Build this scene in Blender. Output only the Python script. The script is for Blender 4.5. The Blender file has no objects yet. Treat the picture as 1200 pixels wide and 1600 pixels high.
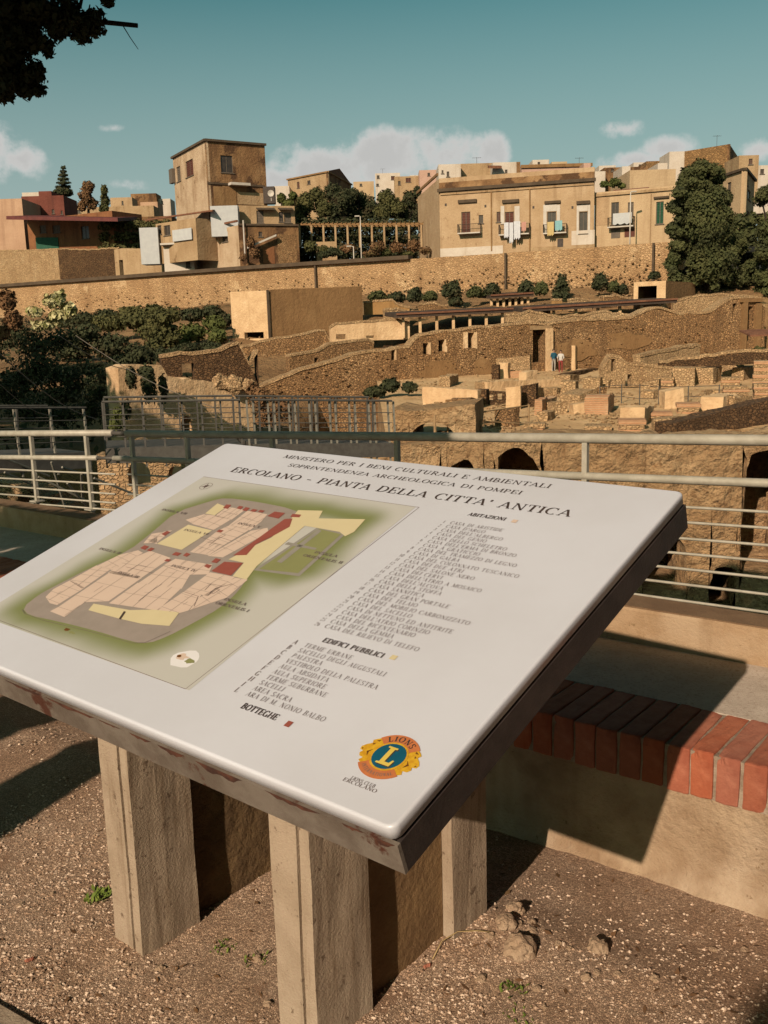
import bpy, bmesh, math, random
from mathutils import Vector, Matrix, noise
R = math.radians
random.seed(7)
scene = bpy.context.scene
COL = scene.collection

# ------------------------------------------------------------------ camera
F, PITCH, ROLL, EYE = 1500.0, R(10.74), R(1.647), 1.6       # focal length in photo pixels, photo is 1200 x 1600
FW = Vector((0, math.cos(PITCH), -math.sin(PITCH)))
RT = Vector((1, 0, 0))
UP = RT.cross(FW)
cr, sr = math.cos(ROLL), math.sin(ROLL)
cam_d = bpy.data.cameras.new('camera')
cam = bpy.data.objects.new('camera', cam_d)
COL.objects.link(cam)
# image right / image down expressed in world axes
IMD = -RT * sr - UP * cr
IMR = RT * cr + (-UP) * sr
mx = Matrix((IMR, -IMD, -FW)).transposed().to_4x4()
mx.translation = Vector((0, 0, EYE))
cam.matrix_world = mx
cam_d.sensor_fit = 'VERTICAL'
cam_d.sensor_height = 24.0
cam_d.lens = 24.0 * F / 1600.0
cam_d.clip_start = 0.05
cam_d.clip_end = 20000
scene.camera = cam
scene.render.resolution_x, scene.render.resolution_y = 768, 1024

def ray(px, py):
    dx, dy = (px - 600) / F, (py - 800) / F
    return FW + IMR * dx + IMD * dy
CAM = Vector((0, 0, EYE))
def W(px, py, d):                       # world point of a pixel at forward distance d
    r = ray(px, py); return CAM + r * (d / r.y)
def G(px, py, z=0.0):                   # world point of a pixel on the level z
    r = ray(px, py); return CAM + r * ((z - EYE) / r.z)

# ------------------------------------------------------------------ light
SUN_EL, SUN_AZ = R(28.5), R(26.0)       # azimuth the light travels to, clockwise from +Y
SUN = Vector((math.sin(SUN_AZ) * math.cos(SUN_EL), math.cos(SUN_AZ) * math.cos(SUN_EL), -math.sin(SUN_EL)))
sl = bpy.data.lights.new('sun', 'SUN')
sl.energy = 5.0
sl.angle = R(0.5)
sl.color = (1.0, 0.80, 0.62)
so = bpy.data.objects.new('sun', sl)
so.rotation_euler = SUN.to_track_quat('-Z', 'Y').to_euler()
so.location = (-20, -40, 30)
COL.objects.link(so)

world = bpy.data.worlds.new('World')
scene.world = world
world.use_nodes = True
wn, wl = world.node_tree.nodes, world.node_tree.links
wn.clear()
w_out = wn.new('ShaderNodeOutputWorld')
w_bg = wn.new('ShaderNodeBackground')
w_bg.inputs['Strength'].default_value = 0.06
w_sky = wn.new('ShaderNodeTexSky')
w_sky.sky_type = 'NISHITA'
w_sky.sun_disc = False
w_sky.sun_elevation = SUN_EL
w_sky.sun_rotation = R(180) + SUN_AZ
w_sky.air_density = 1.0
w_sky.dust_density = 2.6
w_sky.ozone_density = 1.0
def wmath(op, a, b=None, c=None):
    n = wn.new('ShaderNodeMath'); n.operation = op
    for i, v in enumerate((a, b, c)):
        if v is None: continue
        if isinstance(v, (int, float)): n.inputs[i].default_value = v
        else: wl.new(v, n.inputs[i])
    return n.outputs[0]
w_tc = wn.new('ShaderNodeTexCoord')
DIR = w_tc.outputs['Generated']
def wdot(v):
    n = wn.new('ShaderNodeVectorMath'); n.operation = 'DOT_PRODUCT'
    wl.new(DIR, n.inputs[0]); n.inputs[1].default_value = v
    return n.outputs['Value']
tint = wn.new('ShaderNodeMix'); tint.data_type = 'RGBA'; tint.blend_type = 'MULTIPLY'
tint.inputs[0].default_value = 1.0
wl.new(w_sky.outputs[0], tint.inputs[6])
tint.inputs[7].default_value = (0.60, 1.02, 0.74, 1)
# clouds: soft heaps of cumulus standing low over the town, and more of them all round the horizon
HEAPS = [  # centre pixel, half width, half height in pixels
    (500, 262, 95, 42), (600, 248, 110, 50), (690, 245, 70, 48), (762, 236, 40, 32), (450, 285, 80, 30),
    (-30, 235, 85, 48), (30, 250, 45, 30), (970, 203, 44, 20, .85), (1040, 232, 56, 24, .9), (1000, 250, 90, 22, .8),
    (1195, 235, 40, 22), (175, 200, 48, 14, .45), (195, 290, 80, 20, .6), (870, 262, 60, 16, .5)]
fbm = wn.new('ShaderNodeTexNoise'); fbm.inputs['Scale'].default_value = 26; fbm.inputs['Detail'].default_value = 9
fbm.inputs['Roughness'].default_value = 0.62; wl.new(DIR, fbm.inputs['Vector'])
fb2 = wn.new('ShaderNodeTexNoise'); fb2.inputs['Scale'].default_value = 7; fb2.inputs['Detail'].default_value = 5
mp = wn.new('ShaderNodeMapping'); mp.inputs['Scale'].default_value = (1, 1, 2.6); mp.inputs['Location'].default_value = (3.1, 1.7, 0.4)
wl.new(DIR, mp.inputs['Vector']); wl.new(mp.outputs[0], fb2.inputs['Vector'])
field = None
lift = None
for (px, py, rx, ry, *amp) in HEAPS:
    c = ray(px, py).normalized()
    rr = Vector((c.y, -c.x, 0)).normalized(); uu = rr.cross(c)
    a = wmath('DIVIDE', wdot(rr), rx / F); b = wmath('DIVIDE', wdot(uu), ry / F)
    front = wmath('GREATER_THAN', wdot(c), 0.5)
    d2 = wmath('ADD', wmath('MULTIPLY', a, a), wmath('MULTIPLY', b, b))
    m = wmath('MULTIPLY', wmath('SUBTRACT', 1.15 * (amp[0] if amp else 1.0), wmath('POWER', d2, 0.6)), front)
    field = m if field is None else wmath('MAXIMUM', field, m)
sep = wn.new('ShaderNodeSeparateXYZ'); wl.new(DIR, sep.inputs[0])
EL = sep.outputs['Z']
behind = wmath('LESS_THAN', sep.outputs['Y'], 0.72)                # more heaps in the directions the photograph does not cover
band = wmath('SUBTRACT', 1.0, wmath('DIVIDE', wmath('ABSOLUTE', wmath('SUBTRACT', EL, 0.16)), 0.13))
other = wmath('MULTIPLY', wmath('MULTIPLY', wmath('MULTIPLY', wmath('SUBTRACT', fb2.outputs[0], 0.47), 6.0), behind), wmath('MAXIMUM', band, 0.0))
field = wmath('MAXIMUM', field, other)
near = wmath('MINIMUM', wmath('MAXIMUM', wmath('ADD', field, 0.40), 0.0), 1.0)
dens = wmath('ADD', field, wmath('MULTIPLY', wmath('MULTIPLY', wmath('SUBTRACT', fbm.outputs[0], 0.5), 2.6), near))
ramp = wn.new('ShaderNodeMapRange'); ramp.interpolation_type = 'SMOOTHSTEP'
ramp.inputs['From Min'].default_value = 0.22; ramp.inputs['From Max'].default_value = 0.95
ramp.inputs['To Min'].default_value = 0.0; ramp.inputs['To Max'].default_value = 0.88
wl.new(dens, ramp.inputs['Value'])
shade = wn.new('ShaderNodeMapRange'); shade.interpolation_type = 'SMOOTHSTEP'
shade.inputs['From Min'].default_value = 0.40; shade.inputs['From Max'].default_value = 1.25
shade.inputs['To Min'].default_value = 1.0; shade.inputs['To Max'].default_value = 0.0
wl.new(dens, shade.inputs['Value'])
ccol = wn.new('ShaderNodeMix'); ccol.data_type = 'RGBA'
wl.new(shade.outputs[0], ccol.inputs[0])
ccol.inputs[6].default_value = (7.0, 6.75, 6.55, 1)
ccol.inputs[7].default_value = (8.9, 8.6, 8.35, 1)
haze_f = wmath('MULTIPLY', wmath('MINIMUM', wmath('MAXIMUM', wmath('DIVIDE', wmath('SUBTRACT', 0.30, sep.outputs['Z']), 0.24), 0.0), 1.0), 0.9)
hzm = wn.new('ShaderNodeMix'); hzm.data_type = 'RGBA'
wl.new(haze_f, hzm.inputs[0]); wl.new(tint.outputs[2], hzm.inputs[6]); hzm.inputs[7].default_value = (5.2, 6.1, 6.15, 1)
cmix = wn.new('ShaderNodeMix'); cmix.data_type = 'RGBA'
wl.new(ramp.outputs[0], cmix.inputs[0]); wl.new(hzm.outputs[2], cmix.inputs[6]); wl.new(ccol.outputs[2], cmix.inputs[7])
wl.new(cmix.outputs[2], w_bg.inputs['Color'])
wl.new(w_bg.outputs[0], w_out.inputs['Surface'])
vs = scene.view_settings
vs.view_transform = 'Standard'; vs.look = 'None'; vs.exposure = 0.38; vs.gamma = 1.0; vs.use_curve_mapping = False

# ------------------------------------------------------------------ materials
MATS = {}
def gain(name):
    """base colours were picked by eye under a weaker sun; this brings them to plausible albedos"""
    if name.startswith(('leaf', 'weed', 'hair', 'dark_glass', 'iron', 'ink')): return 1.0
    if name.startswith(('tuff', 'terrace', 'hill', 'retaining', 'roman', 'plaster_pale', 'floor')): return 0.94
    if name.startswith(('enamel', 'white_print')): return 0.74
    if name.startswith('galvanised'): return 1.0
    if name.startswith(('ground', 'gravel', 'clod')): return 0.84
    if name.startswith('steel'): return 0.6
    return 0.64
def mat(name, cols, scale=3.0, rough=0.9, bump=0.0, bscale=20.0, stone=None, streak=None, blotch=None, metallic=0.0, spec=0.3, detail=6, course=None, trans=0.0, coat=0.0, rand=0.0):
    """cols: two or three colours mixed by noise.  stone: (scale, mortar colour, depth).  streak: (colour, amount, scale).
    blotch: (colour, threshold, scale).  course: (height, colour, depth) horizontal bed joints."""
    gk = gain(name)
    wm = (1.0, 0.945, 0.89) if name.startswith(('tuff', 'terrace', 'hill', 'retaining', 'plaster', 'stucco', 'bench', 'floor')) else (1, 1, 1)
    sc = lambda c: tuple(min(1.0, x * gk * w_) for x, w_ in zip(c, wm))
    cols = [sc(c) for c in cols]
    if stone: stone = (stone[0], sc(stone[1]), *stone[2:])
    if streak: streak = (sc(streak[0]), *streak[1:])
    if blotch: blotch = (sc(blotch[0]), *blotch[1:])
    if course: course = (course[0], sc(course[1]), course[2])
    m = bpy.data.materials.new(name); m.use_nodes = True
    nt = m.node_tree; N, L = nt.nodes, nt.links
    b = N['Principled BSDF']
    b.inputs['Roughness'].default_value = rough
    b.inputs['Metallic'].default_value = metallic
    b.inputs['Specular IOR Level'].default_value = spec
    if coat: b.inputs['Coat Weight'].default_value = coat; b.inputs['Coat Roughness'].default_value = 0.15
    tc = N.new('ShaderNodeTexCoord')
    V = tc.outputs['Object']
    def nz(s, d=detail, vec=V, ro=0.6):
        n = N.new('ShaderNodeTexNoise'); n.inputs['Scale'].default_value = s; n.inputs['Detail'].default_value = d
        n.inputs['Roughness'].default_value = ro; L.new(vec, n.inputs['Vector']); return n.outputs[0]
    def mr(v, a, z, t0=0.0, t1=1.0):
        n = N.new('ShaderNodeMapRange'); n.inputs['From Min'].default_value = a; n.inputs['From Max'].default_value = z
        n.inputs['To Min'].default_value = t0; n.inputs['To Max'].default_value = t1; n.interpolation_type = 'SMOOTHSTEP'
        L.new(v, n.inputs['Value']); return n.outputs[0]
    def mixc(f, a, c):
        n = N.new('ShaderNodeMix'); n.data_type = 'RGBA'
        if isinstance(f, float): n.inputs[0].default_value = f
        else: L.new(f, n.inputs[0])
        for i, v in ((6, a), (7, c)):
            if isinstance(v, tuple): n.inputs[i].default_value = (*v, 1)
            else: L.new(v, n.inputs[i])
        return n.outputs[2]
    def ma(op, a, c):
        n = N.new('ShaderNodeMath'); n.operation = op
        for i, v in enumerate((a, c)):
            if isinstance(v, (int, float)): n.inputs[i].default_value = v
            else: L.new(v, n.inputs[i])
        return n.outputs[0]
    c = mixc(mr(nz(scale), 0.36, 0.64), cols[0], cols[1])
    if len(cols) > 2: c = mixc(mr(nz(scale * 0.31 + 0.13), 0.48, 0.68), c, cols[2])
    if len(cols) > 3: c = mixc(mr(nz(scale * 7.3), 0.50, 0.66), c, cols[3])
    h = None
    if bump: h = nz(bscale, 8, ro=0.65)
    if stone:
        vo = N.new('ShaderNodeTexVoronoi'); vo.feature = 'DISTANCE_TO_EDGE'; vo.inputs['Scale'].default_value = stone[0]
        vc = N.new('ShaderNodeTexVoronoi'); vc.inputs['Scale'].default_value = stone[0]
        mpn = N.new('ShaderNodeMapping'); mpn.inputs['Scale'].default_value = (1, 1, 1.55)
        wob = N.new('ShaderNodeTexNoise'); wob.inputs['Scale'].default_value = stone[0] * 1.3
        L.new(V, wob.inputs['Vector'])
        add = N.new('ShaderNodeMix'); add.data_type = 'RGBA'; add.blend_type = 'ADD'; add.inputs[0].default_value = 0.25 / stone[0]
        L.new(V, add.inputs[6]); L.new(wob.outputs['Color'], add.inputs[7])
        L.new(add.outputs[2], mpn.inputs['Vector'])
        L.new(mpn.outputs[0], vo.inputs['Vector']); L.new(mpn.outputs[0], vc.inputs['Vector'])
        joint = mr(vo.outputs['Distance'], 0.02, 0.16)
        sp = N.new('ShaderNodeSeparateColor'); L.new(vc.outputs['Color'], sp.inputs[0])
        hv = N.new('ShaderNodeHueSaturation'); L.new(c, hv.inputs['Color'])
        L.new(mr(sp.outputs[0], 0.0, 1.0, 1 - stone[3] if len(stone) > 3 else 0.72, 1 + stone[3] if len(stone) > 3 else 1.28), hv.inputs['Value'])
        c = mixc(joint, stone[1], hv.outputs[0])
        hs = ma('MULTIPLY', joint, stone[2])
        h = hs if h is None else ma('ADD', h, hs)
    if course:
        sx = N.new('ShaderNodeSeparateXYZ'); L.new(V, sx.inputs[0])
        fr = ma('FRACT', ma('DIVIDE', sx.outputs['Z'], course[0]), 0)
        e = mr(ma('ABSOLUTE', ma('SUBTRACT', fr, 0.5), 0), 0.34, 0.46)
        c = mixc(e, c, course[1])
        hs = ma('MULTIPLY', e, -course[2]); h = hs if h is None else ma('ADD', h, hs)
    if streak:
        mps = N.new('ShaderNodeMapping'); mps.inputs['Scale'].default_value = (1, 1, 0.09); L.new(V, mps.inputs['Vector'])
        s = mr(nz(streak[2], 5, mps.outputs[0]), 0.50, 0.70, 0.0, streak[1]); c = mixc(s, c, streak[0])
    if blotch:
        s = mr(nz(blotch[2], 7, ro=0.7), blotch[1], blotch[1] + 0.07); c = mixc(s, c, blotch[0])
    if rand:
        oi = N.new('ShaderNodeObjectInfo'); hv2 = N.new('ShaderNodeHueSaturation'); L.new(c, hv2.inputs['Color'])
        L.new(mr(oi.outputs['Random'], 0.0, 1.0, 1 - rand, 1 + rand), hv2.inputs['Value'])
        L.new(mr(ma('FRACT', ma('MULTIPLY', oi.outputs['Random'], 7.3), 0), 0.0, 1.0, 0.93, 1.05), hv2.inputs['Saturation']); c = hv2.outputs[0]
    L.new(c, b.inputs['Base Color'])
    if h is not None and bump:
        bp = N.new('ShaderNodeBump'); bp.inputs['Strength'].default_value = min(1.0, bump); bp.inputs['Distance'].default_value = 1.2 / bscale * max(1.0, bump)
        L.new(h, bp.inputs['Height']); L.new(bp.outputs[0], b.inputs['Normal'])
    if trans:
        tr = N.new('ShaderNodeBsdfTranslucent'); L.new(c, tr.inputs['Color'])
        mxs = N.new('ShaderNodeMixShader'); mxs.inputs[0].default_value = trans
        L.new(b.outputs[0], mxs.inputs[1]); L.new(tr.outputs[0], mxs.inputs[2]); L.new(mxs.outputs[0], N['Material Output'].inputs['Surface'])
    MATS[name] = m
    return m
mat('ground', [(0.46, 0.30, 0.195), (0.55, 0.39, 0.275), (0.38, 0.235, 0.145)], 6, 1.0, 0.8, 110, stone=(210, (0.30, 0.185, 0.115), 0.5, 0.45), blotch=((0.33, 0.20, 0.125), 0.60, 5))
mat('gravel_a', [(0.70, 0.54, 0.41), (0.20, 0.12, 0.075), (0.45, 0.30, 0.20)], 85, 0.95, 0.4, 300, detail=2)
mat('concrete_post', [(0.44, 0.34, 0.245), (0.37, 0.28, 0.195), (0.47, 0.375, 0.275)], 9, 0.95, 0.5, 150, blotch=((0.19, 0.13, 0.085), 0.585, 34), streak=((0.23, 0.155, 0.095), 0.7, 30))
mat('infill', [(0.30, 0.185, 0.085), (0.22, 0.13, 0.06), (0.34, 0.21, 0.10)], 6, 0.95, 0.5, 45)
mat('rough_infill', [(0.32, 0.20, 0.09), (0.20, 0.12, 0.055)], 8, 0.98, 1.4, 16)
mat('enamel', [(0.60, 0.625, 0.70), (0.565, 0.585, 0.65), (0.53, 0.54, 0.585)], 2.2, 0.36, 0.02, 40, spec=0.45, blotch=((0.42, 0.40, 0.40), 0.725, 42))
mat('enamel_edge', [(0.50, 0.45, 0.38), (0.40, 0.35, 0.29)], 12, 0.5, 0.1, 60)
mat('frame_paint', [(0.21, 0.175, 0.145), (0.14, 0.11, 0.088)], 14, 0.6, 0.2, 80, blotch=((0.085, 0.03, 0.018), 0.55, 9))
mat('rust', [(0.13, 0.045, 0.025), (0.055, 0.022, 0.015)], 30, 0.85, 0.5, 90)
mat('frame_shaded', [(0.055, 0.042, 0.038), (0.035, 0.027, 0.025)], 20, 0.55, 0.2, 120, blotch=((0.09, 0.05, 0.035), 0.66, 15))  # darker than the front paint: shade on the other sides put into colour
mat('ink', [(0.035, 0.025, 0.022), (0.05, 0.035, 0.03)], 20, 0.6)
mat('ink_soft', [(0.12, 0.092, 0.085), (0.145, 0.112, 0.104)], 20, 0.6)
mat('map_grey', [(0.36, 0.31, 0.275), (0.33, 0.285, 0.25)], 30, 0.5)
mat('map_street', [(0.33, 0.31, 0.27), (0.30, 0.28, 0.245)], 30, 0.5)
mat('map_peach', [(0.72, 0.57, 0.47), (0.70, 0.55, 0.455)], 20, 0.5)
mat('map_yellow', [(0.72, 0.63, 0.39), (0.70, 0.61, 0.375)], 20, 0.5)
mat('map_red', [(0.34, 0.095, 0.07), (0.31, 0.085, 0.062)], 20, 0.5)
mat('map_green', [(0.28, 0.29, 0.12), (0.26, 0.275, 0.115)], 20, 0.5)
mat('logo_orange', [(0.62, 0.21, 0.075), (0.55, 0.18, 0.065)], 60, 0.45)
mat('logo_gold', [(0.75, 0.45, 0.03), (0.62, 0.32, 0.02)], 140, 0.45)
mat('logo_brown', [(0.20, 0.085, 0.015), (0.14, 0.05, 0.01)], 90, 0.5)
mat('logo_blue', [(0.01, 0.115, 0.19), (0.01, 0.10, 0.165)], 30, 0.4)
mat('logo_yellow', [(0.78, 0.60, 0.13), (0.74, 0.55, 0.10)], 30, 0.45)
mat('white_print', [(0.74, 0.74, 0.76), (0.72, 0.72, 0.74)], 30, 0.45)
mat('brick', [(0.42, 0.13, 0.068), (0.52, 0.19, 0.108), (0.33, 0.088, 0.046)], 13, 0.94, 0.35, 120, blotch=((0.22, 0.075, 0.045), 0.63, 30), rand=.14)
mat('mortar', [(0.42, 0.33, 0.245), (0.30, 0.225, 0.16)], 30, 1.0, 0.7, 120)
mat('seat_stone', [(0.64, 0.54, 0.44), (0.56, 0.47, 0.38), (0.68, 0.58, 0.48), (0.47, 0.38, 0.30)], 14, 0.95, 0.4, 140)
mat('bench_plaster', [(0.54, 0.42, 0.29), (0.35, 0.245, 0.155), (0.66, 0.55, 0.42)], 5, 0.97, 0.7, 45, blotch=((0.27, 0.185, 0.11), 0.63, 30), streak=((0.31, 0.21, 0.125), 0.5, 5))
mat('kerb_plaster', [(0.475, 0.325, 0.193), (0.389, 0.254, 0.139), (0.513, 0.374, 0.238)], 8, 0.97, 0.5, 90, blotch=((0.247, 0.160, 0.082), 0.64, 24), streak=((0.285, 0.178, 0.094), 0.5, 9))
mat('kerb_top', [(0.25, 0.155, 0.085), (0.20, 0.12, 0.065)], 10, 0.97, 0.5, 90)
mat('galvanised', [(0.33, 0.31, 0.255), (0.27, 0.25, 0.20)], 14, 0.55, 0.12, 60, metallic=0.15, blotch=((0.27, 0.15, 0.075), 0.68, 9))
mat('steel_dark', [(0.12, 0.11, 0.095), (0.09, 0.08, 0.07)], 6, 0.6, 0.1, 40, metallic=0.1, blotch=((0.16, 0.08, 0.04), 0.66, 3))
mat('steel_light', [(0.30, 0.275, 0.225), (0.25, 0.225, 0.18)], 5, 0.6, 0.1, 40, metallic=0.1)
mat('bark', [(0.055, 0.038, 0.028), (0.03, 0.02, 0.015)], 8, 1.0, 1.2, 18, streak=((0.02, 0.014, 0.01), 0.7, 14))
mat('leaf_dark', [(0.022, 0.027, 0.010), (0.040, 0.043, 0.016), (0.05, 0.034, 0.015)], 1.5, 0.85, trans=0.12)
mat('leaf_cypress', [(0.040, 0.046, 0.014), (0.072, 0.072, 0.024), (0.026, 0.030, 0.011)], 0.7, 0.9, trans=0.1)
mat('leaf_olive', [(0.055, 0.055, 0.018), (0.085, 0.078, 0.026), (0.038, 0.042, 0.014)], 0.6, 0.9, trans=0.15)
mat('leaf_green', [(0.060, 0.072, 0.018), (0.10, 0.105, 0.028), (0.042, 0.052, 0.014)], 0.6, 0.9, trans=0.18)
mat('leaf_brown', [(0.16, 0.085, 0.038), (0.11, 0.055, 0.026), (0.075, 0.062, 0.022)], 0.5, 0.95, trans=0.1)
mat('leaf_flower', [(0.56, 0.50, 0.28), (0.11, 0.115, 0.03), (0.22, 0.215, 0.06)], 5.0, 0.9, trans=0.2)
mat('weed', [(0.10, 0.15, 0.022), (0.16, 0.20, 0.035)], 20, 0.8, trans=0.25)
mat('dry_grass', [(0.50, 0.36, 0.17), (0.40, 0.27, 0.12)], 20, 0.9, trans=0.1)
# ruins
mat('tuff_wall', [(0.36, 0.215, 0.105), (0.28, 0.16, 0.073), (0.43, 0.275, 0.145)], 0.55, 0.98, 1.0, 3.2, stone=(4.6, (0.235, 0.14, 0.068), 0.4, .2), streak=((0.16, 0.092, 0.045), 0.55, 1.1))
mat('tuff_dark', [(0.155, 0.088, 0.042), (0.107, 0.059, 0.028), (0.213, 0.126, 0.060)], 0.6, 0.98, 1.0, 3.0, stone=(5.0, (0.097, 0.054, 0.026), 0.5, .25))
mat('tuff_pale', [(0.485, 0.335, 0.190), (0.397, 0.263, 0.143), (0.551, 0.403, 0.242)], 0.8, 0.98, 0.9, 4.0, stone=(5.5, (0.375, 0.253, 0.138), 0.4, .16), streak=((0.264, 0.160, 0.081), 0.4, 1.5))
mat('plaster_pale', [(0.517, 0.371, 0.224), (0.451, 0.310, 0.181), (0.583, 0.434, 0.276)], 1.2, 0.97, 0.5, 5.0, streak=((0.319, 0.202, 0.104), 0.5, 1.6))
mat('plaster_ochre', [(0.407, 0.243, 0.100), (0.339, 0.194, 0.076), (0.456, 0.284, 0.124)], 0.9, 0.97, 0.4, 4.0, streak=((0.204, 0.117, 0.052), 0.6, 1.3))
mat('plaster_brown', [(0.291, 0.171, 0.078), (0.242, 0.140, 0.062), (0.330, 0.203, 0.096)], 0.6, 0.97, 0.35, 3.0, streak=((0.184, 0.104, 0.046), 0.65, 1.2))
mat('roman_brick', [(0.40, 0.215, 0.115), (0.34, 0.175, 0.09), (0.44, 0.28, 0.165)], 1.5, 0.97, 0.6, 6.0, course=(0.11, (0.40, 0.29, 0.18), 0.5))
mat('terrace_earth', [(0.519, 0.359, 0.203), (0.432, 0.283, 0.150), (0.580, 0.411, 0.239), (0.370, 0.248, 0.117)], 0.5, 1.0, 0.5, 3.0, blotch=((0.296, 0.231, 0.091), 0.63, 0.35))
mat('floor_earth', [(0.194, 0.122, 0.062), (0.136, 0.081, 0.040), (0.272, 0.176, 0.088)], 0.3, 1.0, 0.9, 1.6, blotch=((0.049, 0.045, 0.018), 0.56, 0.22))
mat('hill_earth', [(0.262, 0.158, 0.076), (0.194, 0.113, 0.052), (0.320, 0.203, 0.100)], 0.25, 1.0, 0.9, 1.5, blotch=((0.073, 0.056, 0.021), 0.58, 0.18))
mat('retaining', [(0.40, 0.265, 0.145), (0.33, 0.205, 0.105), (0.48, 0.335, 0.195)], 0.25, 0.98, 0.7, 1.8, stone=(3.0, (0.33, 0.21, 0.112), 0.25, .12), streak=((0.21, 0.125, 0.062), 0.6, 0.5), blotch=((0.50, 0.36, 0.215), 0.58, 0.22))
mat('tuff_cliff', [(0.507, 0.341, 0.186), (0.385, 0.242, 0.124), (0.595, 0.423, 0.247), (0.331, 0.202, 0.100)], 0.55, 0.98, 1.6, 1.3, blotch=((0.176, 0.103, 0.052), 0.63, 0.9), streak=((0.275, 0.165, 0.081), 0.45, 1.0))
mat('coping', [(0.11, 0.075, 0.048), (0.08, 0.054, 0.034)], 1, 0.95, 0.3, 6)
mat('roof_dark', [(0.085, 0.055, 0.038), (0.055, 0.036, 0.026)], 1, 0.9, 0.4, 8)
# town
mat('stucco_yellow', [(0.50, 0.36, 0.225), (0.45, 0.315, 0.19), (0.54, 0.40, 0.26)], 0.5, 0.97, 0.3, 3, streak=((0.31, 0.205, 0.115), 0.6, 0.9), blotch=((0.36, 0.245, 0.145), 0.60, 0.8))
mat('stucco_cream', [(0.57, 0.43, 0.275), (0.51, 0.375, 0.235)], 0.4, 0.97, 0.25, 3, streak=((0.38, 0.265, 0.16), 0.5, 0.8), blotch=((0.44, 0.31, 0.19), 0.62, 0.6))
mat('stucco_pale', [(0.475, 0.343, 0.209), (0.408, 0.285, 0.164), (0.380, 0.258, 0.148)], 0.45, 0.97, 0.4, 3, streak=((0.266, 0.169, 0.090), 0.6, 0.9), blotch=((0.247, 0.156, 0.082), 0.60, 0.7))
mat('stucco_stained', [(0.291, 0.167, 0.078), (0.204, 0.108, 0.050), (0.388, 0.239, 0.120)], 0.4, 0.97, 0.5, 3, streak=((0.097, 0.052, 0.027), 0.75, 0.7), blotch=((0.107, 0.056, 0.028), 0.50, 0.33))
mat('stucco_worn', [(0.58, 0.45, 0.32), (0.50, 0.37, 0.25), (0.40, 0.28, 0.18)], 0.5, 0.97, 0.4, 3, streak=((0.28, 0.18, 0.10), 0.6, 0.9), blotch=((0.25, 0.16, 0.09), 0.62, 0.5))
mat('stucco_pink', [(0.58, 0.385, 0.265), (0.52, 0.335, 0.225)], 0.4, 0.97, 0.25, 3, streak=((0.36, 0.22, 0.145), 0.5, 0.8))
mat('stucco_red', [(0.20, 0.065, 0.048), (0.16, 0.05, 0.036)], 0.6, 0.97, 0.25, 3, streak=((0.10, 0.036, 0.028), 0.5, 0.9))
mat('stucco_white', [(0.66, 0.60, 0.54), (0.60, 0.53, 0.46)], 0.5, 0.95, 0.2, 3, streak=((0.40, 0.32, 0.24), 0.45, 0.9))
mat('stucco_rose', [(0.58, 0.39, 0.32), (0.53, 0.35, 0.28)], 0.5, 0.95, 0.2, 3, streak=((0.38, 0.25, 0.19), 0.4, 0.9))
mat('stucco_brown', [(0.36, 0.215, 0.095), (0.29, 0.165, 0.07)], 0.5, 0.97, 0.6, 2.5, stone=(2.2, (0.23, 0.135, 0.06), 0.3))
mat('stucco_orange', [(0.28, 0.125, 0.055), (0.22, 0.095, 0.043)], 0.6, 0.97, 0.25, 3, streak=((0.12, 0.058, 0.03), 0.6, 0.9))
mat('tile_roof', [(0.24, 0.105, 0.058), (0.17, 0.070, 0.040)], 2, 0.95, 0.5, 6)
mat('tin_red', [(0.15, 0.035, 0.028), (0.11, 0.026, 0.022)], 1, 0.7, 0.2, 6)
mat('shutter_brown', [(0.13, 0.042, 0.026), (0.10, 0.032, 0.02)], 4, 0.8)
mat('shutter_green', [(0.012, 0.075, 0.035), (0.010, 0.06, 0.028)], 4, 0.8)
mat('shutter_grey', [(0.16, 0.125, 0.095), (0.12, 0.092, 0.07)], 4, 0.8)
mat('dark_glass', [(0.025, 0.018, 0.014), (0.04, 0.028, 0.02)], 2, 0.25, spec=0.5)
mat('trim_white', [(0.62, 0.56, 0.50), (0.56, 0.49, 0.42)], 1.5, 0.95)
mat('white_sheet', [(0.68, 0.68, 0.68), (0.62, 0.62, 0.63)], 1.5, 0.9, trans=0.2)
mat('iron', [(0.03, 0.022, 0.018), (0.05, 0.034, 0.026)], 5, 0.7)
mat('green_tarp', [(0.012, 0.10, 0.055), (0.010, 0.075, 0.04)], 2, 0.7)
mat('cloth_white', [(0.66, 0.66, 0.70), (0.58, 0.58, 0.63)], 4, 0.95)
mat('cloth_yellow', [(0.60, 0.44, 0.20), (0.55, 0.40, 0.18)], 4, 0.95)
mat('cloth_aqua', [(0.26, 0.48, 0.50), (0.22, 0.42, 0.45)], 4, 0.95)
mat('cloth_pink', [(0.58, 0.30, 0.24), (0.5, 0.26, 0.2)], 4, 0.95)
mat('skin', [(0.40, 0.22, 0.14), (0.36, 0.19, 0.12)], 8, 0.6)
mat('hair', [(0.03, 0.018, 0.012), (0.045, 0.027, 0.018)], 30, 0.7)
mat('shirt_blue', [(0.02, 0.11, 0.17), (0.018, 0.09, 0.14)], 8, 0.95)
mat('shirt_white', [(0.62, 0.58, 0.55), (0.55, 0.51, 0.48)], 8, 0.95)
mat('trousers_pale', [(0.42, 0.38, 0.34), (0.36, 0.32, 0.28)], 8, 0.95)
mat('trousers_red', [(0.30, 0.045, 0.04), (0.25, 0.038, 0.034)], 8, 0.95)
mat('cable', [(0.20, 0.17, 0.14), (0.15, 0.125, 0.10)], 5, 0.6)
mat('wood_pale', [(0.38, 0.25, 0.13), (0.30, 0.19, 0.10)], 5, 0.9)
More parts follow.
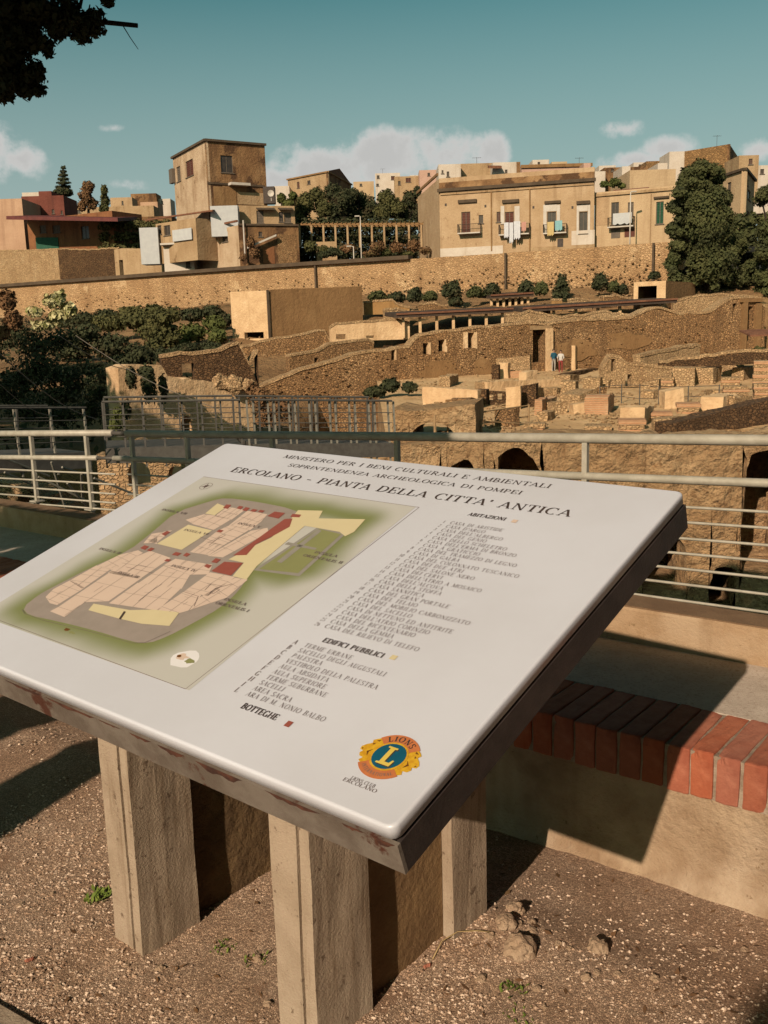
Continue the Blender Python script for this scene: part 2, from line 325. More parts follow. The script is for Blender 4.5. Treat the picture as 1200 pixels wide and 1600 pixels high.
mat('plateau_earth', [(0.17, 0.115, 0.065), (0.12, 0.08, 0.045), (0.10, 0.085, 0.035)], 0.2, 1.0, 0.5, 1.0)

# ------------------------------------------------------------------ mesh helpers
class MB:
    """collects shapes; build() links them as one mesh object"""
    def __init__(s): s.v = []; s.f = []; s.mi = []
    def poly(s, pts, m=0):
        i = len(s.v); s.v += [Vector(p) for p in pts]; s.f.append(list(range(i, i + len(pts)))); s.mi.append(m)
    def add(s, vs, fs, m=0):
        i = len(s.v); s.v += [Vector(p) for p in vs]
        for f in fs: s.f.append([i + k for k in f]); s.mi.append(m)
    def box(s, o, ax, ay, az, m=0):             # corner + three edge vectors
        o, ax, ay, az = Vector(o), Vector(ax), Vector(ay), Vector(az)
        if ax.cross(ay).dot(az) < 0: ax, ay = ay, ax
        vs = [o, o + ax, o + ax + ay, o + ay, o + az, o + ax + az, o + ax + ay + az, o + ay + az]
        s.add(vs, [(0, 3, 2, 1), (4, 5, 6, 7), (0, 1, 5, 4), (1, 2, 6, 5), (2, 3, 7, 6), (3, 0, 4, 7)], m)
    def bevel_box(s, o, ax, ay, az, b, m=0):
        """box with all edges chamfered by b metres"""
        o, ax, ay, az = Vector(o), Vector(ax), Vector(ay), Vector(az)
        bm = bmesh.new()
        bmesh.ops.create_cube(bm, size=1.0)
        for v in bm.verts:
            c = v.co + Vector((.5, .5, .5)); v.co = Vector((c.x * ax.length, c.y * ay.length, c.z * az.length))
        bmesh.ops.bevel(bm, geom=list(bm.edges), offset=b, segments=1, affect='EDGES', profile=0.5)
        ux, uy, uz = ax.normalized(), ay.normalized(), az.normalized()
        fl = ux.cross(uy).dot(uz) < 0
        bm.verts.ensure_lookup_table()
        vs = [o + ux * v.co.x + uy * v.co.y + uz * v.co.z for v in bm.verts]
        fs = [[v.index for v in (reversed(f.verts) if fl else f.verts)] for f in bm.faces]
        bm.free(); s.add(vs, fs, m)
    def tube(s, pts, r, n=8, m=0, cap=True):
        pts = [Vector(p) for p in pts]
        rs = r if isinstance(r, (list, tuple)) else [r] * len(pts)
        base = len(s.v); prev = None
        for i, p in enumerate(pts):
            t = (pts[min(i + 1, len(pts) - 1)] - pts[max(i - 1, 0)]).normalized()
            a = t.cross(Vector((0, 0, 1)) if abs(t.z) < .95 else Vector((1, 0, 0))).normalized()
            if prev is not None:
                a = (prev - t * prev.dot(t)).normalized()
            prev = a; b = t.cross(a)
            for k in range(n):
                q = 2 * math.pi * k / n; s.v.append(p + (a * math.cos(q) + b * math.sin(q)) * rs[i])
        for i in range(len(pts) - 1):
            for k in range(n):
                k2 = (k + 1) % n
                s.f.append([base + i * n + k, base + i * n + k2, base + (i + 1) * n + k2, base + (i + 1) * n + k]); s.mi.append(m)
        if cap:
            s.f.append([base + k for k in reversed(range(n))]); s.mi.append(m)
            e = base + (len(pts) - 1) * n; s.f.append([e + k for k in range(n)]); s.mi.append(m)
    def build(s, name, m, parent=None, smooth=False):
        me = bpy.data.meshes.new(name)
        off = parent_origin(parent)
        me.from_pydata([v - off for v in s.v], [], s.f)
        for x in (m if isinstance(m, (list, tuple)) else [m]): me.materials.append(MATS[x])
        if len(me.materials) > 1: me.polygons.foreach_set('material_index', s.mi)
        if smooth: me.polygons.foreach_set('use_smooth', [True] * len(me.polygons))
        me.update()
        o = bpy.data.objects.new(name, me); COL.objects.link(o)
        if parent is not None: o.parent = parent
        return o
def parent_origin(p):
    v = Vector((0, 0, 0))
    while p is not None: v = v + p.location; p = p.parent
    return v
def tag(o, label, cat, group=None):
    o['label'] = label; o['category'] = cat
    if group: o['group'] = group
    return o
def thing(name, label, cat, loc, group=None):
    o = bpy.data.objects.new(name, None); o.empty_display_size = 0.2
    COL.objects.link(o); o.location = Vector(loc)
    return tag(o, label, cat, group)
def struct(o, kind='structure'): o['kind'] = kind; return o
def single(mb, name, m, label, cat, group=None, smooth=False):
    """a thing that is one mesh, origin at its base"""
    lo = Vector((sum(v.x for v in mb.v) / len(mb.v), sum(v.y for v in mb.v) / len(mb.v), min(v.z for v in mb.v)))
    mb.v = [v - lo for v in mb.v]
    o = mb.build(name, m, None, smooth); o.location = lo
    return tag(o, label, cat, group)

class Plane:
    """a vertical plane through two plan points; u along it, z up, n its normal towards the camera"""
    def __init__(s, a, b):
        s.a = Vector((a.x, a.y, 0)); d = Vector((b.x - a.x, b.y - a.y, 0)); s.len = d.length; s.d = d.normalized()
        s.n = Vector((s.d.y, -s.d.x, 0))
        if s.n.dot(CAM - s.a) < 0: s.n = -s.n
    def uv(s, px, py):
        r = ray(px, py); k = (s.a - CAM).dot(s.n) / r.dot(s.n); p = CAM + r * k
        return (p - s.a).dot(s.d), p.z
    def pt(s, u, z, off=0.0): return s.a + s.d * u + s.n * off + Vector((0, 0, z))
    def rect(s, x0, y0, x1, y1):
        u0, za = s.uv(x0, (y0 + y1) / 2); u1, zb = s.uv(x1, (y0 + y1) / 2)
        _, z1 = s.uv((x0 + x1) / 2, y0); _, z0 = s.uv((x0 + x1) / 2, y1)
        return min(u0, u1), max(u0, u1), z0, z1

def lerp_profile(prof, u):
    if u <= prof[0][0]: return prof[0][1]
    for (a, za), (b, zb) in zip(prof, prof[1:]):
        if u <= b: return za + (zb - za) * ((u - a) / (b - a) if b > a else 0)
    return prof[-1][1]

def slab(mb, pl, u0, u1, top, bot, thick, holes=(), step=None, rough=0.0, m=0, back=True, seed=0.0, relief=0.0):
    """a wall standing on plane pl (its front face), behind it `thick` metres deep, with real openings.
    top / bot: profiles [(u, z)].  holes: (u0, u1, z0, z1, arch_rise)."""
    holes = [h if len(h) == 5 else (*h, 0.0) for h in holes]
    br = {u0, u1}
    for p in (top, bot):
        for u, _ in p:
            if u0 < u < u1: br.add(u)
    for h in holes:
        k = 8 if h[4] > 0 else 1
        for i in range(k + 1):
            br.add(min(max(h[0] + (h[1] - h[0]) * i / k, u0), u1))
    br = sorted(br)
    if step:
        nb = [br[0]]
        for a, b in zip(br, br[1:]):
            k = max(1, int((b - a) / step))
            nb += [a + (b - a) * (i + 1) / k for i in range(k)]
        br = nb
    cl = [br[0]]
    for b in br[1:]:
        if b - cl[-1] > 1e-4: cl.append(b)
    br = cl
    def tz(u):
        z = lerp_profile(top, u)
        if rough: z += rough * (noise.noise(Vector((u * 1.3, seed, 3.1))) + 0.6 * noise.noise(Vector((u * 4.1, seed, 9.7))))
        return z
    bz = lambda u: lerp_profile(bot, u)
    def hole_z(h, u):
        z1 = h[3]
        if h[4] > 0:
            t = (u - (h[0] + h[1]) / 2) / ((h[1] - h[0]) / 2)
            z1 = h[3] - h[4] * (1 - math.sqrt(max(0.0, 1 - t * t)))
        return max(h[2], z1)
    P = lambda u, z, off: pl.pt(u, z, off)
    def face(p, q, r, s):
        mb.poly([p, q, r, s], m)
    T = -thick
    for a, b in zip(br, br[1:]):
        mid = (a + b) / 2
        hs = sorted([h for h in holes if h[0] - 1e-5 <= a and b <= h[1] + 1e-5], key=lambda h: h[2])
        lo = (bz(a), bz(b)); segs = []
        for h in hs:
            z0a, z0b = max(h[2], bz(a)), max(h[2], bz(b))
            segs.append((lo[0], lo[1], z0a, z0b)); lo = (hole_z(h, a), hole_z(h, b))
        segs.append((lo[0], lo[1], tz(a), tz(b)))
        for (la, lb, ha, hb) in segs:
            if ha - la < 1e-4 and hb - lb < 1e-4: continue
            face(P(a, la, 0), P(b, lb, 0), P(b, hb, 0), P(a, ha, 0))
            if back: face(P(b, lb, T), P(a, la, T), P(a, ha, T), P(b, hb, T))
            face(P(a, ha, 0), P(b, hb, 0), P(b, hb, T), P(a, ha, T))           # top of the segment
            face(P(b, lb, 0), P(a, la, 0), P(a, la, T), P(b, lb, T))           # underside
        # jambs
        for (u, other) in ((a, 0), (b, 1)):
            pass
    # vertical jamb and end faces
    def solid(u, side):
        """solid intervals just left (-1) or right (+1) of u"""
        uu = u + side * 1e-4
        if uu < u0 or uu > u1: return []
        hs = sorted([h for h in holes if h[0] <= uu <= h[1]], key=lambda h: h[2]); lo = bz(u); out = []
        for h in hs: out.append((lo, max(h[2], lo))); lo = hole_z(h, u)
        out.append((lo, tz(u))); return [(x, y) for x, y in out if y - x > 1e-4]
    for u in br:
        A, B = solid(u, -1), solid(u, 1)
        def inside(z, S): return any(x - 1e-6 <= z <= y + 1e-6 for x, y in S)
        cuts = sorted({z for S in (A, B) for seg in S for z in seg})
        for z0, z1 in zip(cuts, cuts[1:]):
            zm = (z0 + z1) / 2; a_, b_ = inside(zm, A), inside(zm, B)
            if a_ != b_: face(P(u, z0, 0), P(u, z0, T), P(u, z1, T), P(u, z1, 0))

def relax_mesh(o):
    """weld the pieces of a slab and make its normals agree"""
    bm = bmesh.new(); bm.from_mesh(o.data)
    bmesh.ops.remove_doubles(bm, verts=bm.verts, dist=0.0005)
    bmesh.ops.recalc_face_normals(bm, faces=bm.faces)
    bm.to_mesh(o.data); bm.free()

def leaf_cloud(mb, clumps, n, size, rnd, flat=0.35, m=0):
    """n small leaf faces through the volume of ellipsoid clumps (cx, cy, cz, rx, ry, rz)"""
    tot = sum((c[3] * c[4] * c[5]) ** (2 / 3) for c in clumps)
    for c in clumps:
        k = max(6, int(n * (c[3] * c[4] * c[5]) ** (2 / 3) / tot))
        for _ in range(k):
            d = Vector((rnd.gauss(0, 1), rnd.gauss(0, 1), rnd.gauss(0, 1))).normalized()
            q = rnd.random() ** 0.45
            q *= 0.82 + 0.36 * noise.noise(d * 2.3 + Vector((c[0], c[1], c[2])))
            p = Vector((c[0] + d.x * c[3] * q, c[1] + d.y * c[4] * q, c[2] + d.z * c[5] * q))
            nrm = (d + Vector((rnd.uniform(-1, 1), rnd.uniform(-1, 1), rnd.uniform(-.6, 1))) * 0.9).normalized()
            a = nrm.cross(Vector((rnd.uniform(-1, 1), rnd.uniform(-1, 1), rnd.uniform(-1, 1)))).normalized()
            b = nrm.cross(a); s_ = size * rnd.uniform(0.6, 1.35)
            a *= s_; b *= s_ * rnd.uniform(flat, 1.0)
            mb.poly([p - a, p - b * 0.8 + a * .1, p + a, p + b], m)

def relief(o, cuts, amp, freq, seed=0.0):
    """break a flat built surface up: subdivide and push the points about"""
    bm = bmesh.new(); bm.from_mesh(o.data)
    bmesh.ops.triangulate(bm, faces=[f for f in bm.faces if len(f.verts) > 4])
    bmesh.ops.subdivide_edges(bm, edges=bm.edges, cuts=cuts, use_grid_fill=True)
    for v in bm.verts:
        p = v.co * freq + Vector((seed, seed * 1.7, 0))
        v.co += Vector((noise.noise(p), noise.noise(p + Vector((31, 0, 0))), .5 * noise.noise(p + Vector((0, 57, 0))))) * amp + Vector((noise.noise(p * 3.1), noise.noise(p * 3.1 + Vector((9, 0, 0))), .4 * noise.noise(p * 3.1 + Vector((0, 5, 0))))) * amp * .45
    bm.to_mesh(o.data); bm.free()
# ------------------------------------------------------------------ setting: ground
BYAW = R(-38)
BD = Vector((math.cos(BYAW), math.sin(BYAW), 0)); BN = Vector((-math.sin(BYAW), math.cos(BYAW), 0))
B0 = BN * 2.4835                                     # a point of the bench's front face
RYAW = R(-31)
RD = Vector((math.cos(RYAW), math.sin(RYAW), 0)); RN = Vector((-math.sin(RYAW), math.cos(RYAW), 0))
RDIST = 3.55                                         # the railing's plane
KERB = 0.78                                          # from the bench front to the kerb
def ground_z(x, y):
    p = Vector((x, y, 0)); s = (B0 - p).dot(BN)      # metres in front of the bench
    z = 0.10 * min(1.0, max(0.0, s / 0.55)) ** 1.3
    z += 0.016 * noise.noise(Vector((x * 2.2, y * 2.2, 0.3))) + 0.007 * noise.noise(Vector((x * 7, y * 7, 1.3))) + 0.004 * noise.noise(Vector((x * 19, y * 19, 4.3)))
    return z
mb = MB()
xs = [-40, -25, -15, -9, -6, -4.5, -3.5, -3] + [-2.6 + .04 * i for i in range(121)] + [2.6, 3, 3.5, 4.5, 6, 9, 15, 25, 40]
ts = [-40, -25, -15, -9, -6, -4, -2.8, -2.2] + [-1.7 + .04 * i for i in range(49)]     # metres along BN from the bench front, negative = towards the camera
n = len(xs)
for t in ts:
    for x in xs:
        p = B0 + BD * x + BN * (t + 0.2)
        mb.v.append(Vector((p.x, p.y, ground_z(p.x, p.y))))
for i in range(len(ts) - 1):
    for j in range(n - 1):
        mb.f.append([i * n + j, i * n + j + 1, (i + 1) * n + j + 1, (i + 1) * n + j]); mb.mi.append(0)
struct(mb.build('ground', 'ground', None, True))
# fill under bench, kerb and rail, and the drop behind it
mb = MB()
e0, e1 = B0 - BD * 40 + BN * 0.1, B0 + BD * 40 + BN * 0.1
edge = 1.32
mb.box(e0 + Vector((0, 0, -12)), e1 - e0, BN * edge, Vector((0, 0, 11.95)))
struct(mb.build('cliff', 'tuff_wall'))

rnd = random.Random(3)
mb = MB()
def stone(mb, c, r, rnd, sq=0.7):
    vs = []
    for d in ((1, 0, 0), (-1, 0, 0), (0, 1, 0), (0, -1, 0), (0, 0, 1), (0, 0, -1)):
        vs.append(c + Vector((d[0] * r * rnd.uniform(.6, 1.2), d[1] * r * rnd.uniform(.6, 1.2), d[2] * r * sq * rnd.uniform(.6, 1.1))) + Vector((rnd.uniform(-.3, .3), rnd.uniform(-.3, .3), 0)) * r)
    mb.add(vs, [(0, 2, 4), (2, 1, 4), (1, 3, 4), (3, 0, 4), (2, 0, 5), (1, 2, 5), (3, 1, 5), (0, 3, 5)])
for i in range(52000):
    px, py = rnd.uniform(-60, 1260), 1100 + 560 * rnd.random() ** 0.8
    p = G(px, py, 0.09)
    if (B0 - p).dot(BN) < 0.01: continue
    dn = noise.noise(Vector((p.x * 1.7, p.y * 1.7, 8.0)))
    if px > 760 and rnd.random() < 0.72: continue
    if rnd.random() > 0.62 + 1.5 * dn: continue
    r = 0.0017 + 0.0052 * rnd.random() ** 3.5
    stone(mb, Vector((p.x, p.y, ground_z(p.x, p.y) + r * .15)), r, rnd)
struct(mb.build('gravel', 'gravel_a'), 'stuff')

# excavation floor, terrace, hillside, plateau
def pix_grid(name, m, cols, rough, nu=5, nv=5, smooth=True, freq=0.35):
    """a terrain sheet from columns of (px, [(py, depth), ...]); every column has the same number of rows"""
    pts = [[W(px, py, d) for (py, d) in rows] for px, rows in cols]
    U, Vn = (len(pts) - 1) * nu + 1, (len(pts[0]) - 1) * nv + 1
    mb = MB()
    for i in range(U):
        a, fa = min(i // nu, len(pts) - 2), (i - min(i // nu, len(pts) - 2) * nu) / nu
        for j in range(Vn):
            b = min(j // nv, len(pts[0]) - 2); fb = (j - b * nv) / nv
            p = (pts[a][b] * (1 - fa) + pts[a + 1][b] * fa) * (1 - fb) + (pts[a][b + 1] * (1 - fa) + pts[a + 1][b + 1] * fa) * fb
            p.z += rough * (noise.noise(p * freq) + 0.5 * noise.noise(p * freq * 2.7))
            mb.v.append(p)
    for i in range(U - 1):
        for j in range(Vn - 1):
            mb.f.append([i * Vn + j, (i + 1) * Vn + j, (i + 1) * Vn + j + 1, i * Vn + j + 1]); mb.mi.append(0)
    return struct(mb.build(name, m, None, smooth))
mb = MB()
nx, ny = 60, 46
for j in range(ny + 1):
    for i in range(nx + 1):
        x, y = -90 + 180 * i / nx, 3 + 97 * j / ny
        z = -11.0 + 0.5 * noise.noise(Vector((x * .2, y * .2, 0))) + max(0, (-x - 6)) * 0.10 * min(1, y / 30)
        mb.v.append(Vector((x, y, z)))
for j in range(ny):
    for i in range(nx):
        a = j * (nx + 1) + i; mb.f.append([a, a + 1, a + nx + 2, a + nx + 1]); mb.mi.append(0)
struct(mb.build('excavation_floor', 'floor_earth', None, True))
TA, TB = -4.075, 0.025                               # terrace level z = TA + TB * y
def T(px, py):
    r = ray(px, py); k = (TA - EYE) / (r.z - TB * r.y); return CAM + r * k
def tz(y): return TA + TB * y
mb = MB()
f0, f1 = W(606, 690, 38.0), W(1420, 672, 35.0)       # front edge of the terrace
g0, g1 = W(585, 560, 90.0), W(1560, 520, 90.0)
U, Vn = 60, 44
for i in range(U + 1):
    for j in range(Vn + 1):
        p = (f0.lerp(f1, i / U)).lerp(g0.lerp(g1, i / U), j / Vn)
        mb.v.append(Vector((p.x, p.y, tz(p.y) + 0.10 * noise.noise(Vector((p.x * .4, p.y * .4, 0))) + .04 * noise.noise(Vector((p.x * 1.7, p.y * 1.7, 0))))))
for i in range(U):
    for j in range(Vn):
        a = i * (Vn + 1) + j; mb.f.append([a, a + Vn + 1, a + Vn + 2, a + 1]); mb.mi.append(0)
struct(mb.build('terrace_ground', 'terrace_earth', None, True))
mb = MB()
fb = (g0 - f0).normalized() * 4.3; fb.z = 0
mb.poly([f0 + fb + Vector((0, 0, -9)), f1 + fb + Vector((0, 0, -9)), f1 + fb + Vector((0, 0, -.3)), f0 + fb + Vector((0, 0, -.3))])
mb.poly([f0 + fb + Vector((0, 0, -9)), f0 + fb + Vector((0, 0, -.3)), Vector((g0.x, g0.y, tz(g0.y) - .2)), Vector((g0.x, g0.y, -12))])
struct(mb.build('terrace_bank', 'tuff_cliff'))
mb = MB(); rnd = random.Random(91)
for _ in range(3200):
    px, py = rnd.uniform(615, 1230), 570 + 120 * rnd.random() ** .8
    p = T(px, py)
    if noise.noise(Vector((p.x * .25, p.y * .25, 5))) + rnd.uniform(-.3, .3) < 0: continue
    stone(mb, Vector((p.x, p.y, tz(p.y) + .03)), rnd.uniform(.05, .20) * rnd.random() + .04, rnd, .6)
struct(mb.build('terrace_rubble', 'tuff_pale'), 'stuff')
# retaining wall plane (far), its top runs up to the right in the picture
RW = Plane(W(-420, 470, 190.0), W(1060, 378, 101.0))
def rw_d(px): u, z = RW.uv(px, 430); return RW.pt(u, 0).y
pix_grid('hillside', 'hill_earth', [
    (-500, [(1040, 38.5), (760, 40), (680, 52), (600, 72), (545, 110), (508, 190)]),
    (0, [(1020, 38.5), (740, 40), (660, 52), (590, 72), (530, 110), (496, rw_d(0) - .4)]),
    (180, [(1000, 40.5), (720, 42), (640, 56), (580, 72), (525, 105), (487, rw_d(180) - .4)]),
    (360, [(1000, 46.5), (720, 48), (660, 62), (600, 74), (528, 92), (476, rw_d(360) - .4)]),
    (520, [(750, 74.1), (690, 74.5), (620, 75.5), (566, 84), (500, 97), (466, rw_d(520) - .4)]),
    (700, [(680, 78.9), (620, 79.3), (560, 80.5), (522, 85), (484, 95), (458, rw_d(700) - .4)]),
    (900, [(655, 83.1), (595, 83.5), (550, 84.5), (508, 88), (476, 95), (450, rw_d(900) - .4)]),
    (1060, [(635, 86.6), (575, 87), (535, 87.8), (498, 90), (466, 95), (446, rw_d(1060) - .4)]),
    (1250, [(625, 89.6), (565, 90), (525, 91), (488, 92.5), (460, 96), (440, 100)]),
    (1700, [(615, 90.6), (555, 91), (520, 92), (480, 93), (450, 96), (430, 100)])], 0.5, 6, 6)
mb = MB()
wl_, wr_ = W(-420, 462, 190.0), W(1060, 380, 101.0)
far = [wl_ + Vector((-400, 0, -1)), wl_ + Vector((0, .6, -.5)), wr_ + Vector((0, .6, -.5)), wr_ + Vector((300, 6, 0))]
rows = [0, 12, 30, 60, 120, 300, 800, 2500, 6000]
for p in far:
    for d in rows: mb.v.append(Vector((p.x + (p.x * d * .01), p.y + d, p.z + min(d, 120) * 0.035)))
k = len(rows)
for i in range(3):
    for j in range(k - 1): mb.f.append([i * k + j, (i + 1) * k + j, (i + 1) * k + j + 1, i * k + j + 1]); mb.mi.append(0)
struct(mb.build('plateau', 'plateau_earth'))
# ------------------------------------------------------------------ the information lectern
PYAW, PTILT, PROLL, PS = R(-39.98), R(18.7), R(-1.2), 0.60
pdx = Vector((math.cos(PYAW), math.sin(PYAW), 0)); phd = Vector((-pdx.y, pdx.x, 0))
pdy = phd * math.cos(PTILT) + Vector((0, 0, math.sin(PTILT))); pn = pdx.cross(pdy)
pdx, pn = pdx * math.cos(PROLL) + pn * math.sin(PROLL), pn * math.cos(PROLL) - pdx * math.sin(PROLL)
PBR = CAM + Vector((-0.00074, 1.8195, -1.0111)) * PS
PW, PH = 2.121 * PS, 1.537 * PS
PBL = PBR - pdx * PW
def PP(u, v, off=0.0): return PBL + pdx * u + pdy * v + pn * off
def puv(px, py):
    r = ray(px, py); k = (PBR - CAM).dot(pn) / r.dot(pn); p = CAM + r * k - PBL
    return p.dot(pdx), p.dot(pdy)
ZG = 0.10
SYAW = R(-41)
sdx = Vector((math.cos(SYAW), math.sin(SYAW), 0)); shd = Vector((-sdx.y, sdx.x, 0))
lect = thing('information_lectern', 'tilted white site map panel on four pale concrete posts', 'information panel', G(420, 1500, ZG).xy.to_3d() + Vector((0, 0, 0)))
# --- board: enamelled tray with rounded edges
def rrect(u0, u1, v0, v1, r, k=4):
    out = []
    for cu, cv, a in ((u1 - r, v1 - r, 0), (u0 + r, v1 - r, 90), (u0 + r, v0 + r, 180), (u1 - r, v0 + r, 270)):
        for i in range(k + 1):
            q = R(a + 90 * i / k); out.append((cu + r * math.cos(q), cv + r * math.sin(q)))
    return out
mb = MB()
prof = [(0.0045, 0.0), (0.0028, -0.0004), (0.0014, -0.0014), (0.0004, -0.0029), (0.0, -0.0047), (0.0, -0.021), (0.006, -0.023)]
loops = []
for ins, off in prof:
    lp = rrect(ins, PW - ins, ins, PH - ins, 0.014 - ins * .5)
    i0 = len(mb.v); mb.v += [PP(u, v, off) for u, v in lp]; loops.append((i0, len(lp)))
mb.f.append([loops[0][0] + k for k in range(loops[0][1])]); mb.mi.append(0)
for (a, n1), (b, _) in zip(loops, loops[1:]):
    for k in range(n1):
        k2 = (k + 1) % n1
        mb.f.append([a + k, b + k, b + k2, a + k2]); mb.mi.append(0)
board = mb.build('board', 'enamel', lect, False)
for p in board.data.polygons:
    if len(p.vertices) == 4: p.use_smooth = True
# --- frame: an angle-iron rim under the tray
mb = MB()
def pbox(mb, u0, u1, v0, v1, o0, o1, m=0): mb.box(PP(u0, v0, o0), pdx * (u1 - u0), pdy * (v1 - v0), pn * (o1 - o0), m)
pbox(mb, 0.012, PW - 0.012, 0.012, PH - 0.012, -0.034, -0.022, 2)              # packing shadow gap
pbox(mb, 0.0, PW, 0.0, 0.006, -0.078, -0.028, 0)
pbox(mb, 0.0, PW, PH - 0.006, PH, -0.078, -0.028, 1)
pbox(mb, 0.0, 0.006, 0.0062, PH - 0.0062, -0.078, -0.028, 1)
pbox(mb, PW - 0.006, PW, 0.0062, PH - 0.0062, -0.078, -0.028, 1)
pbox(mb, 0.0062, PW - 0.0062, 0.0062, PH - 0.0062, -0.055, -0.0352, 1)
frame = mb.build('frame', ['frame_paint', 'frame_shaded', 'rust'], lect)
rnd = random.Random(11)
u = 0.02
while u < PW - 0.02:                                                           # flaking rust along the top of the front rim
    L_ = rnd.uniform(0.03, 0.16); hgt = rnd.uniform(0.003, 0.016); k = 9; e_ = min(u + L_, PW - .004) - u
    low = [PP(u + e_ * i / k, -0.0006, -0.0282 - hgt * (math.sin(math.pi * i / k) ** .6) * rnd.uniform(.5, 1.2)) for i in range(k + 1)]
    mb = MB(); mb.poly([PP(u, -0.0006, -0.0282)] + low[1:-1] + [PP(u + e_, -0.0006, -0.0282)]); mb.build('rust_flake', 'rust', frame)
    u += L_ + rnd.uniform(0.004, 0.05)
# --- supports
def under(p): # height of the frame's underside above a plan point
    q = PP(0, 0, -0.079); return q.z - (pn.x * (p.x - q.x) + pn.y * (p.y - q.y)) / pn.z
def post(mb, o, a, b, m=0, bulge=0.0):
    """upright prism on plan parallelogram o, o+a, o+a+b, o+b reaching from the ground to the frame"""
    c = [o, o + a, o + a + b, o + b]
    top = [Vector((p.x, p.y, min(under(p), 1.12) - 0.002)) for p in c]
    bot = [Vector((p.x, p.y, -0.10)) for p in c]
    mb.add(bot + top, [(3, 2, 1, 0), (4, 5, 6, 7), (0, 1, 5, 4), (1, 2, 6, 5), (2, 3, 7, 6), (3, 0, 4, 7)], m)
LL = G(181, 1465, ZG); LL.z = 0
RL = G(438, 1606, ZG); RL.z = 0
BRC = G(773, 1432, ZG); BRC.z = 0
wd = 0.118
dep = (BRC - RL).dot(shd)
FD, RDp = 0.175, 0.145
for nm, o, rough in (('rough', LL, True), ('smooth', RL, False)):
    mb = MB()                                                                  # front post with its grooved face
    post(mb, o, sdx * 0.078, shd * FD)
    post(mb, o + sdx * 0.0781 + shd * 0.008, sdx * 0.0098, shd * (FD - .008))
    post(mb, o + sdx * 0.088, sdx * (wd - 0.088), shd * FD)
    relief(mb.build('support_post', 'concrete_post', lect), 11, .0032, 16)
    mb = MB(); post(mb, o + sdx * 0.03 + shd * (FD + .0005), sdx * (wd - 0.066), shd * (dep - FD - RDp - .001))
    mb.build('infill_panel', 'rough_infill' if rough else 'infill', lect)
    mb = MB(); post(mb, o + shd * (dep - RDp), sdx * (wd - .004), shd * RDp)
    relief(mb.build('support_post', 'concrete_post', lect), 9, .0035, 18, 4.0)

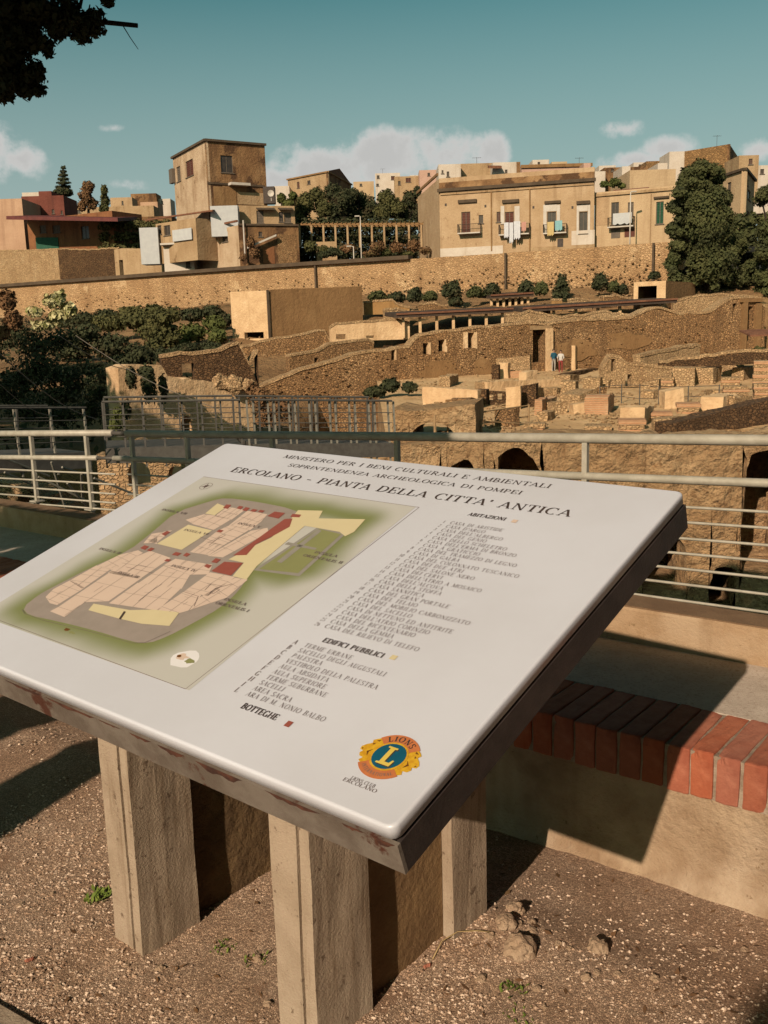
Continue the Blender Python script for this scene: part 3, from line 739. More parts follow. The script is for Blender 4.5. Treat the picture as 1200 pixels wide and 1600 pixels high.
# --- lettering: serif capitals with thick and thin strokes, drawn as thin flat shapes
TK, TN = 0.125, 0.05
def arc(cx, cy, rx, ry, a0, a1, k=10):
    return [(cx + rx * math.cos(R(a0 + (a1 - a0) * i / k)), cy + ry * math.sin(R(a0 + (a1 - a0) * i / k))) for i in range(k + 1)]
def sf(x, y, w=.30): return ('s', x, y, w)
def st(x): return [('l', x, 0, x, 1, TK), sf(x, 0), sf(x, 1)]
GL = {
 'A': (.76, [('l', .06, 0, .36, 1, TN), ('l', .36, 1, .68, 0, TK), ('l', .16, .33, .58, .33, TN), sf(.06, 0, .22), sf(.68, 0, .26)]),
 'B': (.68, st(.14) + [('c', arc(.26, .75, .26, .25, 90, -90)), ('c', arc(.26, .26, .34, .26, 90, -90)), ('l', .1, 1, .28, 1, TN), ('l', .1, .5, .28, .5, TN), ('l', .1, 0, .28, 0, TN)]),
 'C': (.74, [('c', arc(.40, .5, .34, .5, 50, 310, 16)), ('l', .64, .72, .64, 1.0, TN)]),
 'D': (.80, st(.14) + [('c', arc(.30, .5, .42, .5, 90, -90, 14)), ('l', .1, 1, .3, 1, TN), ('l', .1, 0, .3, 0, TN)]),
 'E': (.66, st(.14) + [('l', .1, 1, .58, 1, TN), ('l', .1, .5, .46, .5, TN), ('l', .1, 0, .60, 0, TN), ('l', .58, .76, .58, 1, TN), ('l', .60, 0, .60, .26, TN), ('l', .46, .38, .46, .62, TN)]),
 'F': (.60, st(.14) + [('l', .1, 1, .56, 1, TN), ('l', .1, .5, .44, .5, TN), ('l', .56, .76, .56, 1, TN), ('l', .44, .38, .44, .62, TN)]),
 'G': (.80, [('c', arc(.40, .5, .34, .5, 50, 320, 16)), ('l', .64, .72, .64, 1.0, TN), ('l', .66, .08, .66, .42, TK), sf(.64, .43)]),
 'H': (.84, st(.14) + st(.70) + [('l', .14, .5, .70, .5, TN)]),
 'I': (.30, st(.15)),
 'L': (.62, st(.14) + [('l', .1, 0, .58, 0, TN), ('l', .58, 0, .58, .28, TN)]),
 'M': (.98, [('l', .12, 0, .14, 1, TN), ('l', .14, 1, .48, .04, TK), ('l', .48, .04, .82, 1, TN), ('l', .84, 1, .86, 0, TK), sf(.12, 0, .24), sf(.86, 0), sf(.10, 1, .18), sf(.88, 1, .2)]),
 'N': (.82, [('l', .14, 0, .14, 1, TN), ('l', .14, 1, .68, 0, TK), ('l', .68, 0, .68, 1, TN), sf(.14, 0, .24), sf(.68, 1, .24), sf(.10, 1, .18)]),
 'O': (.82, [('c', arc(.41, .5, .35, .5, 0, 360, 20))]),
 'P': (.64, st(.14) + [('c', arc(.26, .73, .30, .27, 90, -90)), ('l', .1, 1, .28, 1, TN), ('l', .1, .46, .28, .46, TN)]),
 'R': (.74, st(.14) + [('c', arc(.26, .74, .28, .26, 90, -90)), ('l', .1, 1, .28, 1, TN), ('l', .1, .48, .28, .48, TN), ('l', .34, .48, .66, 0, TK), sf(.66, 0, .2)]),
 'S': (.56, [('c', arc(.28, .75, .20, .25, 40, 270, 12)), ('c', arc(.28, .25, .22, .25, 90, -140, 12)), ('l', .46, .76, .46, 1, TN), ('l', .08, 0, .08, .26, TN)]),
 'T': (.70, [('l', .35, 0, .35, 1, TK), sf(.35, 0), ('l', .04, 1, .66, 1, TN), ('l', .04, .74, .04, 1, TN), ('l', .66, .74, .66, 1, TN)]),
 'U': (.80, [('l', .16, 1, .16, .3, TK), ('c', arc(.39, .3, .23, .30, 180, 360)), ('l', .62, 1, .62, .3, TN), sf(.16, 1), sf(.62, 1, .24)]),
 'V': (.74, [('l', .08, 1, .38, 0, TK), ('l', .38, 0, .66, 1, TN), sf(.08, 1, .26), sf(.66, 1, .22)]),
 'X': (.72, [('l', .10, 1, .62, 0, TK), ('l', .10, 0, .62, 1, TN), sf(.10, 1), sf(.62, 0), sf(.1, 0, .22), sf(.62, 1, .22)]),
 'Z': (.64, [('l', .06, 1, .56, 1, TN), ('l', .56, 1, .08, 0, TK), ('l', .06, 0, .58, 0, TN), ('l', .06, .78, .06, 1, TN), ('l', .58, 0, .58, .22, TN)]),
 "'": (.22, [('l', .12, .72, .14, 1, TK)]), '-': (.50, [('l', .08, .4, .42, .4, TK * .8)]), '.': (.24, [('l', .12, 0, .12, .1, TK)]), ' ': (.42, []),
 '0': (.56, [('c', arc(.28, .5, .22, .5, 0, 360, 16))]), '1': (.40, [('l', .2, 0, .2, 1, TK), sf(.2, 0), ('l', .06, .84, .2, 1, TN)]),
 '2': (.54, [('c', arc(.26, .72, .2, .28, 160, -30)), ('l', .44, .58, .06, 0, TN), ('l', .06, 0, .5, 0, TK)]),
 '3': (.54, [('c', arc(.24, .76, .2, .24, 150, -90)), ('c', arc(.24, .26, .24, .26, 90, -150))]),
 '4': (.56, [('l', .38, 0, .38, 1, TK), ('l', .38, 1, .04, .3, TN), ('l', .04, .3, .52, .3, TN)]),
 '5': (.54, [('l', .12, .55, .14, 1, TN), ('l', .14, 1, .46, 1, TK), ('c', arc(.22, .3, .24, .3, 110, -150))]),
 '6': (.56, [('c', arc(.28, .3, .22, .3, 0, 360, 14)), ('c', arc(.42, .5, .36, .5, 110, 180))]),
 '7': (.52, [('l', .06, 1, .46, 1, TK), ('l', .46, 1, .18, 0, TN)]),
 '8': (.56, [('c', arc(.28, .74, .19, .26, 0, 360, 14)), ('c', arc(.28, .25, .23, .25, 0, 360, 14))]),
 '9': (.56, [('c', arc(.28, .7, .22, .3, 0, 360, 14)), ('c', arc(.14, .5, .36, .5, -70, 0))]),
}
def text_width(s, gap=.10): return sum(GL[c][0] + gap for c in s) - gap
def draw_text(mb, s, put, sx, sy, gap=.10, bold=1.0):
    """put(x, y) maps a point of the line (x along it, y up from the baseline, in metres) to the world"""
    x0 = 0.0
    for c in s:
        w, items = GL[c]
        for it in items:
            if it[0] == 'l':
                _, xa, ya, xb, yb, t = it; t *= bold
                d = Vector((xb - xa, yb - ya)).normalized(); nn = Vector((-d.y, d.x)) * t * .5
                q = [(xa + nn.x, ya + nn.y), (xa - nn.x, ya - nn.y), (xb - nn.x, yb - nn.y), (xb + nn.x, yb + nn.y)]
                mb.poly([put((x0 + a) * sx, b * sy) for a, b in q])
            elif it[0] == 's':
                _, x, y, wdt = it; h = .045 * bold
                ya, yb = (0, h) if y < .5 else (1 - h, 1)
                mb.poly([put((x0 + x - wdt / 2) * sx, ya * sy), put((x0 + x + wdt / 2) * sx, ya * sy), put((x0 + x + wdt / 2) * sx, yb * sy), put((x0 + x - wdt / 2) * sx, yb * sy)])
            else:
                pts = it[1]
                for (xa, ya), (xb, yb) in zip(pts, pts[1:]):
                    d = Vector((xb - xa, yb - ya))
                    if d.length < 1e-6: continue
                    d.normalize(); t = (TN + (TK - TN) * abs(d.y) ** 1.3) * bold; nn = Vector((-d.y, d.x)) * t * .5
                    q = [(xa + nn.x, ya + nn.y), (xa - nn.x, ya - nn.y), (xb - nn.x, yb - nn.y), (xb + nn.x, yb + nn.y)]
                    mb.poly([put((x0 + a) * sx, b * sy) for a, b in q])
        x0 += w + gap
def line_on_board(s, pa, pb, cap, m='ink', bold=1.0, gap=.10, name='text_line', fit=True, width=None):
    """one line of print from the photo's start pixel to its end pixel (baseline), cap height in metres"""
    ua, va = puv(*pa)
    if pb: ub, vb = puv(*pb); wdt = ub - ua; va = (va + vb) / 2
    else: wdt = width * text_width(s, gap)
    sx = wdt / text_width(s, gap)
    mb = MB(); draw_text(mb, s, lambda x, y: PP(ua + x, va + y, 0.0011), sx, cap, gap, bold)
    for i, f in enumerate(mb.f): pass
    return mb.build(name, m, board)
K = PS / 0.64
line_on_board('MINISTERO PER I BENI CULTURALI E AMBIENTALI', (441, 716), (858, 763), .0175 * K, bold=.95)
line_on_board('SOPRINTENDENZA ARCHEOLOGICA DI POMPEI', (447, 730), (814, 772), .0158 * K, bold=.95)
line_on_board("ERCOLANO - PIANTA DELLA CITTA' ANTICA", (358, 738), (890, 807), .0262 * K, bold=1.1)
HOUSES = ['CASA DI ARISTIDE', "CASA D'ARGO", "CASA DELL'ALBERGO", 'CASA DEL GENIO', 'CASA DELLO SCHELETRO', "CASA DELL'ERMA DI BRONZO", 'CASA A GRATICCIO',
          'CASA DEL TRAMEZZO DI LEGNO', 'CASA DI GALBA', 'CASA DEL COLONNATO TUSCANICO', 'CASA DEI DUE ATRI', 'CASA DEL SALONE NERO', 'CASA DEI CERVI',
          "CASA DELL'ATRIO A MOSAICO", "CASA DELL'ALCOVA", 'CASA DELLA STOFFA', 'CASA SANNITICA', 'CASA DEL GRAN PORTALE', 'CASA DEL TELAIO',
          'CASA DEL MOBILIO CARBONIZZATO', 'CASA DEL SACELLO', 'CASA DI NETTUNO ED ANFITRITE', "CASA DELL'ATRIO CORINZIO", 'CASA DEL BICENTENARIO',
          'CASA DELLA GEMMA', 'CASA DEL RILIEVO DI TELEFO']
PUBLIC = ['TERME URBANE', 'SACELLO DEGLI AUGUSTALI', 'PALESTRA', 'VESTIBOLO DELLA PALESTRA', 'AULA ABSIDATA', 'AULA SUPERIORE', 'TERME SUBURBANE', 'SACELLI', 'AREA SACRA', 'ARA DI M. NONIO BALBO']
ua, va = puv(702, 819); ub, vb = puv(506, 981)
cw = .0107 * K
un, _ = puv(690, 814)
for i, s in enumerate(HOUSES):
    t = i / 25; u, v = ua + (ub - ua) * t, va + (vb - va) * t
    mb = MB(); draw_text(mb, s, lambda x, y: PP(u + x, v + y, 0.0011), cw, .0112 * K, .16, .80)
    num = str(i + 1); w_ = text_width(num, .16) * cw * .8
    draw_text(mb, num, lambda x, y: PP(u - .014 * K - w_ + x, v + y, 0.0011), cw * .8, .0095 * K, .16, .8)
    mb.build('text_line', 'ink_soft', board)
ua, va = puv(474, 1011); ub, vb = puv(383, 1087)
for i, s in enumerate(PUBLIC):
    t = i / 9; u, v = ua + (ub - ua) * t, va + (vb - va) * t
    mb = MB(); draw_text(mb, s, lambda x, y: PP(u + x, v + y, 0.0011), cw, .0112 * K, .16, .80)
    draw_text(mb, 'ABCDEFGHIL'[i], lambda x, y: PP(u - .028 * K + x, v + y, 0.0011), cw, .0118 * K, .16, 1.2)
    mb.build('text_line', 'ink_soft', board)
line_on_board('ABITAZIONI', (730, 806), (788, 814), .0125 * K, bold=1.6)
line_on_board('EDIFICI PUBBLICI', (502, 1004), (597, 1028), .0125 * K, bold=1.7)
line_on_board('BOTTEGHE', (375, 1107), (430, 1126), .0135 * K, bold=1.7)
line_on_board('LIONS CLUB', (546, 1219), (585, 1231), .0065 * K, 'ink_soft')
line_on_board('ERCOLANO', (534, 1221), (587, 1239), .0065 * K, 'ink_soft')
def swatch(px, py, m, su=.012, sv=.012):
    u, v = puv(px, py); mb = MB()
    mb.poly([PP(u - su * K / 2, v - sv * K / 2, .0011), PP(u + su * K / 2, v - sv * K / 2, .0011), PP(u + su * K / 2, v + sv * K / 2, .0011), PP(u - su * K / 2, v + sv * K / 2, .0011)])
    mb.build('colour_key', m, board)
swatch(804, 815, 'map_peach'); swatch(615, 1028, 'map_yellow'); swatch(451, 1132, 'map_red', .011, .013)

# --- the printed plan
def chaikin(p, n=2):
    for _ in range(n):
        q = []
        for i in range(len(p)):
            a, b = Vector(p[i]), Vector(p[(i + 1) % len(p)]); q += [a * .75 + b * .25, a * .25 + b * .75]
        p = q
    return p
OUT = [(35, 950), (60, 932), (78, 922), (140, 890), (200, 862), (238, 832), (275, 800), (330, 783), (352, 778), (400, 784), (460, 796), (500, 797), (572, 812), (535, 838), (480, 890), (448, 899), (395, 893), (372, 922), (345, 950), (300, 975), (262, 995), (232, 1006), (205, 1003), (150, 986), (90, 971), (45, 962)]
outuv = [Vector(puv(*p)) for p in OUT]
def seg_d(p, a, b):
    ab = b - a; t = max(0, min(1, (p - a).dot(ab) / ab.length_squared)); return (p - a - ab * t).length
u0, v1 = puv(318, 745); u1, v1b = puv(655, 793); _, v0 = puv(290, 1077)
v1 = (v1 + v1b) / 2; u1 = (u1 + puv(290, 1077)[0]) / 2; u0 = max(.03, puv(318, 745)[0])
me = bpy.data.meshes.new('map_sheet'); nu, nv = 130, 110
lo = parent_origin(board) - Vector((0, 0, 0))
vs_ = []; cs_ = []
mo = parent_origin(board)
for j in range(nv + 1):
    for i in range(nu + 1):
        u, v = u0 + (u1 - u0) * i / nu, v0 + (v1 - v0) * j / nv
        vs_.append(PP(u, v, .0004) - mo)
        p = Vector((u, v)); d = min(seg_d(p, outuv[k], outuv[(k + 1) % len(outuv)]) for k in range(len(outuv))) / K
        d *= 1 + .35 * noise.noise(Vector((u * 9, v * 9, 0)))
        g = max(0.0, 1 - d / .080); g = g * g * (3 - 2 * g)
        a, b = Vector((.365, .365, .345)), Vector((.13, .15, .045))
        c = a.lerp(b, g * .95); cs_.append((c.x, c.y, c.z, 1))
me.from_pydata(vs_, [], [[j * (nu + 1) + i, j * (nu + 1) + i + 1, (j + 1) * (nu + 1) + i + 1, (j + 1) * (nu + 1) + i] for j in range(nv) for i in range(nu)])
ca = me.color_attributes.new('print', 'FLOAT_COLOR', 'POINT')
ca.data.foreach_set('color', [x for c in cs_ for x in c])
m = bpy.data.materials.new('map_print'); m.use_nodes = True
at = m.node_tree.nodes.new('ShaderNodeAttribute'); at.attribute_name = 'print'
pb_ = m.node_tree.nodes['Principled BSDF']; pb_.inputs['Roughness'].default_value = .45; pb_.inputs['Specular IOR Level'].default_value = .35
m.node_tree.links.new(at.outputs['Color'], pb_.inputs['Base Color']); me.materials.append(m); MATS['map_print'] = m
sheet = bpy.data.objects.new('map_sheet', me); COL.objects.link(sheet); sheet.parent = lect
sheet_o = sheet
def tri_poly(mb, pts, off):
    from mathutils.geometry import tessellate_polygon
    v3 = [Vector((p[0], p[1], 0)) for p in pts]
    i0 = len(mb.v); mb.v += [PP(p[0], p[1], off) for p in pts]
    for t in tessellate_polygon([v3]):
        a, b, c = (v3[k] for k in t)
        if (b - a).cross(c - a).z < 0: t = (t[0], t[2], t[1])
        mb.f.append([i0 + k for k in t]); mb.mi.append(0)
def plot(pxs, m, off=.0009, smooth=0, name='map_plot'):
    p = [Vector(puv(*q)) for q in pxs]
    if name == 'map_plot' and m == 'map_peach':
        c_ = sum(p, Vector((0, 0))) / len(p); p = [c_ + (q - c_) * 1.12 for q in p]
    if smooth: p = chaikin(p, smooth)
    mb = MB(); tri_poly(mb, p, off); return mb.build(name, m, sheet)
A_ = lambda *q: [(x / 3, 740 + y / 3) for x, y in q]
B_ = lambda *q: [(200 + x / 2.857, 740 + y / 2.857) for x, y in q]
plot([(35, 950), (60, 930), (78, 920), (140, 888), (200, 862), (238, 832), (275, 800), (330, 783), (352, 778), (400, 784), (460, 796), (470, 808), (440, 838), (405, 872), (388, 902), (372, 925), (345, 950), (300, 975), (262, 995), (232, 1006), (205, 1003), (150, 986), (90, 971), (45, 962)], 'map_grey', .0006, 1, 'map_ground')
plot(B_((560, 432), (850, 238), (975, 268), (765, 460)), 'map_street', .0007, 0, 'map_garden')
plot(B_((585, 428), (852, 248), (952, 272), (760, 446)), 'map_green', .0010, 0, 'map_garden')
for q in (((665, 395), (850, 250), (865, 258), (685, 402)), ((700, 318), (715, 308), (845, 335), (835, 343))): plot(B_(*q), 'map_street', .0013, 0, 'map_garden_path')
for q in [((222, 578), (255, 545), (330, 505), (385, 540), (270, 612), (240, 604)), ((335, 502), (450, 437), (510, 452), (395, 533)), ((470, 430), (560, 385), (640, 365), (660, 376), (530, 448)),
          ((255, 640), (290, 622), (515, 470), (640, 500), (500, 598), (400, 602), (315, 664)), ((522, 463), (600, 410), (700, 370), (785, 400), (655, 488)), ((530, 606), (650, 520), (830, 545), (735, 636)), ((665, 512), (770, 440), (880, 478), (845, 536)),
          ((780, 432), (830, 405), (985, 430), (968, 470), (890, 472)), ((745, 640), (870, 555), (935, 575), (880, 640), (832, 654)), ((880, 548), (985, 470), (1090, 490), (975, 570)), ((945, 580), (1095, 497), (1148, 505), (1060, 580), (905, 632)), ((680, 325), (715, 285), (768, 276), (800, 270), (735, 322)),
          ((695, 318), (735, 300), (735, 330))]: plot(A_(*q), 'map_peach')
for q in [((268, 208), (340, 186), (395, 192), (450, 206), (380, 248), (300, 226)), ((395, 190), (445, 152), (515, 165), (462, 204)), ((285, 350), (345, 305), (420, 322), (360, 362)), ((350, 300), (405, 258), (455, 235), (530, 255), (425, 318)), ((462, 230), (535, 172), (615, 186), (590, 215), (545, 250)), ((430, 328), (545, 262), (610, 250), (615, 268), (432, 368), (372, 362))]: plot(B_(*q), 'map_peach')
for q in [((130, 315), (270, 230), (375, 256), (240, 342)), ((345, 180), (400, 135), (440, 150), (388, 188)), ((450, 385), (572, 320), (640, 288), (705, 232), (760, 165), (870, 168), (852, 202), (1060, 206), (1010, 262), (970, 282), (945, 262), (790, 235), (575, 415), (530, 475), (468, 460), (518, 400))]: plot(B_(*q), 'map_yellow', .0012)
plot(A_((415, 642), (440, 612), (610, 642), (720, 640), (842, 652), (795, 716), (665, 706), (560, 682)), 'map_yellow', .0012)
for q in [((470, 368), (580, 292), (700, 205), (735, 203), (722, 240), (640, 285), (572, 318), (530, 366)), ((372, 438), (430, 396), (515, 401), (460, 458)), ((622, 192), (655, 172), (702, 178), (672, 203)), ((55, 335), (75, 322), (95, 328), (76, 343)), ((84, 345), (104, 332), (120, 337), (100, 350)), ((196, 365), (214, 352), (240, 358), (222, 370)), ((246, 368), (262, 355), (280, 362), (262, 374)), ((372, 398), (392, 380), (416, 386), (396, 402)), ((340, 416), (352, 406), (376, 412), (360, 426)), ((150, 272), (175, 258), (190, 263), (165, 280)), ((425, 155), (440, 140), (462, 142), (446, 160)), ((485, 158), (498, 146), (516, 150), (504, 162)), ((510, 166), (526, 152), (545, 156), (530, 170)), ((545, 170), (558, 160), (580, 164), (566, 174)), ((580, 172), (592, 164), (612, 168), (600, 177)), ((725, 196), (735, 182), (775, 186), (765, 198)), ((395, 262), (408, 252), (428, 256), (415, 266)), ((162, 392), (175, 383), (194, 387), (180, 396))]: plot(B_(*q), 'map_red', .0015, 0, 'map_shop')
for s, pa, pb in (('INSULA VII', (254, 797), (288, 806)), ('INSULA II', (156, 858), (184, 868)), ('INSULA III', (184, 896), (214, 905)), ('INSULA IV', (268, 885), (303, 896)), ('INSULA VI', (288, 829), (322, 838)), ('INSULA V', (372, 819), (404, 827)), ('INSULA', (492, 864), (524, 873)), ('ORIENTALIS II', (474, 869), (532, 883)), ('INSULA', (350, 938), (382, 948)), ('ORIENTALIS I', (336, 944), (386, 958))):
    ua, va = puv(*pa); ub, vb = puv(*pb); va = (va + vb) / 2
    mb = MB(); draw_text(mb, s, lambda x, y: PP(ua + x, va + y, .0019), (ub - ua) / text_width(s), .0085 * K, .1, 1.3); mb.build('map_lettering', 'ink_soft', sheet)
# house outlines inside the blocks, compass, markers
def stroke(pxs, wd_=.0011, m='ink_soft', off=.0017, name='map_line'):
    mb = MB()
    uv = [Vector(puv(*q)) for q in pxs]
    for a, b in zip(uv, uv[1:]):
        d = (b - a).normalized(); nn = Vector((-d.y, d.x)) * wd_ * K / 2
        mb.poly([PP(*(a - nn), off), PP(*(b - nn), off), PP(*(b + nn), off), PP(*(a + nn), off)])
    return mb.build(name, m, sheet)
PARCELS = [o for o in bpy.data.objects if o.name.startswith('map_plot')]
rnd = random.Random(61)
def inside_poly(p, poly):
    c = False
    for k in range(len(poly)):
        a, b = poly[k], poly[k - 1]
        if (a.y > p.y) != (b.y > p.y) and p.x < (b.x - a.x) * (p.y - a.y) / (b.y - a.y) + a.x: c = not c
    return c
for o in PARCELS:                                                              # party walls dividing the blocks into houses
    if o.data.materials[0].name != 'map_peach': continue
    po = parent_origin(o); pts = [Vector(((v.co + po - PBL).dot(pdx), (v.co + po - PBL).dot(pdy))) for v in o.data.vertices]
    c_ = sum(pts, Vector((0, 0))) / len(pts); ext_ = max((p - c_).length for p in pts)
    ax = max(((pts[k] - pts[k - 1]) for k in range(len(pts))), key=lambda d: d.length).normalized(); pr = Vector((-ax.y, ax.x))
    mb = MB()
    def seg(a, b, wd_=.0009):
        n_ = 24; on_ = [inside_poly(a.lerp(b, (k + .5) / n_), pts) for k in range(n_)]; d = (b - a).normalized(); nn = Vector((-d.y, d.x)) * wd_ * K / 2
        k = 0
        while k < n_:
            if on_[k]:
                e = k
                while e < n_ and on_[e]: e += 1
                p, q = a.lerp(b, k / n_), a.lerp(b, e / n_); mb.poly([PP(*(p - nn), .00135), PP(*(q - nn), .00135), PP(*(q + nn), .00135), PP(*(p + nn), .00135)]); k = e
            else: k += 1
    for f_ in (-.42, .02, .46): seg(c_ + ax * ext_ * (f_ + rnd.uniform(-.08, .08)) - pr * ext_, c_ + ax * ext_ * (f_ + rnd.uniform(-.08, .08)) + pr * ext_)
    seg(c_ - ax * ext_ + pr * ext_ * rnd.uniform(-.12, .12), c_ + ax * ext_ + pr * ext_ * rnd.uniform(-.12, .12))
    for _ in range(2): q = c_ + ax * rnd.uniform(-.6, .6) * ext_ + pr * rnd.uniform(-.3, .3) * ext_; seg(q, q + (ax if rnd.random() < .5 else pr) * ext_ * .22)
    if mb.v: mb.build('map_party_walls', 'map_grey', sheet)['kind'] = 'stuff'
stroke([(318, 745), (655, 793), (290, 1077), (0, 970)], .0012, 'ink_soft', .0006)
for q in [((105, 640), (118, 660), (200, 690), (430, 745), (620, 797), (680, 796), (800, 742)), ((330, 505), (385, 540)), ((590, 440), (720, 470)), ((600, 460), (650, 430), (690, 440)), ((860, 556), (930, 578), (910, 625)), ((975, 575), (1010, 540), (1090, 520)), ((650, 600), (700, 560), (760, 520)), ((960, 550), (990, 520), (1040, 530)), ((985, 560), (1015, 540), (1030, 548), (1000, 566), (985, 560)), ((940, 300), (1000, 320), (1060, 290)), ((980, 340), (1030, 300), (1090, 320))]: stroke(A_(*q), .0010)
mb = MB()
cu, cv = puv(322, 760)
for k in range(24):
    a0, a1 = R(15 * k), R(15 * k + 15)
    for rr in (.018,):
        mb.poly([PP(cu + rr * K * math.cos(a0), cv + rr * K * math.sin(a0), .0008), PP(cu + rr * K * math.cos(a1), cv + rr * K * math.sin(a1), .0008), PP(cu + (rr - .0012) * K * math.cos(a1), cv + (rr - .0012) * K * math.sin(a1), .0008), PP(cu + (rr - .0012) * K * math.cos(a0), cv + (rr - .0012) * K * math.sin(a0), .0008)])
for a in range(0, 360, 45):
    r_ = .017 if a % 90 == 0 else .010; a = R(a + 20); b = a + R(90)
    mb.poly([PP(cu + .003 * K * math.cos(b), cv + .003 * K * math.sin(b), .0008), PP(cu + r_ * K * math.cos(a), cv + r_ * K * math.sin(a), .0008), PP(cu - .003 * K * math.cos(b), cv - .003 * K * math.sin(b), .0008)])
mb.build('compass_rose', 'ink_soft', sheet)
def blob(px, py, ru, rv, m, off, name='map_vignette', ang=0, jag=.25, sd=0, par=None):
    cu, cv = puv(px, py); p = []
    for k in range(16):
        a = 2 * math.pi * k / 16; r_ = 1 + jag * noise.noise(Vector((math.cos(a) * 1.7, math.sin(a) * 1.7, sd)))
        x, y = ru * K * r_ * math.cos(a), rv * K * r_ * math.sin(a)
        p.append((cu + x * math.cos(ang) - y * math.sin(ang), cv + x * math.sin(ang) + y * math.cos(ang)))
    mb = MB(); tri_poly(mb, p, off); return mb.build(name, m, par or sheet)
blob(290, 1030, .033, .024, 'white_print', .0006); blob(285, 1027, .013, .008, 'map_peach', .0009, sd=2, jag=.8); blob(296, 1034, .012, .006, 'map_green', .0012, sd=5, jag=.8); blob(280, 1026, .005, .004, 'logo_brown', .0015, sd=4)
blob(105, 984, .007, .005, 'logo_brown', .0009, sd=7, jag=.6); blob(112, 989, .009, .004, 'map_green', .0006, sd=9, jag=.7)
plot([(186, 968), (189, 969), (197, 957), (194, 956)], 'ink', .0018)

# --- round club emblem: two lion heads either side of a blue disc with a gold L
eu, ev = puv(608, 1183)
E_ = lambda x, y, off: PP(eu + x * K, ev + y * K, off)
emb = MB()
def epoly(m, pts, off, name='emblem_piece'):
    mb = MB()
    v3 = [Vector((*p, 0)) for p in pts]
    from mathutils.geometry import tessellate_polygon
    i0 = len(mb.v); mb.v += [E_(p[0], p[1], off) for p in pts]
    for t in tessellate_polygon([v3]):
        a, b, c = (v3[k] for k in t)
        if (b - a).cross(c - a).z < 0: t = (t[0], t[2], t[1])
        mb.f.append([i0 + k for k in t]); mb.mi.append(0)
    return mb.build(name, m, board)
def ell(rx, ry, a0=0, a1=360, k=28, cx=0, cy=0): return [(cx + rx * math.cos(R(a0 + (a1 - a0) * i / k)), cy + ry * math.sin(R(a0 + (a1 - a0) * i / k))) for i in range(k if a1 - a0 == 360 else k + 1)]
def band_(r0, r1, a0, a1, k=18): return ell(r1, r1, a0, a1, k) + list(reversed(ell(r0, r0, a0, a1, k)))
RE = .040
epoly('logo_orange', band_(RE * .66, RE * 1.16, 38, 142), .0011)
epoly('logo_orange', band_(RE * .66, RE * 1.16, 218, 322), .0011)
for s in (-1, 1):                                                       # lion heads in profile
    hd_ = [(.55, .62), (.80, .75), (1.00, .62), (1.12, .50), (1.05, .36), (1.22, .22), (1.34, .05), (1.30, -.10), (1.14, -.13), (1.20, -.26), (1.10, -.40), (.92, -.42), (1.0, -.58), (.78, -.72), (.55, -.62)]
    epoly('logo_gold', [(x * s * RE, y * RE) for x, y in (hd_ if s > 0 else hd_[::-1])], .0009)
    for q in ([(.90, .40), (1.02, .34), (.96, .28)], [(1.20, .0), (1.29, -.02), (1.20, -.08)], [(.78, .10), (.98, -.10), (.82, -.30), (.88, -.08)], [(.82, .62), (.98, .52), (.84, .50)]):
        epoly('logo_brown', [(x * s * RE, y * RE) for x, y in (q if s > 0 else q[::-1])], .0013)
epoly('logo_gold', ell(RE * .74, RE * .74), .0014)
epoly('logo_blue', ell(RE * .66, RE * .66), .0017)
Lp = [(-.30, .46), (.12, .46), (.12, .38), (.02, .36), (.02, -.30), (.22, -.30), (.28, -.14), (.36, -.14), (.32, -.46), (-.30, -.46), (-.30, -.38), (-.18, -.36), (-.18, .36), (-.30, .38)]
epoly('ink', [(x * RE + .0022, y * RE - .0018) for x, y in Lp], .0019)
epoly('logo_yellow', [(x * RE, y * RE) for x, y in Lp], .0021)
def arc_text(s, r, a0, a1, cap, m, flip=False):
    mb = MB(); wt = text_width(s, .25)
    def put(x, y):
        t = x / wt
        a = R(a0 + (a1 - a0) * t); rr = r + (y if not flip else -y)
        return E_(rr * math.cos(a), rr * math.sin(a), .0015)
    draw_text(mb, s, lambda x, y: put(x, y), 1.0, cap, .25, 1.5); return mb.build('emblem_lettering', m, board)
arc_text('LIONS', RE * .80, 128, 52, RE * .26, 'ink')
arc_text('INTERNATIONAL', RE * 1.02, 226, 314, RE * .16, 'ink_soft', True)
# ------------------------------------------------------------------ brick-edged bench along the parapet
SEAT_Z, BRB_Z = 0.43, 0.292
S0, S1 = -7.5, 4.5
bench = thing('brick_bench', 'long low bench with a red brick nosing and stone seat under the railing', 'bench', B0 + BD * -1.0)
mb = MB()
npt = 160
for j, z in enumerate((-0.12, 0.0, 0.06, 0.14, 0.22, BRB_Z - .001)):
    for i in range(npt + 1):
        s = S0 + (S1 - S0) * i / npt
        p = B0 + BD * s + BN * 0.012
        bulge = 0.012 * noise.noise(Vector((s * 2.1, z * 5, 2.0))) + 0.05 * max(0, (0.05 - z)) / .05 * (.7 + .5 * noise.noise(Vector((s * 3.0, 0, 7))))
        p = p - BN * bulge; mb.v.append(Vector((p.x, p.y, z)))
for j in range(5):
    for i in range(npt):
        a = j * (npt + 1) + i; mb.f.append([a, a + 1, a + npt + 2, a + npt + 1]); mb.mi.append(0)
mb.box(B0 + BD * S0 + BN * 0.07 + Vector((0, 0, -.1)), BD * (S1 - S0), BN * 0.7, Vector((0, 0, BRB_Z + .09)))
mb.build('bench_wall', 'bench_plaster', bench, True)
mb = MB()
mb.box(B0 + BD * S0 + BN * 0.0055 + Vector((0, 0, BRB_Z)), BD * (S1 - S0), BN * 0.294, Vector((0, 0, SEAT_Z - BRB_Z - .0065)))
mb.build('mortar_bed', 'mortar', bench)
pitch = 0.0712; wbr = 0.0640
variants = []
rnd = random.Random(21)
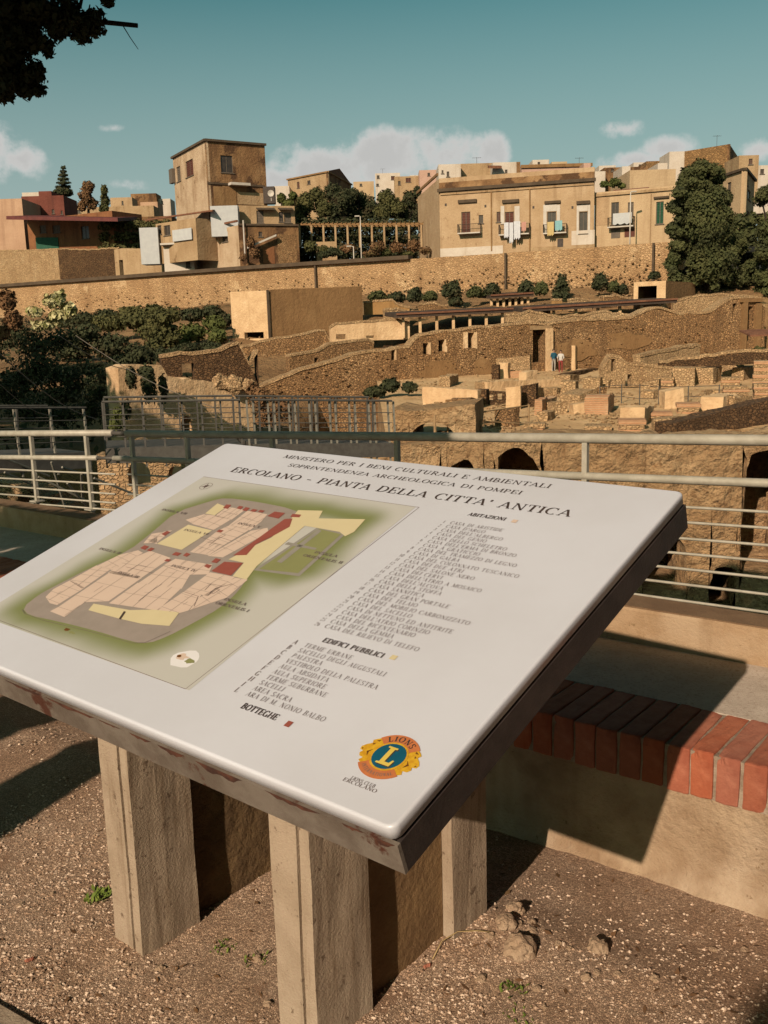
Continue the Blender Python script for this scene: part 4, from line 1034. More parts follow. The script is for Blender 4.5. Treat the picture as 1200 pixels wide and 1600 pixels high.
for k in range(14):
    bm = bmesh.new(); bmesh.ops.create_cube(bm, size=1.0)
    for v in bm.verts: v.co = Vector((v.co.x * wbr, v.co.y * .300, v.co.z * (SEAT_Z - BRB_Z)))
    bmesh.ops.bevel(bm, geom=list(bm.edges), offset=0.004 + .004 * rnd.random(), segments=2, affect='EDGES', profile=0.6)
    bmesh.ops.subdivide_edges(bm, edges=[e for e in bm.edges if e.calc_length() > .04], cuts=5, use_grid_fill=True)
    chips = [Vector((rnd.choice((-1, 1)) * wbr / 2, rnd.choice((-.15, -.15, .15, rnd.uniform(-.15, .15))), rnd.choice((.069, .069, rnd.uniform(-.069, .069))))) for _ in range(rnd.randint(1, 3))]
    for v in bm.verts:
        for c_ in chips:
            d_ = (v.co - c_).length
            if d_ < .024: v.co *= 1 - .045 * (1 - d_ / .024)
    for v in bm.verts:
        v.co += Vector((rnd.uniform(-1, 1), rnd.uniform(-1, 1), rnd.uniform(-1, 1))) * .0007
        v.co += Vector((noise.noise(v.co * 17 + Vector((k * 5, 0, 0))), noise.noise(v.co * 17 + Vector((0, k * 5, 0))), noise.noise(v.co * 23 + Vector((0, 0, k * 5))))) * .0026
    me = bpy.data.meshes.new('brick'); bm.to_mesh(me); bm.free(); me.materials.append(MATS['brick'])
    variants.append(me)
s = S0 + .04; phase = (-0.949 - (S0 + .04) - .005) % pitch; s += phase
bo = parent_origin(bench)
while s + pitch < S1:
    o = bpy.data.objects.new('brick', rnd.choice(variants)); COL.objects.link(o); o.parent = bench
    p = B0 + BD * (s + pitch / 2) + BN * (0.15 - rnd.uniform(0, .004)) + Vector((0, 0, (SEAT_Z + BRB_Z) / 2 + rnd.uniform(-.0015, .0015)))
    o.location = p - bo; o.rotation_euler = (rnd.gauss(0, .006), rnd.gauss(0, .006), BYAW + rnd.gauss(0, .008))
    s += pitch
mb = MB(); mb.box(B0 + BD * S0 + BN * 0.3025 + Vector((0, 0, BRB_Z)), BD * (S1 - S0), BN * (KERB + .02 - .3025), Vector((0, 0, SEAT_Z - BRB_Z - .004)))
mb.build('seat_slab', 'seat_stone', bench)
# kerb behind the seat, carries the railing
KP = Plane(B0 + BD * S0 + BN * KERB, B0 + BD * S1 + BN * KERB)
ku0, kz0 = KP.uv(963, 951); ku1, kz1 = KP.uv(1200, 980)
kz = (kz0 + kz1) / 2
kerb = thing('concrete_kerb', 'tan plastered kerb behind the stone seat, carrying the railing', 'kerb', B0 + BN * (KERB + .1) + Vector((0, 0, SEAT_Z)))
mb = MB()
mb.bevel_box(B0 + BD * S0 + BN * KERB + Vector((0, 0, SEAT_Z - .05)), BD * (S1 - S0), BN * 0.17, Vector((0, 0, kz - SEAT_Z + .05)), .008, 0)
relief(mb.build('kerb_body', 'kerb_plaster', kerb), 40, .003, 9)
mb = MB()
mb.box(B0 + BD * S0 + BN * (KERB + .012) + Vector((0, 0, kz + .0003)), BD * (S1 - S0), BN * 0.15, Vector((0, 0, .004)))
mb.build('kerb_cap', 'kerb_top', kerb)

# ------------------------------------------------------------------ railing
RP = Plane(B0 + BD * -9 + BN * 1.0, B0 + BD * 3 + BN * 1.0)
def rp(px, py, off=0.0): u, z = RP.uv(px, py); return RP.pt(u, z, off)
LW = [(733, 741), (747, 757), (759, 772), (772, 786), (783, 797), (795, 808), (807, 820)]
RWY = [800, 825, 852, 877, 903, 929, 957]
def bar(parent, name, a, b, r, m='galvanised', nn=10):
    mb = MB(); mb.tube([a, a.lerp(b, .5), b], r, nn); return mb.build(name, m, parent, True)
def ext(a, b, t): return a + (b - a) * t
left = thing('railing', 'sunlit end section of the grey tubular railing beyond the bench', 'railing', rp(90, 700).xy.to_3d() + Vector((0, 0, kz)))
right = thing('railing', 'long grey tubular railing with thin wires behind the information panel', 'railing', rp(700, 700).xy.to_3d() + Vector((0, 0, kz)))
a, b = rp(0, 677.5), rp(176, 676.5); bar(left, 'top_rail', ext(b, a, 1.6), b, .0205)
a, b = rp(0, 714.5), rp(152, 715.5); bar(left, 'mid_rail', ext(b, a, 1.8), b, .0165)
for y0, y1 in LW: a, b = rp(0, y0), rp(180, y1); bar(left, 'wire', ext(b, a, 1.6), b, .0062, nn=6)
a, b = rp(198, 677.5), rp(1200, 688); bar(right, 'top_rail', a, ext(a, b, 2.1), .0205); top_a, top_b = a, b
a, b = rp(178, 716), rp(1200, 755); bar(right, 'mid_rail', a, ext(a, b, 2.1), .0165)
for (y0, y1), y2 in zip(LW, RWY): a, b = rp(200, y1), rp(1200, y2); bar(right, 'wire', a, ext(a, b, 2.1), .0058, nn=6)
bar(right, 'sleeve', rp(174, 676.6), rp(200, 677.6), .013, 'steel_dark'); bar(right, 'sleeve', rp(150, 715.4), rp(180, 716.1), .010, 'steel_dark')
def rail_post(parent, px, ytop, off=.0):
    t = rp(px, ytop); mb = MB()
    q = Vector((t.x, t.y, 0)) + RP.n * off
    mb.box(q - BD * .011 - RP.n * .011 + Vector((0, 0, kz - .05)), BD * .022, RP.n * .022, Vector((0, 0, t.z - kz + .05 - .012)))
    mb.box(q - BD * .035 - RP.n * .035 + Vector((0, 0, kz + .0045)), BD * .07, RP.n * .07, Vector((0, 0, .008)))
    mb.build('post', 'galvanised', parent)
for px, y in ((915, 684), (620, 681), (425, 680), (292, 679), (205, 678)): rail_post(right, px, y)
for px, y in ((134, 677), (48, 677)): rail_post(left, px, y)
du = RP.uv(915, 684)[0] - RP.uv(620, 681)[0]
for k in (1, 2, 3, 4):
    u_ = RP.uv(915, 684)[0] + du * k; q = RP.pt(u_, 0); t_ = (q - top_a).dot(BD) / (top_b - top_a).dot(BD); zt_ = top_a.z + (top_b.z - top_a.z) * t_
    mb = MB(); mb.box(q - BD * .011 - RP.n * .011 + Vector((0, 0, kz - .05)), BD * .022, RP.n * .022, Vector((0, 0, zt_ - kz + .038))); mb.box(q - BD * .035 - RP.n * .035 + Vector((0, 0, kz + .0045)), BD * .07, RP.n * .07, Vector((0, 0, .008))); mb.build('post', 'galvanised', right)

# ------------------------------------------------------------------ loose stones, weeds, paving edge
def rock(name, c, r, sd, label, group=None, m='rough_infill', sq=.7):
    bm = bmesh.new(); bmesh.ops.create_icosphere(bm, subdivisions=3, radius=1.0)
    for v in bm.verts:
        d = v.co.normalized(); k = 1 + .42 * noise.noise(d * 1.4 + Vector((sd, 0, 0))) + .20 * noise.noise(d * 3.7 + Vector((0, sd, 0))) + .09 * noise.noise(d * 9 + Vector((0, 0, sd)))
        v.co = Vector((d.x * k * r, d.y * k * r, d.z * k * r * sq))
    me = bpy.data.meshes.new(name); bm.to_mesh(me); bm.free(); me.materials.append(MATS[m])
    o = bpy.data.objects.new(name, me); COL.objects.link(o); o.location = c; return tag(o, label, 'rock', group)
def gpt(px, py):
    p = G(px, py, ZG); p.z = ground_z(p.x, p.y); return p
mat('clod', [(0.40, 0.28, 0.185), (0.28, 0.185, 0.115), (0.48, 0.355, 0.245)], 22, 1.0, .9, 70)
rock('rubble_stone', gpt(790, 1452) + Vector((0, 0, .012)), .025, 1.3, 'small rounded stone on the ground touching the rear panel post', m='clod')
rock('rubble_stone', gpt(812, 1490) + Vector((0, 0, .012)), .037, 4.1, 'largest lumpy stone lying on the ground beside the rear panel post', m='clod', sq=.8)
rock('rubble_stone', gpt(806, 1420) + Vector((0, 0, .008)), .022, 6.7, 'stone between the rear panel post and the bench', m='clod')
rock('rubble_stone', gpt(934, 1480) + Vector((0, 0, .008)), .026, 9.2, 'blocky pale stone alone on the bare ground in front of the bench', m='clod', sq=.8)
rnd = random.Random(5)
for k in range(26):
    px, py = rnd.choice(((rnd.uniform(740, 900), rnd.uniform(1440, 1580)), (rnd.uniform(10, 420), rnd.uniform(1380, 1600)), (rnd.uniform(880, 1190), rnd.uniform(1390, 1560))))
    rock('pebble', gpt(px, py), rnd.uniform(.006, .013), k * 1.7, 'pale pebble lying on the gravelly ground', 'pebbles on the gravelly ground', m='clod')
def weed(px, py, n, r, sd, label, m='weed', blade=.022):
    rnd = random.Random(sd); c = gpt(px, py); mb = MB()
    for _ in range(n):
        a = rnd.uniform(0, 6.28); q = c + Vector((math.cos(a), math.sin(a), 0)) * r * rnd.random() ** .7
        q.z = ground_z(q.x, q.y); L_ = blade * rnd.uniform(.5, 1.3); b = rnd.uniform(0, 6.28)
        d = Vector((math.cos(b) * .7, math.sin(b) * .7, rnd.uniform(.3, 1.0))).normalized() * L_; w_ = Vector((-math.sin(b), math.cos(b), 0)) * L_ * .22
        mb.poly([q, q + d * .55 + w_, q + d, q + d * .55 - w_])
    return single(mb, 'weed', m, label, 'weed')
weed(152, 1405, 60, .035, 1, 'largest green weed, at the foot of the front post near the paving slab')
weed(345, 1478, 34, .035, 2, 'sparse green weed on the gravel between the two front panel posts', blade=.014)
weed(395, 1495, 26, .035, 3, 'sprinkling of green leaves on the gravel beside the front post with the smooth infill', blade=.013)
weed(800, 1545, 46, .035, 4, 'green weed on the ground in front of the lumpy stones', blade=.015)
weed(815, 1590, 24, .04, 6, 'faintest green sprouts on the ground beside the green weed by the stones', blade=.012)
def dry(pts, label, r=.0016):
    mb = MB(); mb.tube([gpt(x, y) + Vector((0, 0, h)) for x, y, h in pts], r, 5); return single(mb, 'dry_stalk', 'dry_grass', label, 'stalk', None, True)
dry([(676, 1497, .002), (690, 1478, .012), (715, 1466, .02), (745, 1464, .018), (770, 1462, .006)], 'dry straw stalk arching against the foot of the rear panel post')
mb = MB(); q = gpt(42, 1506)
for k in range(5): stone(mb, q + Vector((.003 * k, .002 * k, .004)), .008, random.Random(k))
single(mb, 'brick_chip', 'brick', 'small red brick chip on the gravel near the paving slab', 'brick chip')
mb = MB(); q = gpt(664, 1508)
for k in range(4): stone(mb, q + Vector((.004 * k, .002 * k, .003)), .007, random.Random(k + 40))
single(mb, 'brick_chip', 'brick', 'rusty brick chip beside the smooth brown infill panel', 'brick chip')
pa, pb = G(-60, 1530, ZG + .02), G(100, 1622, ZG + .02)
dd = (pb - pa); dd.z = 0; dd.normalize(); nn_ = Vector((-dd.y, dd.x, 0))
if nn_.dot(-pa) < 0: nn_ = -nn_
mb = MB(); mb.bevel_box(Vector((pa.x, pa.y, -.05)) - dd * 1.2, dd * 1.9, nn_ * .42, Vector((0, 0, ZG + .05 + .022)), .008)
single(mb, 'paving_slab', 'concrete_post', 'pale stone paving slab set in the gravel, away from the panel posts', 'paving slab')

# ------------------------------------------------------------------ the tree leaning over the viewpoint
LHD = Vector((math.sin(SUN_AZ), math.cos(SUN_AZ), 0)); LPP = Vector((math.cos(SUN_AZ), -math.sin(SUN_AZ), 0)); LTN = math.tan(SUN_EL)
def shade_pt(perp, t, q): return LPP * perp + LHD * t + Vector((0, 0, q - t * LTN))
tb = shade_pt(-2.40, -.9, 0); tb2 = shade_pt(-3.12, -1.0, 0)
tree = thing('cypress_tree', 'dark shaded tree whose leafy branch with a bare stub hangs into the sky', 'tree', (tb.x, tb.y, 0))
def stem(b, r, lean):
    mb.tube([Vector((b.x, b.y, -.1)), Vector((b.x, b.y, .5)), Vector((b.x + lean * .3, b.y, 1.6)), Vector((b.x + lean * .6, b.y, 2.8)), Vector((b.x + lean, b.y + .05, 4.0)), Vector((b.x + lean * 1.2, b.y, 5.6))], [r * 1.25, r, r * .92, r * .82, r * .65, r * .2], 12)
mb = MB(); stem(tb, .16, -.1); stem(tb2, .25, .1)
mb.build('trunk', 'bark', tree, True)
BRZ = 3.3
tipA = W(215, 40, BRZ)
mb = MB()
mb.tube([(tb.x - .07, tb.y, 3.0), (-2.1, 1.3, 3.15), (-1.75, 2.4, 3.0), W(20, -10, BRZ), W(75, 30, BRZ), W(120, 34, BRZ), W(165, 35, BRZ), tipA], [.07, .055, .05, .040, .03, .013, .0075, .0070], 10)
mb.tube([W(20, -10, BRZ), W(10, 60, BRZ), W(4, 120, BRZ), W(10, 145, BRZ)], [.035, .028, .015, .006], 8)
mb.tube([W(100, 30, BRZ), W(125, 10, BRZ), W(132, -20, BRZ)], [.008, .006, .004], 6)
mb.tube([W(192, 40, BRZ), W(203, 58, BRZ), W(216, 77, BRZ)], [.0018, .0014, .0010], 5)
for p_, t_, q_ in ((-3.3, .1, 3.33), (-2.2, 0, 3.33), (-2.6, -.9, 3.9), (-4.3, .2, 2.8)): mb.tube([Vector((tb2.x + .03, tb2.y, 2.2)), shade_pt(p_, t_, q_).lerp(Vector((tb2.x, tb2.y, 3.4)), .4), shade_pt(p_, t_, q_)], [.06, .04, .015], 8)
mb.build('branch', 'bark', tree, True)
rnd = random.Random(9)
cl = []
for px, py, r in ((15, 20, 42), (60, 12, 40), (25, 62, 36), (8, 95, 36), (18, 128, 28), (48, 60, 26), (70, 70, 16), (98, 34, 24), (122, 36, 26), (142, 40, 24), (128, 58, 14), (150, 28, 16), (52, 118, 22), (40, 140, 16), (62, 142, 12), (56, 106, 14), (5, 145, 18), (168, 2, 12), (76, 82, 9), (110, 10, 16), (90, 50, 16)):
    p = W(px, py, BRZ); q = r / F * BRZ; cl.append((p.x, p.y, p.z, q, q * 1.5, q))
mb = MB(); leaf_cloud(mb, cl, 9000, .0105, rnd, .3)
mb.build('crown', 'leaf_dark', tree)
cl = []
for k in range(11):
    for q_, t_ in ((3.30, .1), (3.62, -.5)):
        p = shade_pt(-3.62 + 1.86 * k / 10, t_ + rnd.uniform(-.2, .2), q_ + rnd.uniform(-.06, .06)); cl.append((p.x, p.y, p.z, .24, .30, .22))
for k in range(6):
    for q_, t_ in ((3.9, -1.0), (4.25, -1.4)):
        p = shade_pt(-2.95 + 1.0 * k / 5, t_, q_); cl.append((p.x, p.y, p.z, .28, .34, .26))
for perp, t_, q_ in ((-4.15, .3, 2.72), (-4.45, .3, 2.72), (-4.75, .3, 2.75), (-4.05, .1, 2.45)):
    p = shade_pt(perp, t_, q_); cl.append((p.x, p.y, p.z, .26, .32, .22))
mb = MB(); leaf_cloud(mb, cl, 26000, .05, rnd, .5)
mb.build('crown', 'leaf_dark', tree)

# unseen dark pines added behind and above the viewpoint: their canopy screens most of the sky from the foreground
rnd = random.Random(101)
SCREEN_PINES = [((6.5, -5.5), 'unseen pine added behind the viewpoint to screen the sky, facing the information panel'), ((9.5, 1.0), 'unseen pine added beside the end of the bench to screen the sky'), ((4.5, -12.0), 'unseen pine added furthest back along the walkway to screen the sky'),
         ((-7.0, -1.0), 'unseen pine added at the far end of the bench to screen the sky'), ((11.0, -10.0), 'unseen pine added back from the walkway to screen the sky')]
crowns = [[] for _ in SCREEN_PINES]
tries = 0
while sum(len(c) for c in crowns) < 1150 and tries < 60000:
    tries += 1
    perp, t_ = rnd.uniform(-8, 12), rnd.uniform(-13, 8.5)
    z = rnd.uniform(4.5, 12.0) if rnd.random() < .7 else rnd.uniform(1.0, 6)
    q_ = z + LTN * t_; p = LPP * perp + LHD * t_ + Vector((0, 0, z)); R_ = rnd.uniform(.75, .95)
    if -2.0 - R_ < perp < .6 + R_ and -1.0 - R_ < q_ < 3.8 + R_: continue   # the sun's way to the panel and bench stays open
    if perp <= -2.0 and (q_ > 12.5 or q_ < 4.4 + R_): continue
    if p.y > -2.0 and (z - 1.6 - R_) < .60 * math.hypot(p.x * .5, p.y + 1.0) and abs(p.x) < 2.2 + .65 * max(p.y, 0) + R_: continue   # nor does it reach into the view
    if p.length < 3.5: continue
    k = min(range(len(SCREEN_PINES)), key=lambda i: (SCREEN_PINES[i][0][0] - p.x) ** 2 + (SCREEN_PINES[i][0][1] - p.y) ** 2)
    crowns[k].append((p.x, p.y, p.z, R_, R_, R_ * .75))
shadow_tips = [shade_pt(a_, -4.6 + b_, c_) for a_, b_, c_ in ((.02, 0, 1.16), (.16, .3, 1.06), (.26, -.2, 1.2), (.22, .5, .92))]  # unseen foliage clumps added to throw the viewer's shadow onto the ground
for p in shadow_tips: crowns[0].append((p.x, p.y, p.z, .20, .26, .20))
for ((x, y), label), cl in zip(SCREEN_PINES, crowns):
    t = thing('unseen_pine', label, 'tree', (x, y, 0), 'unseen pines added to screen the sky')
    mb = MB(); mb.tube([(x, y, -.1), (x + .2, y, 4), (x, y + .2, 9.5)], [.32, .27, .12], 10)
    for c in cl[:10]: mb.tube([(x, y, 6.0), c[:3]], [.1, .03], 6)
    if label.endswith('facing the information panel'): mb.tube([(x, y, 6.0), (x - 3, y + .4, 5.4), shadow_tips[2]], [.09, .05, .012], 6)
    mb.build('trunk', 'bark', t)
    if cl: mb = MB(); leaf_cloud(mb, cl, 120 * len(cl), .22, rnd, .6); mb.build('crown', 'leaf_dark', t)

mb = MB(); rnd = random.Random(314)                                    # dry leaves and twigs blown about
for _ in range(320):
    px, py = rnd.uniform(-40, 1240), 1110 + 500 * rnd.random()
    p = G(px, py, .08)
    if (B0 - p).dot(BN) < .03: continue
    p.z = ground_z(p.x, p.y) + .003; a = rnd.uniform(0, 6.28); L_ = rnd.uniform(.005, .016); d = Vector((math.cos(a), math.sin(a), rnd.uniform(-.1, .35))) * L_; w_ = Vector((-math.sin(a), math.cos(a), rnd.uniform(-.3, .3))) * L_ * rnd.uniform(.2, .5)
    mb.poly([p - d, p - w_, p + d, p + w_])
struct(mb.build('leaf_litter', 'leaf_brown'), 'stuff')
# ------------------------------------------------------------------ the excavated town
def wall(name, label, cat, tops, bases, dL, dR, thick, m, holes=(), step=.8, rough=.12, group=None, seed=None, parent=None, rel=0.0, cap=None):
    """an upright wall: tops and bases are photo pixels along its front face, dL / dR its distance at the two ends"""
    pl = Plane(W(tops[0][0], tops[0][1], dL), W(tops[-1][0], tops[-1][1], dR))
    tp = sorted(pl.uv(*p) for p in tops); bp = sorted(pl.uv(*p) for p in bases)
    hs = []
    for h in holes:
        u0, u1, z0, z1 = pl.rect(*h[:4]); hs.append((u0, u1, z0, z1, (h[4] if len(h) > 4 else 0) * (z1 - z0)))
    mb = MB(); sd = seed if seed is not None else tops[0][0] * .37
    slab(mb, pl, tp[0][0], tp[-1][0], tp, bp, thick, hs, step, rough, seed=sd)
    if parent is not None: o = mb.build(name, m, parent)
    else: o = single(mb, name, m, label, cat, group)
    relax_mesh(o); o_pl[o.name] = pl
    if rel: relief(o, 2, rel, .55, tops[0][0] * .1)
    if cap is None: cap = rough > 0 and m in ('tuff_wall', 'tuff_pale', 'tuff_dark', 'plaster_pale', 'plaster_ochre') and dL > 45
    if cap:  # pale capping that paints the sun's bright line along the top edge
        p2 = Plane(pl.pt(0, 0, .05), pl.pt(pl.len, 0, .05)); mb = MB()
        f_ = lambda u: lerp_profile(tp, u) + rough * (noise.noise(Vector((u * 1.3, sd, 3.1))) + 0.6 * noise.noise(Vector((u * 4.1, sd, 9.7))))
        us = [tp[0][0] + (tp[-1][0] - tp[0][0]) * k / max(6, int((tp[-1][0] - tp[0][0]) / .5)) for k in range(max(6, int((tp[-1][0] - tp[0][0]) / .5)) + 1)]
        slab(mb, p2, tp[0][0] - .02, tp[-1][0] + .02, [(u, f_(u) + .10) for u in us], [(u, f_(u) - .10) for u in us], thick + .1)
        relax_mesh(mb.build('lit_wall_cap', 'tuff_pale', o))
    return o, pl
o_pl = {}
def block(name, label, cat, x0, x1, ytop, ybase, thick, m, group=None, slope=0, rough=.06, holes=(), ytop2=None, depth2=0.0):
    """a low wall or pier on the terrace; its distance comes from where its foot meets the ground"""
    a, b = T(x0, ybase), T(x1, ybase + slope)
    if depth2: b = b + Vector((ray(x1, ybase).x, ray(x1, ybase).y, 0)) * depth2
    y2 = ytop if ytop2 is None else ytop2
    pl = Plane(a, b); tp = sorted((pl.uv(x0, ytop), pl.uv(x1, y2))); z0 = min(a.z, b.z) - .25
    hs = [(*pl.rect(*h[:4]), 0) for h in holes]
    mb = MB(); slab(mb, pl, tp[0][0], tp[-1][0], tp, [(0, z0), (99, z0)], thick, hs, .5, rough, seed=x0 * .7)
    o = single(mb, name, m, label, cat, group); relax_mesh(o)
    if name != 'column_stump': relief(o, 2, .07, 1.3, x0)
    return o, pl
# terrace front: vaults over the ancient beach
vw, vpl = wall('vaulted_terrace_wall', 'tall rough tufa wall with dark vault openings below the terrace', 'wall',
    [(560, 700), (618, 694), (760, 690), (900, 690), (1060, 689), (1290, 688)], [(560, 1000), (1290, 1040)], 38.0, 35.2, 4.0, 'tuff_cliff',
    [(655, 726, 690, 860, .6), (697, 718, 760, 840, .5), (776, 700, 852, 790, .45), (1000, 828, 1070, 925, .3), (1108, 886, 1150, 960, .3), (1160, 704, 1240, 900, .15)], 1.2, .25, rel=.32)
block('vault_wall', 'pale curved stone mass with a dark vault arch under the low plastered wall', 'wall', 612, 742, 640, 694, 3.5, 'tuff_cliff', ytop2=632, rough=.2, holes=[(640, 660, 712, 694)])
mb = MB()                                                             # spandrels round off the vault mouth
pl = Plane(T(612, 694), T(742, 694))
u0, u1, z0, z1 = pl.rect(640, 660, 712, 694)
cx, rx, rz = (u0 + u1) / 2, (u1 - u0) / 2, z1 - z0
for s in (-1, 1):
    pts = [(cx + s * rx, z1)] + [(cx + s * rx * math.cos(R(90 * i / 10)), z0 + .15 + (rz - .15) * math.sin(R(90 * i / 10))) for i in range(11)]
    fr = [pl.pt(u, z, .01) for u, z in pts]; bk = [pl.pt(u, z, -3.4) for u, z in pts]; i0 = len(mb.v)
    mb.v += fr + bk; n_ = len(pts)
    mb.f.append(list(range(i0, i0 + n_))); mb.mi.append(0)
    for k in range(n_): k2 = (k + 1) % n_; mb.f.append([i0 + k, i0 + n_ + k, i0 + n_ + k2, i0 + k2]); mb.mi.append(0)
mb.build('arch_spandrel', 'tuff_cliff', bpy.data.objects['vault_wall'])

# the long house wall across the site
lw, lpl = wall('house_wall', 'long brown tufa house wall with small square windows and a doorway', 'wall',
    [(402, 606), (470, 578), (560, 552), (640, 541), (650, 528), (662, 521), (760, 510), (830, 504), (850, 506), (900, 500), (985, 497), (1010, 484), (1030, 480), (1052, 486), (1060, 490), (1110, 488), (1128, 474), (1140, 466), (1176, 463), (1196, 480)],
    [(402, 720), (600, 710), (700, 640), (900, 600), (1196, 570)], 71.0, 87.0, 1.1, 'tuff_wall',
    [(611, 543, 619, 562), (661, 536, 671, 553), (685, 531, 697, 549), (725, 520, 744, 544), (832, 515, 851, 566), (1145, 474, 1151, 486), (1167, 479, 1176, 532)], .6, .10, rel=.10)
def lpart(name, rect, out, depth, m, root):
    u0, u1, z0, z1 = lpl.rect(*rect); mb = MB()
    mb.box(lpl.pt(u0, z0, out), lpl.d * (u1 - u0), -lpl.n * depth, Vector((0, 0, z1 - z0))); o = mb.build(name, m, root)
    return o
for r_ in ((669.5, 535, 673, 554), (695, 530, 698.5, 550), (741, 519, 745.5, 545), (617.5, 542, 620.5, 563)): lpart('window_jamb', r_, .02, 1.0, 'plaster_pale', lw)
lpart('window_jamb', (724, 519, 731, 544), .02, 1.0, 'plaster_pale', lw)
lpart('lintel', (828, 509, 862, 515), .06, .8, 'wood_pale', lw)
lpart('door_jamb', (852, 513, 861, 582), .35, 1.0, 'plaster_pale', lw)
lpart('pilaster', (1157, 472, 1164, 552), .30, .5, 'plaster_brown', lw)
lpart('pilaster', (1178, 474, 1186, 552), .30, .5, 'plaster_brown', lw)
lpart('lintel', (1155, 466, 1188, 472), .32, .5, 'plaster_brown', lw)
for r_ in ((611, 543, 619, 562), (661, 536, 671, 553), (685, 531, 697, 549), (725, 520, 744, 544), (832, 515, 851, 566), (1145, 474, 1151, 486), (1167, 479, 1176, 532)): lpart('opening_shade', (r_[0] - 3, r_[1] - 3, r_[2] + 3, r_[3] + 3), -1.12, .15, 'tuff_dark', lw)  # dark backing sheets that put the shade inside into the openings
for (x0, y0, x1, y1) in ((650, 566, 722, 604), (868, 532, 935, 562), (940, 520, 1010, 548), (590, 590, 650, 632), (740, 560, 770, 590)):
    pts = []                                                           # ragged remains of plaster
    for k in range(22):
        a_ = 2 * math.pi * k / 22; w_ = 1 + .45 * noise.noise(Vector((math.cos(a_) * 1.6, math.sin(a_) * 1.6, x0)))
        pts.append(lpl.uv((x0 + x1) / 2 + (x1 - x0) / 2 * w_ * math.cos(a_), (y0 + y1) / 2 + (y1 - y0) / 2 * w_ * math.sin(a_)))
    c_ = (sum(p[0] for p in pts) / 22, sum(p[1] for p in pts) / 22); mb = MB()
    for k in range(22):
        p, q = pts[k], pts[(k + 1) % 22]; mb.poly([lpl.pt(*c_, .05), lpl.pt(*p, .05), lpl.pt(*q, .05)]); mb.poly([lpl.pt(*p, .05), lpl.pt(*p, -.02), lpl.pt(*q, -.02), lpl.pt(*q, .05)])
    mb.build('plaster_patch', 'plaster_brown', lw)
mb = MB()                                                              # courses of rubble standing proud of the wall
rnd = random.Random(31)
for _ in range(900):
    px, py = rnd.uniform(410, 1150), rnd.uniform(500, 625)
    u, z = lpl.uv(px, py)
    tp_ = lerp_profile(sorted(lpl.uv(*p) for p in [(402, 606), (470, 578), (560, 552), (640, 541), (660, 521), (830, 504), (985, 497), (1030, 480), (1110, 488), (1196, 480)]), u)
    if z > tp_ - .25 or any(a - 6 < px < c + 6 and b - 6 < py < d + 6 for a, b, c, d in ((611, 543, 619, 562), (661, 536, 671, 553), (685, 531, 697, 549), (725, 520, 744, 544), (832, 515, 862, 580))): continue
    stone(mb, lpl.pt(u, z, .0), rnd.uniform(.08, .2), rnd, .6)
struct(mb.build('rubble_facing', 'tuff_wall', lw), 'stuff')

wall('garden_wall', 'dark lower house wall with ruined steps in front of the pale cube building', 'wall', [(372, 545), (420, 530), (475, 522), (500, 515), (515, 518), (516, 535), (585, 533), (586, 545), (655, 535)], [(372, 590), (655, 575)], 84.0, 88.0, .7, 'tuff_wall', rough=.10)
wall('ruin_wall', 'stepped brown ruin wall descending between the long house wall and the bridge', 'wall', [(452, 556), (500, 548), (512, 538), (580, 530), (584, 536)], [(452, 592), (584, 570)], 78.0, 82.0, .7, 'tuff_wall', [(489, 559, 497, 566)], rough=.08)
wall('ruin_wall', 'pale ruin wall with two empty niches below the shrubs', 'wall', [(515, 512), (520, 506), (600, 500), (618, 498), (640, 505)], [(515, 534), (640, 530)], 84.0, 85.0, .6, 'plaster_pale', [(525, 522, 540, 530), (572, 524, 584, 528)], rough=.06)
# pale cube building
cube = thing('modern_shelter', 'windowless pale brown cube building with a dark slot at its foot', 'building', W(465, 535, 90).xy.to_3d() + Vector((0, 0, W(465, 535, 90).z)))
pl1 = Plane(W(362, 500, 92), W(421, 500, 90)); pl2 = Plane(W(421, 500, 90), W(567, 500, 94))
mb = MB(); u0, z1 = pl1.uv(362, 456); u1, _ = pl1.uv(421, 456); _, z0 = pl1.uv(380, 550)
ha, hb, hc, hd2 = pl1.rect(382, 519, 412, 529)
slab(mb, pl1, 0, pl1.len, [(0, z1), (pl1.len, z1 - .05)], [(0, z0), (9, z0)], .5, [(ha, hb, hc, hd2)]); o = mb.build('pale_wall', 'plaster_pale', cube); relax_mesh(o)
mb = MB(); _, z2 = pl2.uv(500, 452); slab(mb, pl2, .25, pl2.len, [(0, z2), (pl2.len, z2 + .25)], [(0, z0), (99, z0)], .5); o = mb.build('brown_wall', 'plaster_brown', cube); relax_mesh(o)
mb = MB(); c1, c2, c3 = pl1.pt(0, 0), pl1.pt(pl1.len, 0), pl2.pt(pl2.len, 0)
c4 = c1 + (c3 - c2)
mb.poly([p + Vector((0, 0, z1 - .3)) for p in (c1, c2, c3, c4)]); mb.poly([c4 + Vector((0, 0, z0)), c1 + Vector((0, 0, z0)), c1 + Vector((0, 0, z1 - .1)), c4 + Vector((0, 0, z1 - .1))]); mb.poly([c3 + Vector((0, 0, z0)), c4 + Vector((0, 0, z0)), c4 + Vector((0, 0, z1 - .1)), c3 + Vector((0, 0, z1 - .1))])
mb.build('roof', 'plaster_brown', cube)
mb = MB(); mb.box(pl2.pt(-.15, z0, .12), pl2.d * .18, -pl2.n * .2, Vector((0, 0, z1 - z0))); mb.build('downpipe', 'coping', cube)
